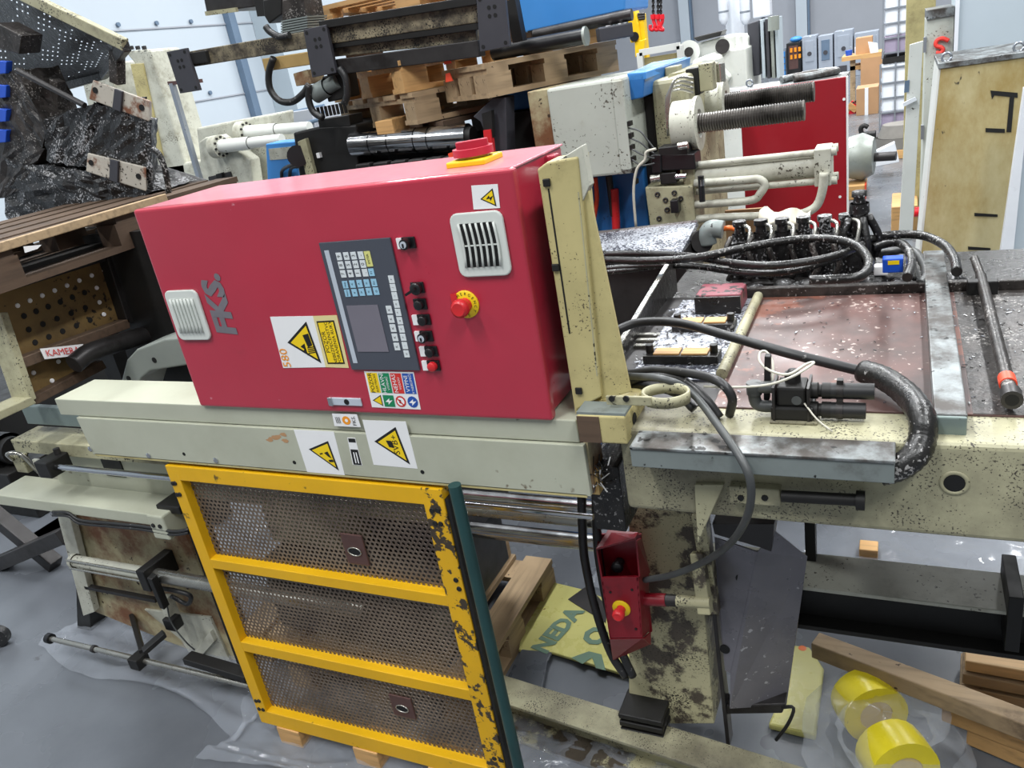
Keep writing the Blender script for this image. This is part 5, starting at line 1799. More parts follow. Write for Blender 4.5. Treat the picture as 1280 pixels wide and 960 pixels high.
for (a_, b_, r) in (((268, 184), (338, 176), .05), ((300, 166), (372, 160), .05)):
    y = FY_ - .05 if r == .05 and a_[1] > 170 else FY_ + .15
    p0, p1 = Q(*a_, y), Q(*b_, y)
    d_ = p1 - p0
    L_ = d_.length
    fl = part('flange', MB().lathe(p0, d_, [(0, 0), (0, .085), None, (0, .085), (.07, .085), None, (.07, .085), (.07, .05), None, (.07, .05), (.07, 0)], 20), 'cream_pale', fm)
    part('cylinder', MB().lathe(p0 + d_ * .1, d_, [(0, r), (L_ * .55, r * .95), None, (L_ * .55, r * .8), (L_ * 1.1, r * .8), None, (L_ * 1.1, r * .8), (L_ * 1.1, 0)], 18), 'white_paint', fl)
    u = d_.normalized()
    s1_ = u.orthogonal().normalized()
    s2_ = u.cross(s1_)
    for k in range(10):
        c_ = p0 + u * .071 + (s1_ * math.cos(k * .628) + s2_ * math.sin(k * .628)) * .068
        part('flange_bolt', MB().cyl(c_, c_ + u * .012, .009, 6), 'black_steel', fl)
bb = thing('blue_box', 'small bright blue control box with cream label beside the flanged cylinders', 'box', tuple(Q(350, 222, 2.6)))
part('housing', MB().prism([Q(332, 180, 2.6), Q(369, 177, 2.6), Q(374, 240, 2.6), Q(335, 240, 2.6)], (0, .15, 0)), 'blue_bright', bb, .006)
p = Q(352, 235, 2.6)
part('pedestal', MB().box(p.x - .08, p.x + .08, 2.62, 2.74, 0, p.z), 'blue_paint', bb)
part('label_panel', MB().prism([Q(336, 186, 2.6), Q(366, 183, 2.6), Q(367, 198, 2.6), Q(338, 200, 2.6)], (0, -.004, 0)), 'cream_pale', bb)
for k, (a_, b_) in enumerate((((352, 222), (375, 206)), ((362, 222), (378, 208)))):
    single('black_cable', ('left' if k == 0 else 'right') + ' black cable looping in front of the small blue box', 'cable', MB().tube([Q(a_[0], a_[1], 2.59), Q(a_[0] + 1, a_[1] - 9, 2.57), Q(b_[0] - 12, b_[1] + 1, 2.5), Q(b_[0], b_[1], 2.5)], .011, 8, 5), 'rubber', 0, 'cables at the small blue box')
# pile of blue pipes far behind
for k in range(5):
    y = 6.0 + .1 * k
    single('steel_rod', ('first', 'second', 'third', 'fourth', 'fifth')[k] + ' thin blue grey rod from the bottom of the pile behind the white cylinders', 'rod', MB().cyl(A(330, 168 - 5 * k, y=y), A(405, 148 - 4 * k, y=y), .02, 8), 'pipe_blue', 0, 'pile of thin rods')
rs = thing('rod_rack', 'low rack holding the pile of thin blue grey rods', 'rack', (A(365, 165, y=6.2).x, 6.2, 0))
p = A(365, 172, y=6.2)
part('rack_back', MB().box(p.x - .5, p.x + .5, 6.02, 6.5, p.z, A(365, 140, y=6.2).z), 'wall_grey', rs)
part('rack_top', MB().box(p.x - .5, p.x + .5, 5.9, 6.6, p.z - .08, p.z), 'pipe_blue', rs)
for dx in (-.45, .45):
    part('rack_leg', MB().box(p.x + dx - .04, p.x + dx + .04, 6.2, 6.28, 0, p.z - .08), 'pipe_blue', rs)

# ================================================================== injection unit with chrome barrel
IY = 2.0
Q = lambda px, py, y=IY: A(px, py, y=y)
iu = thing('injection_unit', 'black injection unit with segmented chrome barrel behind the red cabinet', 'injection unit', (Q(420, 230).x, IY, 0))
part('head', MB().prism([Q(366, 166), Q(400, 158), Q(445, 156), Q(452, 260), Q(380, 262)], (0, .3, 0)), 'black_steel', iu, .01)
part('cream_edge', MB().prism([Q(376, 176), Q(386, 172), Q(398, 220), Q(388, 224)], (0, -.03, 0)), 'cream_grimy', iu, .004)
part('valve_cap', MB().cyl(Q(372, 195, IY - .05), Q(372, 195, IY + .05), .055, 16), 'black_plastic', iu)
part('small_plug', MB().cbox(Q(399, 194, IY - .01), .02, .02, .025), 'paper', iu)
part('terminal_strip', MB().prism([Q(397, 150), Q(436, 144), Q(438, 158), Q(399, 160)], (0, .12, 0)), 'black_steel', iu, .003)
for k in range(8):
    q = Q(400 + 4.7 * k, 147 - .8 * k)
    part('terminal_pin', MB().cyl(q, q + Vector((0, 0, .05)), .008, 6), 'black_steel', iu)
b0, b1 = Q(442, 181), Q(592, 170)
d_ = (b1 - b0)
L_ = d_.length
xs_ = [0, .18, .34, .56, .67, .97]
for k in range(5):
    part('barrel_band', MB().lathe(b0 + d_ * (xs_[k] + .003), d_, [(0, 0), (0, .060), None, (0, .060), (L_ * (xs_[k + 1] - xs_[k]) - .006, .060), None, (L_ * (xs_[k + 1] - xs_[k]) - .006, .060), (L_ * (xs_[k + 1] - xs_[k]) - .006, 0)], 24), 'chrome', iu, label='polished heater band')
part('barrel_core', MB().cyl(b0, b1, .045, 16), 'black_steel', iu)
part('barrel_bed', MB().box(b0.x, b1.x + .2, IY - .05, IY + .35, 0, b1.z - .11), 'black_steel', iu)
for k in range(6):
    p = Q(455 + 22 * k, 200 - 2 * k, IY - .06)
    part('cooling_block', MB().cbox((p.x, IY - .06, p.z - .06), .085, .05, .09), 'dark_steel', iu, .006)
part('orange_marker', MB().prism([Q(560, 192, 1.9), Q(572, 189, 1.9), Q(574, 194, 1.9), Q(561, 197, 1.9)], (0, .02, 0)), 'orange_mark', iu)
# grey bracket and red lever beside the barrel
gb2 = thing('grey_bracket', 'grey steel hopper bracket with red lever between barrel and cream box', 'bracket', tuple(Q(610, 190)))
part('slant_plate', MB().prism([Q(591, 146), Q(616, 122), Q(632, 122), Q(634, 195), Q(618, 195), Q(600, 152)], (0, .10, 0)), 'slate_plate', gb2, .004)
part('inner_post', MB().prism([Q(602, 142, 1.95), Q(614, 138, 1.95), Q(616, 172, 1.95), Q(606, 172, 1.95)], (0, .03, 0)), 'black_steel', gb2)
part('red_lever', MB().prism([Q(604, 163, 1.94), Q(613, 162, 1.94), Q(616, 190, 1.94), Q(606, 190, 1.94)], (0, .03, 0)), 'red_plastic', gb2)

# ================================================================== stacked pallets and linear robot
gpn = 'stacked pallets in the background'
zA = 2.035
UD, VD = Vector((.49, .87, 0)), Vector((-.87, .49, 0))       # directions of the stacked pallets' sides
k1 = Vector((-2.03, 1.90, 0)) + UD * .6 + VD * .46
put_pallet('wood_clean', (k1.x - .02, k1.y + .01, zA), 60.6, 'pale pallet directly under the long robot beams', gpn)
put_pallet('wood_old', (k1.x + .01, k1.y, zA - .146), 61.5, 'brown pallet second from the top of the left stack', gpn)
put_pallet('wood_dark', (k1.x + .05, k1.y + .06, zA - .295), 66, 'dark twisted pallet at the bottom of the left stack', gpn)
single('broken_board_stack', 'short stacked boards poking out above the chrome barrel', 'boards', MB().box(Q(475, 158).x, Q(475, 158).x + .10, 1.96, 2.5, Q(480, 168).z, Q(480, 150).z), 'wood_clean', .004)
sb_ = thing('pallet_support', 'dark steel table carrying the left pallet stack', 'table', (k1.x, k1.y, 0))
part('table_top', MB().box(-2.6, -1.62, 2.40, 2.95, zA - .36, zA - .297), 'black_steel', sb_)
for xx, yy in ((-2.5, 2.5), (-1.7, 2.5), (-2.5, 2.85), (-1.7, 2.85)):
    part('table_leg', MB().box(xx - .05, xx + .05, yy - .05, yy + .05, 0, zA - .36), 'black_steel', sb_)
rb_ = thing('linear_robot', 'long dark linear robot beams with slate end plates on the pallets', 'robot', (-2.4, 2.0, zA + .14))
RY_ = 1.98
Q = lambda px, py, y=RY_: A(px, py, y=y)
part('left_beam', MB().bar(Q(228, 76), Q(390, 49), .06, .075), 'beam_grimy', rb_, .004)
part('left_beam_mount', MB().bar(Q(236, 74, RY_ - .03), Q(262, 70, RY_ - .03), .05, .055), 'black_steel', rb_, .003)
part('lower_profile', MB().bar(Q(333, 81), Q(392, 72), .05, .06), 'brass_tan', rb_, .004)
for nm, pts in (('end_plate', [(208, 65), (232, 60), (249, 113), (225, 117)]), ('end_plate', [(379, 37), (407, 31), (420, 91), (390, 97)]), ('end_plate', [(595, -6), (630, -12), (637, 58), (600, 65)])):
    o = part(nm, MB().prism([Q(a_, b_, RY_ - .07) for a_, b_ in pts], (0, .022, 0)), 'slate_plate', rb_, .002)
    cc = [Vector(Q(a_, b_, RY_ - .0705)) for a_, b_ in pts]
    for u, v in ((.12, .08), (.88, .08), (.12, .92), (.88, .92), (.42, .25), (.62, .25), (.42, .40), (.62, .40)):
        c_ = cc[0].lerp(cc[1], u).lerp(cc[3].lerp(cc[2], u), v)
        part('screw_hole', MB().lathe(c_, (0, -1, 0), [(0, .009), (.001, .009), None, (.001, .009), (.001, 0)], 8), 'hole_black', o)
part('upper_beam', MB().bar(Q(410, 41), Q(600, 12), .06, .10), 'beam_grimy', rb_, .004)
part('upper_beam_cover', MB().bar(Q(405, 31, RY_ - .02), Q(600, 0, RY_ - .02), .08, .035), 'black_steel', rb_, .003)
part('middle_rail', MB().bar(Q(412, 55), Q(600, 30), .05, .045), 'black_steel', rb_, .003)
part('lower_beam', MB().bar(Q(418, 64, RY_ + .05), Q(600, 44, RY_ + .05), .08, .05), 'beam_grimy', rb_, .003)
part('bottom_rail', MB().bar(Q(412, 85), Q(602, 60), .07, .07), 'dark_steel', rb_, .004)
part('drag_chain', MB().bar(Q(640, 0, RY_ + .1), Q(650, 52, RY_ + .1), .05, .05, (0, 1, 0)), 'black_steel', rb_)
part('gear_block', MB().prism([Q(366, 92), Q(384, 87), Q(390, 105), Q(370, 108)], (0, .12, 0)), 'cream_rusty', rb_, .004)
part('gear_motor', MB().lathe(Q(394, 118), (.9, 0, .25), [(0, 0), (0, .045), None, (0, .045), (.09, .045), None, (.09, .035), (.16, .035), None, (.16, .035), (.16, 0)], 16), 'grey_trunk', rb_)
part('gear_housing', MB().prism([Q(402, 96), Q(428, 90), Q(434, 122), Q(410, 128)], (0, .12, 0)), 'black_steel', rb_, .006)
part('motor_stack', MB().prism([Q(352, 0), Q(378, -6), Q(386, 40), Q(372, 48), Q(352, 42)], (0, .15, 0)), 'oily_steel', rb_, .006)
for k in range(6):
    part('motor_fin', MB().prism([Q(351, 26 + 3.2 * k, RY_ - .02), Q(384, 20 + 3.2 * k, RY_ - .02), Q(384, 22 + 3.2 * k, RY_ - .02), Q(351, 28 + 3.2 * k, RY_ - .02)], (0, .16, 0)), 'grey_trunk', rb_)
part('motor_gearbox', MB().prism([Q(328, 0), Q(352, -6), Q(352, 18), Q(336, 30), Q(330, 20)], (0, .12, 0)), 'black_steel', rb_, .006)
gpc = 'cables hanging from the linear robot'
for lb, pts in (('big black cable loop hanging under the robot beam', [(342, 72), (336, 92), (338, 112), (350, 126), (366, 127), (380, 116), (386, 106)]),
                ('short black cable dropping beside the gear motor', [(386, 106), (386, 125), (392, 140), (404, 148)]),
                ('black cable hooked over the beam near the motor', [(332, 33), (338, 40), (350, 46), (362, 44)]),
                ('black cable curving down behind the second slate plate', [(424, 85), (432, 98), (434, 118), (430, 130)])):
    single('robot_cable', lb, 'cable', MB().tube([Q(a_, b_, RY_ - .05) for a_, b_ in pts], .017, 10, 5), 'rubber', 0, gpc)
ah = thing('robot_axis_head', 'dark grey steel axis housing at the top photo edge', 'housing', tuple(Q(295, 15, 2.1)))
part('housing', MB().prism([Q(252, -14, 2.1), Q(340, -22, 2.1), Q(338, 6, 2.1), Q(292, 12, 2.1), Q(258, 16, 2.1)], (0, .4, 0)), 'dark_steel', ah, .006)
part('lower_edge', MB().bar(Q(258, 17, 2.09), Q(296, 12, 2.09), .02, .02), 'cream_grimy', ah)
part('axis_arm', MB().bar(Q(330, 0, 2.15), Q(372, -4, 2.15), .15, .15), 'black_steel', ah)
zt_ = Q(470, 26, 2.3).z
put_pallet('wood', (-2.22, 2.72, zt_ - .02), 0, 'clean pallet at the top photo edge above the robot beams', gpn)
for k, xx in enumerate((-2.72, -1.72)):
    single('prop_timber', ('left' if k == 0 else 'right') + ' timber prop between the top pallet and the pale pallet', 'timber', MB().box(xx - .06, xx + .06, 2.5, 2.7, zA + .144, zt_ - .02), 'wood_dark', .003, 'timber props')
for k, (px, py) in enumerate(((555, 76), (557, 98))):
    g = MB().prism([Q(px, py - 6, 2.01), Q(px + 5, py - 7, 2.01), Q(px + 9, py + 3, 2.01), Q(px, py + 5, 2.01)], (0, .006, 0))
    single('orange_mark', ('upper' if k == 0 else 'lower') + ' orange paint tag on the stacked pallets', 'tag', g, 'orange_mark', 0, 'orange tags')

# right hand pallet with rollers on the cream box
Q = lambda px, py, y=2.05: A(px, py, y=y)
zR = Q(700, 107).z
k2 = Vector((-1.67, 1.92, 0)) + UD * .4 + VD * .17
hp_ = pallet(.8, .36, 'wood_old', 3)
hp_.location = (k2.x, k2.y, zR)
hp_.rotation_euler = (0, 0, math.radians(60.6))
tag(hp_, 'worn narrow pallet with black cylinder resting on the cream machine box', 'pallet', gpn)
zP = zR + .146
bc_ = thing('black_cylinder', 'long black steel cylinder lying on the worn pallet', 'cylinder', (-1.4, 2.2, zP))
p0, p1 = Q(618, 76, 2.15), Q(732, 58, 2.15)
zc = zP + .036
p0.z = p1.z = zc
part('barrel', MB().cyl(p0, p1, .034, 18), 'black_plastic', bc_)
part('end_disc', MB().cyl(p1, p1 + Vector((.012, 0, 0)), .04, 18), 'grey_casting', bc_)
p1 = p1 + Vector((0, 0, 0))
single('wrapped_profile', 'grey wrapped profile with white straps on the right of the worn pallet', 'profile', MB().bar((p1.x + .045, 2.2, zP + .03), (p1.x + .175, 2.28, zP + .03), .07, .058), 'slate_plate', .006)
for dx, wd in ((.085, .01), (.135, .01)):
    single('white_strap', ('left' if dx < .1 else 'right') + ' white strap around the grey wrapped profile', 'strap', MB().box(p1.x + dx, p1.x + dx + wd, 2.165 + dx * .45, 2.245 + dx * .55, zP - .001, zP + .063), 'paper', 0, 'white straps')
# blue machine cover above
bl = thing('blue_cover', 'large bright blue machine cover at the top photo edge', 'machine cover', (-1.2, 2.3, zP))
part('cover', MB().prism([Q(640, -40, 2.3), Q(782, -60, 2.3), Q(781, 13, 2.3), Q(656, 41, 2.3), Q(645, 20, 2.3)], (0, .4, 0)), 'blue_bright', bl, .008)
part('grey_tube', MB().cyl(Q(668, 44, 2.26), Q(790, 18, 2.26), .025, 14), 'dark_steel', bl)
part('cover_seam', MB().bar(Q(660, 40, 2.295), Q(781, 13, 2.295), .006, .008), 'black_steel', bl)
for k, (px, m) in enumerate(((668, 'black_steel'), (690, 'chrome_dull'), (704, 'black_steel'), (718, 'wood_dark'), (740, 'wood_clean'), (758, 'plastic_white'), (772, 'cream_pale'))):
    q = Q(px, 62 - (px - 668) * .16, 2.42)
    part('support_block', MB().box(q.x - .03, q.x + .035, 2.40, 2.5, zP, Q(px, 46 - (px - 668) * .2, 2.42).z), m, bl, .003)

# ================================================================== cream box machine with blue beams
Q = lambda px, py, y=2.0: A(px, py, y=y)
cb_ = thing('cream_machine_box', 'cream painted machine box with brown rusty side behind the post', 'machine', (-1.3, 2.2, 0))
x0, x1 = Q(655, 105).x, Q(783, 150).x
zt_, zb_ = zR - .004, Q(760, 220).z
part('box', MB().box(x0 + .10, x1, 2.0, 2.5, zb_, zt_), 'cream_box', cb_, .012)
part('rusty_side', MB().box(x0, x0 + .099, 2.02, 2.5, zb_, zt_), 'cream_rusty', cb_, .004)
part('edge_strip', MB().box(x1 - .045, x1 + .004, 1.988, 2.0, zb_ + .02, zt_ - .01), 'cream_box', cb_, .003)
for k in range(6):
    part('hinge_lug', MB().box(x1 + .004, x1 + .018, 1.99, 2.03, zt_ - .20 - .05 * k, zt_ - .18 - .05 * k), 'black_steel', cb_)
part('blue_body', MB().box(x0 - .1, x1 - .02, 2.25, 3.0, 0, zb_ - .002), 'blue_paint', cb_, .01)
part('red_cable', MB().tube([Q(744, 222, 2.2), Q(746, 250, 2.2), Q(742, 280, 2.2), Q(750, 300, 2.2)], .012, 8, 5), 'orange_mark', cb_)
part('red_pipe', MB().cyl(Q(768, 236, 2.2), Q(771, 300, 2.2), .02, 10), 'red_plastic', cb_)
part('grey_pipe', MB().cyl(Q(761, 220, 2.2), Q(767, 270, 2.2), .016, 10), 'dark_steel', cb_)
part('upper_blue_beam', MB().box(x0 - .25, x0 - .005, 2.3, 2.5, Q(610, 143, 2.3).z, Q(610, 112, 2.3).z), 'blue_paint', cb_, .006)
part('dark_inner', MB().box(x0 - .3, x0 - .005, 2.26, 2.5, .6, Q(610, 145, 2.3).z), 'black_steel', cb_)
part('right_blue_beam', MB().prism([Q(786, 94, 2.1), Q(806, 91, 2.1), Q(804, 122, 2.1), Q(786, 126, 2.1)], (0, .9, 0)), 'blue_paint', cb_, .006)
part('blue_beam_top', MB().prism([Q(784, 92, 2.1), Q(807, 90, 2.1), Q(858, 71, 3.0), Q(815, 78, 3.0)], (0, 0, -.03)), 'blue_bright', cb_, .003)
# toggle end with nut flange
te = thing('clamping_unit', 'cream clamping unit with big nut flange and threaded tie bars', 'clamping unit', (-.9, 2.4, 0))
xp = Q(848, 150, 2.3).x
part('end_platen', MB().box(xp - .10, xp + .05, 2.25, 3.1, .6, Q(850, 95, 2.3).z), 'cream_grimy', te, .02)
part('dark_gap', MB().box(xp - .22, xp - .11, 2.3, 3.0, .5, Q(815, 120, 2.3).z), 'black_steel', te)
zt1 = Q(940, 146, 2.15).z
zt2_ = Q(960, 122, 2.75).z
for y, z, tip, r, bx in ((2.15, zt1, Q(1006, 142, 2.15).x, .0425, Q(843, 150, 2.15).x), (2.75, zt2_, Q(1018, 118, 2.75).x, .048, Q(880, 128, 2.75).x)):
    fl = part('nut_flange', MB().lathe((bx, y, z), RT, [(0, 0), (0, .105), None, (0, .105), (.085, .105), None, (.085, .105), (.095, .115), (.11, .115), None, (.11, .115), (.11, .06), None, (.11, .06), (.10, .05), (.10, 0)], 28), 'cream_pale', te, label='round cream nut flange')
    prof = [(0, 0), (0, r)]
    n_ = 40
    L_ = tip - bx - .10
    for k in range(n_):
        prof += [(L_ * k / n_, r * .89), (L_ * (k + .5) / n_, r)]
    prof += [(L_, r * .95), None, (L_, r * .95), (L_, 0)]
    part('threaded_tie_bar', MB().lathe((bx + .10, y, z), RT, prof, 20, False), 'thread_steel', te, label='dark threaded tie bar')
for k, (px, py) in enumerate(((842, 88), (868, 90), (884, 84))):
    q = Q(px, py, 2.5)
    part('solenoid', MB().box(q.x - .03, q.x + .03, 2.45, 2.55, q.z - .10, q.z + .02), ('cream_grimy', 'black_steel', 'cream_grimy')[k], te, .005)
q = Q(901, 88, 2.5)
part('accumulator', MB().cyl((q.x, 2.5, q.z - .05), (q.x, 2.5, q.z + .03), .02, 14), 'chrome_dull', te)
part('slanted_cover', MB().prism([Q(832, 108, 2.3), Q(836, 92, 2.3), Q(876, 76, 2.9), Q(884, 84, 2.9)], (0, 0, -.05)), 'cream_grimy', te, .004)
for k in range(4):
    part('copper_tube', MB().tube([Q(835, 170 - 6 * k, 2.12), Q(833 + 2 * k, 122 - 4 * k, 2.12), Q(848, 112 - 5 * k, 2.14), Q(866, 116 - 6 * k, 2.2)], .006, 6, 5), 'chrome_dull', te)
part('base_frame', MB().box(xp - .10, xp + .9, 2.4, 3.0, 0, .6), 'cream_grimy', te)
# valve stack
vs_ = thing('valve_stack', 'black solenoid valve stack on a cream oil manifold in the background', 'valve', (xp, 2.0, 1.0))
V = lambda px, py, y=2.0: A(px, py, y=y)
part('manifold', MB().prism([V(806, 234), V(866, 232), V(872, 310), V(816, 310)], (0, .2, 0)), 'cream_grimy', vs_, .006)
part('valve_top', MB().prism([V(822, 185), V(858, 181), V(860, 194), V(824, 196)], (0, .1, 0)), 'black_steel', vs_, .004)
part('valve_body', MB().prism([V(818, 193), V(868, 192), V(870, 212), V(820, 214)], (0, .12, 0)), 'black_plastic', vs_, .005)
part('valve_left', MB().prism([V(813, 194, 1.99), V(826, 193, 1.99), V(827, 216, 1.99), V(815, 217, 1.99)], (0, .1, 0)), 'black_plastic', vs_, .005)
part('valve_lower', MB().prism([V(824, 217), V(845, 215), V(846, 229), V(826, 231)], (0, .08, 0)), 'black_steel', vs_, .004)
part('chrome_plug', MB().cyl(V(814, 224), V(826, 222), .018, 12), 'chrome_dull', vs_)
part('chrome_plug', MB().cyl(V(845, 221), V(858, 220), .012, 10), 'chrome', vs_)
part('end_plug', MB().cyl(V(848, 183, 1.98), V(860, 181, 1.98), .016, 12), 'chrome_dull', vs_)
for px, py in ((822, 243), (843, 241), (832, 250), (851, 248), (824, 273), (834, 262)):
    part('port_ring', MB().lathe(V(px, py, 1.999), (0, -1, 0), [(0, .012), (.006, .012), (.006, .006), (0, .006)], 10), 'dark_steel', vs_)
part('small_valve', MB().box(V(838, 252, 1.96).x, V(848, 252, 1.96).x, 1.95, 2.0, V(842, 266, 1.96).z, V(842, 250, 1.96).z), 'black_plastic', vs_, .003)
part('upright_switch', MB().cyl(V(876, 220, 1.95), V(878, 252, 1.95), .013, 12), 'black_plastic', vs_)
part('switch_sleeve', MB().cyl(V(877, 224, 1.95), V(877.5, 232, 1.95), .014, 12), 'chrome', vs_)
part('pale_wire', MB().tube([V(820, 186, 1.95), V(808, 190, 1.95), V(806, 200, 1.95), V(796, 212, 1.95), V(792, 240, 1.95), V(795, 285, 1.95)], .006, 6, 5), 'cable_white', vs_)
for k in range(4):
    part('thin_wire', MB().tube([V(786, 160 + 12 * k, 2.0), V(800, 164 + 14 * k, 1.98), V(810, 176 + 10 * k, 1.98), V(818, 186 + 6 * k, 1.98)], .004, 6, 5), 'conduit_grey', vs_)
# hydraulic cylinder
hc = thing('hydraulic_cylinder', 'pale cream hydraulic cylinder with tie rods in front of the red board', 'cylinder', (-.5, 2.1, 1.3))
H = lambda px, py, y=2.1: A(px, py, y=y)
p0, p1 = H(866, 216), H(1026, 212)
zc = (p0.z + p1.z) / 2
p0.z = p1.z = zc
part('barrel', MB().cyl(p0, p1, .05, 22), 'cream_pale', hc)
for dz in (.058, -.058):
    part('tie_rod', MB().cyl((p0.x, 2.06, zc + dz), (p1.x, 2.06, zc + dz), .014, 12), 'cream_pale', hc)
part('end_block', MB().box(p1.x - .02, p1.x + .045, 2.03, 2.17, zc - .075, zc + .075), 'cream_pale', hc, .005)
for dy in (2.05, 2.14):
    for dz in (.058, -.058):
        part('end_nut', MB().cyl((p1.x + .045, dy, zc + dz), (p1.x + .065, dy, zc + dz), .018, 6), 'cream_pale', hc)
part('rear_flange', MB().box(p0.x - .03, p0.x + .02, 2.03, 2.17, zc - .075, zc + .075), 'cream_grimy', hc, .005)
gp_ = 'bent pale pipes by the hydraulic cylinder'
for lb, pts, r in (('upper bent pale pipe forming a hairpin loop under the cylinder', [(868, 229), (930, 225), (948, 224), (956, 231), (950, 242), (940, 250), (900, 254), (868, 256)], .017),
                   ('straight pale pipe below the hairpin pipe', [(870, 274), (915, 271), (960, 270)], .017),
                   ('pale pipe running down from the cylinder end block', [(1030, 216), (1028, 238), (1020, 258), (1000, 268), (975, 272)], .018)):
    single('oil_pipe', lb, 'pipe', MB().tube([H(a_, b_, 2.02) for a_, b_ in pts], r, 12, 5), 'cream_pale', 0, gp_)
g = MB()
n1, n2 = 14, 8
for j in range(n2 + 1):
    for i in range(n1 + 1):
        q = H(950 + 64 * i / n1, 262 + 32 * j / n2, 1.98)
        g.v.append((q.x, 1.98 + .02 * math.sin(i * 1.3) - .05 * math.sin(math.pi * min(1, j / n2 * 1.2)), q.z + .012 * math.sin(i * .9 + j)))
for j in range(n2):
    for i in range(n1):
        b_ = j * (n1 + 1) + i
        g.face((b_, b_ + 1, b_ + n1 + 2, b_ + n1 + 1), True)
single('white_cloth', 'crumpled off-white cloth draped over the pale pipes', 'cloth', g, 'robe_white')
rbd = thing('red_board', 'large flat dark red panel standing behind the threaded bars', 'panel', (-.5, 3.4, 0))
x0, x1 = A(926, 150, y=3.4).x, A(1058, 170, y=3.4).x
zt_ = A(1000, 104, y=3.4).z
zt_l = zt_
part('panel', MB().box(x0, x1, 3.4, 3.43, 0, zt_), 'red_board', rbd, .003)
part('top_ledge', MB().box(x0 - .4, x1, 3.43, 3.75, zt_ - .02, zt_), 'galv', rbd)
part('edge_strip', MB().box(x1, x1 + .008, 3.398, 3.45, 0, zt_), 'paper', rbd)
for px, py in ((1044, 185), (1055, 124), (1050, 246)):
    part('screw', MB().lathe(A(px, py, y=3.4), (0, -1, 0), [(0, .008), (.003, .008), None, (.003, .008), (.003, 0)], 8), 'paper', rbd)
# speckled sheet behind the hoses
ss = thing('speckled_cover', 'sheet cover strewn with grey swarf behind the oily hoses', 'cover', (-.75, 1.6, 1.3))
q = [A(742, 292, y=1.75), A(872, 277, y=1.75), A(848, 322, y=1.35), A(742, 318, y=1.35)]
part('sheet', MB().prism(q, (0, .01, -.02)), 'oil_chips', ss)
part('front_lip', MB().bar(q[0], q[1], .01, .015), 'chrome_dull', ss)
part('cover_box', MB().box(q[3].x, q[2].x, 1.45, 1.75, .9, q[3].z - .03), 'dark_steel', ss)
fg = thing('rotary_feed', 'grey elbow joint with orange hose beside the speckled cover', 'joint', tuple(A(890, 300, y=1.6)))
part('elbow', MB().tube([A(885, 305, y=1.6), A(884, 293, y=1.6), A(890, 286, y=1.6), A(904, 287, y=1.6)], .035, 14, 5), 'grey_trunk', fg)
part('disc', MB().cyl(A(872, 303, y=1.62), A(878, 302, y=1.58), .045, 18), 'dark_steel', fg)
part('orange_hose', MB().tube([A(904, 286, y=1.62), A(914, 285, y=1.62), A(924, 290, y=1.62), A(930, 300, y=1.62)], .01, 8, 5), 'orange_hose', fg)
single('cardboard_sheet', 'brown cardboard sheet below the pale pipes', 'cardboard', MB().box(A(905, 250, y=2.3).x, A(955, 280, y=2.3).x, 2.3, 2.32, .9, A(930, 262, y=2.3).z), 'cardboard')
single('under_stand', 'blue grey stand filling the gap under the background machine', 'stand', MB().box(-1.3, -.2, 1.78, 1.9, 0, .95), 'dark_steel', .01)

# ================================================================== far background
# lockers on the right
lk = thing('yellowed_locker', 'tall yellowed steel locker with black marks beside the bed at right', 'locker', (.45, 4.2, 0))
K = lambda px, py, y=4.0: A(px, py, y=y)
w0, w1 = K(1176, 86), K(1300, 69)
zt_ = (w0.z + w1.z) / 2
xb = K(1150, 330).x
part('front_panel', MB().prism([(w0.x, 4.0, zt_), (w1.x, 4.0, zt_), (w1.x, 4.0, 0), (xb - .03, 4.0, 0)], (0, .03, 0)), 'locker_yellow', lk, .003)
part('side_panel', MB().prism([(w0.x - .012, 4.0, zt_), (w0.x - .012, 4.75, zt_), (xb - .042, 4.75, 0), (xb - .042, 4.0, 0)], (.012, 0, 0)), 'white_paint', lk, .003)
part('top_cap', MB().box(w0.x - .014, w1.x, 3.99, 4.75, zt_, zt_ + .03), 'galv', lk, .003)
for px, py in ((1183, 80), (1273, 65)):
    p = K(px, py, 4.1)
    part('lifting_eye', MB().tube([(p.x + .025 * math.cos(t * .5236), 4.1, zt_ + .05 + .025 * math.sin(t * .5236)) for t in range(13)], .007, 8, 1), 'cage_steel', lk)
for pts in ([(1238, 113), (1272, 116), (1272, 122), (1243, 119), (1240, 124)], [(1232, 160), (1256, 161), (1256, 166), (1232, 165)], [(1218, 266), (1247, 268), (1247, 271), (1218, 270)], [(1210, 308), (1238, 310), (1238, 313), (1210, 312)], [(1262, 122), (1268, 120), (1264, 165), (1258, 165)]):
    part('black_mark', MB().prism([K(a_, b_) for a_, b_ in pts], (0, -.004, 0)), 'hole_black', lk)
part('red_knob', MB().cyl(A(1143, 265, y=3.95), A(1148, 265, y=3.95), .03, 12), 'hook_red', lk)
wf = thing('window_frame_panel', 'white framed grey panel leaning at the right photo edge', 'panel', (.75, 3.6, 0))
part('frame_bar', MB().prism([K(1280, 110, 3.6), K(1288, 110, 3.6), K(1264, 345, 3.6), K(1246, 345, 3.6)], (0, .05, 0)), 'plastic_white', wf, .003)
part('grey_infill', MB().prism([K(1288, 110, 3.62), K(1330, 110, 3.62), K(1320, 345, 3.62), K(1263, 345, 3.62)], (0, .02, 0)), 'column_grey', wf)
lk2 = thing('grey_locker', 'grey locker with a red sprayed S behind the yellowed locker', 'locker', (.3, 5.4, 0))
x0 = K(1158, 26, 5.3).x
x1 = K(1193, 20, 5.3).x
zt_ = K(1175, 22, 5.3).z
part('body', MB().box(x0, x1, 5.3, 5.9, 0, zt_), 'cream_box', lk2, .004)
part('top_cap', MB().box(x0 + .0, x1, 5.28, 5.9, zt_, zt_ + .06), 'galv', lk2, .003)
g = MB()
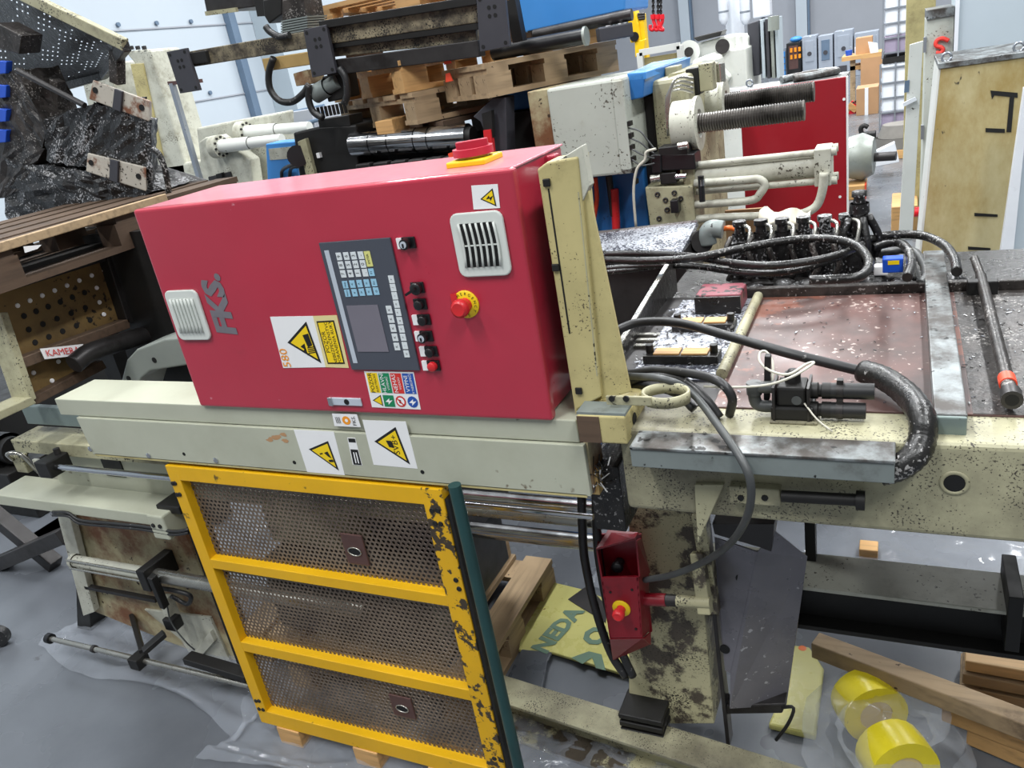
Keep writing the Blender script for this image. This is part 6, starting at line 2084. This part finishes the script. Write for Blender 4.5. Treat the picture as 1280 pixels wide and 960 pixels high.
g.tube([K(1186, 51, 5.28), K(1178, 48, 5.28), K(1171, 51, 5.28), K(1170, 57, 5.28), K(1176, 59, 5.28), K(1179, 62, 5.28), K(1176, 66, 5.28), K(1170, 66, 5.28)], .014, 8, 5)
part('spray_mark', g, 'spray_red', lk2, label='red sprayed letter S')
for zz in (.4, 1.1, 1.7):
    part('hinge', MB().box(x0 - .015, x0 + .005, 5.28, 5.33, zz - .05, zz + .05), 'cage_steel', lk2)
single('olive_locker', 'olive grey locker cut by the top photo edge next to the plastic tanks', 'locker', MB().box(K(1133, 0, 7.0).x, K(1170, 0, 7.0).x, 7.0, 7.6, 0, 2.6), 'cream_tower', .006)
wd_ = thing('white_locker_door', 'white steel door leaning left of the grey locker', 'door panel', (.1, 6.4, 0))
part('door_leaf', MB().prism([K(1137, 56, 6.4), K(1154, 51, 6.4), Vector((K(1143, 200, 6.4).x, 6.4, 0)), Vector((K(1125, 200, 6.4).x, 6.4, 0))], (0, .04, 0)), 'white_paint', wd_, .004)
part('grey_patch', MB().prism([K(1131, 101, 6.39), K(1137, 100, 6.39), K(1136, 115, 6.39), K(1130, 116, 6.39)], (0, .005, 0)), 'pipe_blue', wd_)
part('handle_bar', MB().bar(K(1129, 131, 6.37), K(1145, 123, 6.37), .04, .03), 'plastic_white', wd_)
a = K(1240, 40, 6.8)
wc = thing('white_cabinet_back', 'pale grey tall cabinet wall behind the lockers at upper right', 'cabinet', (a.x, 5.3, 0))
part('panel', MB().box(K(1194, 40, 5.2).x, K(1320, 40, 5.2).x, 5.2, 5.9, 0, 3.2), 'column_grey', wc, .006)
part('edge_post', MB().box(K(1193, 40, 5.18).x, K(1198, 40, 5.18).x, 5.17, 5.2, 0, 3.2), 'plastic_white', wc)
single('pallet_stub', 'short stacked pallet pieces at the foot of the grey locker', 'pallet piece', MB().box(A(1122, 262, z=0).x - .05, A(1145, 262, z=0).x, 6.6, 7.2, 0, .26), 'wood_clean', .01)

# plastic liquid tanks
def tank(x0, x1, y, z0, h, label, lvl):
    t = thing('liquid_tank', label, 'tank', ((x0 + x1) / 2, y + .4, z0), 'caged liquid tanks')
    part('bottle', MB().box(x0 + .02, x1 - .02, y + .02, y + .8, z0 + h * (.12 + lvl), z0 + h), 'plastic_white', t, .03)
    part('liquid_band', MB().box(x0 + .02, x1 - .02, y + .02, y + .8, z0 + .12 * h, z0 + h * (.119 + lvl)), 'ibc_liquid', t, .01)
    part('pallet_base', MB().box(x0, x1, y, y + .8, z0, z0 + .08 * h), 'black_steel', t)
    for k in range(5):
        z = z0 + h * (.14 + .2 * k)
        part('cage_bar', MB().bar((x0, y, z), (x1, y, z), .02, .02), 'cage_steel', t)
        part('cage_bar', MB().bar((x0, y, z), (x0, y + .8, z), .02, .02), 'cage_steel', t)
    for k in range(4):
        x = x0 + (x1 - x0) * k / 3
        part('cage_post', MB().bar((x, y - .01, z0 + .08 * h), (x, y - .01, z0 + h), .02, .02, (0, 1, 0)), 'cage_steel', t)
    return t


ty = 12.3
tx0, tx1 = A(1100, 120, y=ty).x, A(1148, 120, y=ty).x
zm = A(1104, 80, y=ty).z
t1 = tank(tx0, tx1 + .1, ty, .02, zm - .02, 'lower caged white liquid tank of the stack at right', .22)
part('red_label', MB().cbox(Vector(((tx0 + tx1) / 2 + .14, ty - .005, zm - .2)), .1, .01, .14), 'hook_red', t1)
tank(tx0 + .03, tx1 + .13, ty, zm, 1.0, 'upper caged white liquid tank of the stack at right', .25)
# carton, bench
single('carton', 'brown cardboard carton with white tape on the floor by the tanks', 'carton', MB().box(A(1072, 140, z=0).x, A(1098, 140, z=0).x, 15.4, 16, 0, .48), 'cardboard', .006)
part('tape', MB().box(A(1082, 140, z=0).x, A(1082, 140, z=0).x + .06, 15.38, 15.4, 0, .48), 'paper', bpy.data.objects['carton'])
bn = thing('packing_bench', 'wooden packing bench piled with cardboard left of the tanks', 'bench', (A(1080, 100, y=17).x, 17, 0))
B = lambda px, py, y=17.0: A(px, py, y=y)
a, b = B(1052, 72), B(1102, 66)
part('bench_top', MB().box(a.x, b.x, 17, 17.8, a.z - .08, a.z), 'wood_clean', bn)
part('lower_shelf', MB().box(a.x + .15, b.x, 17.1, 17.8, a.z - .28, a.z - .20), 'wood_clean', bn)
part('side_board', MB().box(b.x - .38, b.x, 17.0, 17.08, 0, a.z - .08), 'cardboard', bn)
for xx in (a.x + .2, b.x - .1):
    part('bench_leg', MB().box(xx - .05, xx + .05, 17.1, 17.2, 0, a.z - .08), 'wood_old', bn)
single('carton_on_bench', 'brown carton standing on the packing bench', 'carton', MB().box(B(1069, 60).x, B(1090, 60).x, 17.2, 17.6, a.z, B(1075, 48).z), 'cardboard', .006)
single('white_tilted_board', 'white board leaning against the carton on the bench', 'board', MB().prism([B(1085, 52), B(1097, 54), B(1098, 66), B(1088, 67)], (0, .04, 0)), 'paper')
single('blue_cup', 'small blue cup on the left end of the packing bench', 'cup', MB().cyl((a.x + .12, 17.3, a.z), (a.x + .12, 17.3, a.z + .1), .06, 12, .07), 'blue_plastic')
single('white_pot', 'white pot on the packing bench beside the blue cup', 'pot', MB().cyl((a.x + .32, 17.3, a.z), (a.x + .32, 17.3, a.z + .14), .09, 14, .1), 'plastic_white')
g = MB()
random.seed(31)
for k in range(26):
    q = B(1064 + random.uniform(0, 30), 108 + random.uniform(-5, 8), 16.6)
    g.m = random.choice((0, 0, 1, 2))
    g.cbox((q.x, 16.2 + random.uniform(-.4, .2), random.uniform(.05, .14)), random.uniform(.06, .2), .1, random.uniform(.05, .14), Matrix.Rotation(random.uniform(0, 3), 3, 'Y'))
tag(part('tool_heap', g, ['black_plastic', 'hook_red', 'wood_clean']), 'heap of red and black tools on the floor under the packing bench', 'tool heap', None, 'stuff')
# electrical cabinets along the far wall
EY = 24.0
E_ = lambda px, py, y=EY: A(px, py, y=y)
for k, (xa, xb_, pt_, pb, lb) in enumerate(((1003, 1021, 45, 101, 'grey electrical cabinet right of the drinks machine'), (1023, 1041, 44, 98, 'grey electrical cabinet with dark upper door in the far row'), (1043, 1066, 38, 95, 'widest grey electrical cabinet at the right of the far row'), (1068, 1098, 40, 80, 'film wrapped cabinet behind the packing bench'))):
    e = thing('electrical_cabinet', lb, 'cabinet', (E_(xa, pb).x, EY + .4, 0), 'far row of electrical cabinets')
    x0, x1 = E_(xa, 70).x, E_(xb_, 70).x
    zt_ = E_((xa + xb_) / 2, pt_).z
    part('body', MB().box(x0, x1, EY, EY + .8, 0, zt_), 'cabinet_grey', e, .01)
    part('door_panel', MB().box(x0 + .08, x1 - .08, EY - .02, EY, zt_ * .45, zt_ * .9), 'pipe_blue' if k == 1 else 'cabinet_grey', e, .004)
    part('vent_panel', MB().box(x0 + .1, x1 - .15, EY - .02, EY, zt_ * .12, zt_ * .26), 'slate_plate', e, .004)
    part('meter', MB().cyl(((x0 + x1) / 2, EY - .03, zt_ * .62), ((x0 + x1) / 2, EY - .02, zt_ * .62), .06, 12), 'slate_plate', e)
vm = thing('drinks_machine', 'black drinks machine with amber window in the far row', 'vending machine', (E_(993, 100).x, EY, 0))
x0, x1 = E_(984, 75).x, E_(1001, 75).x
zt_ = E_(993, 53).z
part('body', MB().box(x0, x1, EY - .1, EY + .7, 0, zt_), 'black_plastic', vm, .01)
part('window', MB().box(x0 + .06, x1 - .06, EY - .12, EY - .1, zt_ * .38, zt_ * .93), 'handle_plate', vm)
for r in range(2):
    for c_ in range(3):
        part('product', MB().cyl((x0 + .13 + .11 * c_, EY - .14, zt_ * (.62 + .16 * r)), (x0 + .13 + .11 * c_, EY - .14, zt_ * (.62 + .16 * r) + .11), .035, 8), 'ink_orange', vm)
single('blue_bag', 'bright blue bag on top of the drinks machine', 'bag', MB().ball(((x0 + x1) / 2 + .05, EY + .2, zt_ + .07), .13, 12, 8, 1.3, 1, .6), 'blue_bright')
wr = thing('bottle_rack', 'narrow rack with blue water bottles left of the drinks machine', 'rack', (E_(979, 90).x, EY, 0))
x0, x1 = E_(975, 75).x, E_(983, 75).x
part('rack_frame', MB().box(x0, x1, EY, EY + .5, 0, 1.0), 'cage_steel', wr)
for k in range(5):
    part('bottle', MB().cyl(((x0 + x1) / 2, EY - .08, .1 + .17 * k), ((x0 + x1) / 2, EY - .08, .24 + .17 * k), .07, 10), 'blue_bright', wr)
# white press in the middle distance
MY = 8.0
W_ = lambda px, py, y=MY: A(px, py, y=y)
wp = thing('white_press', 'white press with round housings in the middle distance', 'machine', (W_(930, 80).x, MY, 0))
part('front_box', MB().box(W_(895, 70).x, W_(933, 70).x, MY, MY + 1.0, 0, W_(912, 62).z), 'white_paint', wp, .02)
part('left_hull', MB().prism([W_(864, 76, 7.6), W_(880, 70, 7.6), W_(896, 70, 7.6), W_(896, 130, 7.6), W_(866, 130, 7.6)], (0, .6, 0)), 'white_paint', wp, .04)
part('gear_disc', MB().cyl(W_(861, 65, 7.9), W_(861, 65, 8.2), .12, 24), 'white_paint', wp)
part('gear_hub', MB().cyl(W_(861, 65, 7.84), W_(861, 65, 7.9), .05, 16), 'dark_steel', wp)
part('round_port', MB().cyl(W_(903, 58, 7.95), W_(903, 58, 8.2), .075, 20), 'dark_steel', wp)
part('top_deck', MB().prism([W_(866, 47, 8.2), W_(903, 38, 8.2), W_(900, 45, 8.2), W_(872, 52, 8.2)], (0, .3, 0)), 'black_steel', wp, .01)
part('mid_body', MB().prism([W_(858, 58, 8.3), W_(905, 45, 8.3), W_(935, 44, 8.3), W_(936, 66, 8.3), W_(860, 80, 8.3)], (0, .5, 0)), 'white_paint', wp, .02)
for k, px in enumerate((918, 926)):
    part('deck_post', MB().bar(W_(px, 45, 8.1), W_(px, 63, 8.1), .03, .03, (0, 1, 0)), 'white_paint', wp)
part('oval_cover', MB().prism([W_(888, 82, 7.9), W_(892, 78, 7.9), W_(902, 82, 7.9), W_(914, 96, 7.9), W_(905, 108, 7.9), W_(892, 100, 7.9)], (0, .1, 0)), 'white_paint', wp, .02)
part('grey_slab', MB().prism([W_(934, 30, 8.4), W_(949, 25, 8.4), W_(950, 94, 8.4), W_(936, 96, 8.4)], (0, .4, 0)), 'slate_plate', wp, .01)
for k in range(4):
    part('upright_plate', MB().prism([W_(950 + 6 * k, 25 - k, 8.3), W_(954 + 6 * k, 24 - k, 8.3), W_(957 + 6 * k, 98, 8.3), W_(953 + 6 * k, 98, 8.3)], (0, .4, 0)), ('column_grey', 'slate_plate', 'grey_casting', 'column_grey')[k], wp, .006)
part('pump_can', MB().cyl(W_(967, 38, 8.2), W_(967, 20, 8.2), .06, 14), 'grey_casting', wp)
for k in range(2):
    t_ = thing('pressure_tank', ('left' if k == 0 else 'right') + ' white pressure cylinder hanging at the far wall', 'tank', tuple(A(904 + 27 * k, 30, y=14)), 'white pressure cylinders')
    q = A(904 + 27 * k, 8, y=14)
    part('cylinder', MB().lathe((q.x, 14, q.z - .20), UPZ, [(-.12, 0), (-.08, .05), (0, .085), (.5, .085), (.58, .06), (.6, 0)], 18), 'plastic_white', t_)
    part('band', MB().cyl((q.x, 14, q.z - .1), (q.x, 14, q.z - .07), .09, 18), 'cage_steel', t_)
single('white_duct', 'thick white vertical duct between the pressure cylinders', 'duct', MB().cyl((A(918, 20, y=14.5).x, 14.5, 0), (A(918, 20, y=14.5).x, 14.5, 4), .16, 20), 'plastic_white')
single('white_switch_box', 'white square switch box at the top right of the press', 'box', MB().box(A(940, 0, y=14).x, A(962, 0, y=14).x, 14, 14.3, A(950, 22, y=14).z, A(950, -10, y=14).z), 'plastic_white', .02)
single('switch_box_post', 'grey post carrying the white switch box', 'post', MB().box(A(952, 20, y=14.35).x, A(956, 20, y=14.35).x, 14.3, 14.4, 0, A(950, -10, y=14).z), 'cage_steel')
single('loose_pipes', 'heap of pale pipes and rings on the ledge behind the red board', 'pipes', MB().tube([Vector((-.62, 3.55, zt_l + .02)), Vector((-.5, 3.66, zt_l + .02)), Vector((-.4, 3.70, zt_l + .02)), Vector((-.33, 3.62, zt_l + .02)), Vector((-.42, 3.54, zt_l + .02)), Vector((-.55, 3.5, zt_l + .02))], .02, 8, 5), 'galv')
single('ring_bolt', 'grey ring standing on the ledge behind the red board', 'ring', MB().tube([A(937 + 4 * math.cos(t * .5236), 104 + 4 * math.sin(t * .5236), y=3.6) for t in range(13)], .006, 8, 1), 'cage_steel')
gr_ = thing('guard_railing', 'pale green guard railing behind the blue beam', 'railing', (A(830, 80, y=5.5).x, 5.5, 0))
a, b = A(800, 66, y=5.5), A(850, 57, y=5.5)
part('top_bar', MB().bar(a, b, .05, .05), 'white_paint', gr_)
for p in (a, b):
    part('railing_post', MB().bar((p.x, 5.5, 0), (p.x, 5.5, p.z), .05, .05, (0, 1, 0)), 'white_paint', gr_)
part('infill', MB().box(a.x, b.x, 5.52, 5.54, b.z - .5, b.z - .05), 'cream_tower', gr_)
# yellow crane and red hook
cr_ = thing('yellow_crane', 'yellow workshop crane mast left of the hanging red hooks', 'crane', (A(795, 60, y=6.0).x, 6, 0))
q = A(797, 20, y=6)
part('mast', MB().box(q.x - .03, q.x + .05, 6, 6.1, 0, A(797, 18, y=6).z), 'crane_yellow', cr_, .006)
part('head', MB().prism([A(782, 14, y=5.95), A(791, 8, y=5.95), A(798, 30, y=5.95), A(800, 52, y=5.95), A(788, 54, y=5.95)], (0, .15, 0)), 'crane_yellow', cr_, .01)
part('side_plate', MB().prism([A(793, 52, y=5.9), A(806, 49, y=5.9), A(805, 62, y=5.9), A(794, 72, y=5.9)], (0, .08, 0)), 'crane_yellow', cr_, .006)
part('black_hub', MB().cyl(A(793, 46, y=5.88), A(793, 46, y=5.95), .04, 14), 'black_plastic', cr_)
for k in range(3):
    part('crane_rod', MB().cyl(A(797, 18 + 3 * k, y=6), A(806, 17 + 3 * k, y=6), .012, 8), 'dark_steel', cr_)
hk = thing('chain_hooks', 'red lifting hooks hanging on black chains against the far wall', 'hooks', tuple(A(822, 40, y=5)))
HY = 5.0
h_ = lambda px, py: A(px, py, y=HY)
for k, px in enumerate((816.5, 822.5, 826)):
    for j in range(9):
        c_ = h_(px, 18 - 3.2 * j)
        r_ = .014
        ang = j % 2
        pts = [(c_.x + (r_ * .6 * math.cos(t * .7854) if ang else 0), HY + (0 if ang else r_ * .6 * math.cos(t * .7854)), c_.z + r_ * 1.1 * math.sin(t * .7854)) for t in range(9)]
        part('chain_link', MB().tube(pts, .0042, 6, 1), 'black_steel', hk)
for k, px in enumerate((816, 821.5, 827)):
    pts = [h_(px, 18), h_(px + 1, 26), h_(px + (3 if k < 2 else -1), 33), h_(px + (0 if k < 2 else 2), 37.5), h_(px - (3 if k < 2 else 4), 36), h_(px - (3 if k < 2 else 3), 31)]
    part('hook', MB().tube(pts, .013, 10, 5), 'hook_red', hk, label='red lifting hook')
    part('hook_collar', MB().cyl(h_(px, 18), h_(px + .5, 24), .02, 10), 'hook_red', hk)
part('top_ring', MB().cyl(h_(816, -14), h_(827, -14), .02, 10), 'black_steel', hk)
part('hoist_cable', MB().cyl(h_(822, -14), h_(822, -14) + Vector((0, 0, 2.5)), .012, 8), 'black_steel', hk)
# low machine parts on pallets near the lockers
lm = thing('machine_part_on_pallet', 'grey white machine part with shaft lying on an orange pallet', 'machine part', (-.3, 8.4, 0))
T = lambda px, py, y=8.4: A(px, py, y=y)
part('pallet_base', MB().box(T(1058, 235).x, T(1082, 235).x, 8.2, 8.9, 0, .16), 'wood_clean', lm, .01)
part('orange_end', MB().box(T(1082, 235).x, T(1082, 235).x + .01, 8.2, 8.4, 0, .16), 'orange_mark', lm)
part('housing', MB().lathe((T(1056, 200).x, 8.5, .42), (1, -.1, 0), [(0, 0), (0, .22), None, (0, .22), (.18, .26), (.30, .2), None, (.30, .2), (.30, 0)], 20), 'grey_casting', lm)
part('flange_ring', MB().lathe((T(1084, 205).x, 8.5, .40), (1, -.1, 0), [(0, 0), (0, .18), None, (0, .18), (.06, .18), None, (.06, .18), (.06, 0)], 20), 'grey_trunk', lm)
part('shaft', MB().cyl((T(1086, 205).x, 8.5, .40), (T(1120, 205).x, 8.45, .40), .05, 14), 'dark_steel', lm)
single('white_slab', 'white machine slab on the floor right of the shafted part', 'slab', MB().prism([T(1080, 196, 9.3), T(1118, 178, 9.3), T(1124, 203, 9.3), T(1090, 210, 9.3)], (0, .25, -.02)), 'plastic_white', .01)
hb = thing('hook_stand', 'small black hook stand on the floor left of the tanks', 'stand', tuple(A(1083, 172, y=12.2)))
part('hook', MB().tube([A(1078, 170, y=12.2), A(1076, 161, y=12.2), A(1080, 157, y=12.2), A(1085, 159, y=12.2)], .035, 8, 5), 'black_steel', hb)
part('base', MB().box(A(1084, 172, y=12.2).x - .09, A(1084, 172, y=12.2).x + .12, 12.1, 12.35, 0, A(1082, 166, y=12.2).z), 'black_steel', hb, .01)
q = A(1125, 175, y=10.8)
cw = thing('concrete_weight', 'grey truncated concrete weight on a small pallet near the tanks', 'weight', (q.x, 10.8, 0))
part('cone', MB().lathe((q.x, 10.8, .12), UPZ, [(0, 0), (0, .30), None, (0, .30), (.14, .30), None, (.14, .28), (.30, .22), None, (.30, .22), (.30, 0)], 20), 'concrete', cw)
part('pallet_base', MB().box(q.x - .2, q.x + .3, 10.5, 11.1, 0, .12), 'wood_clean', cw, .01)
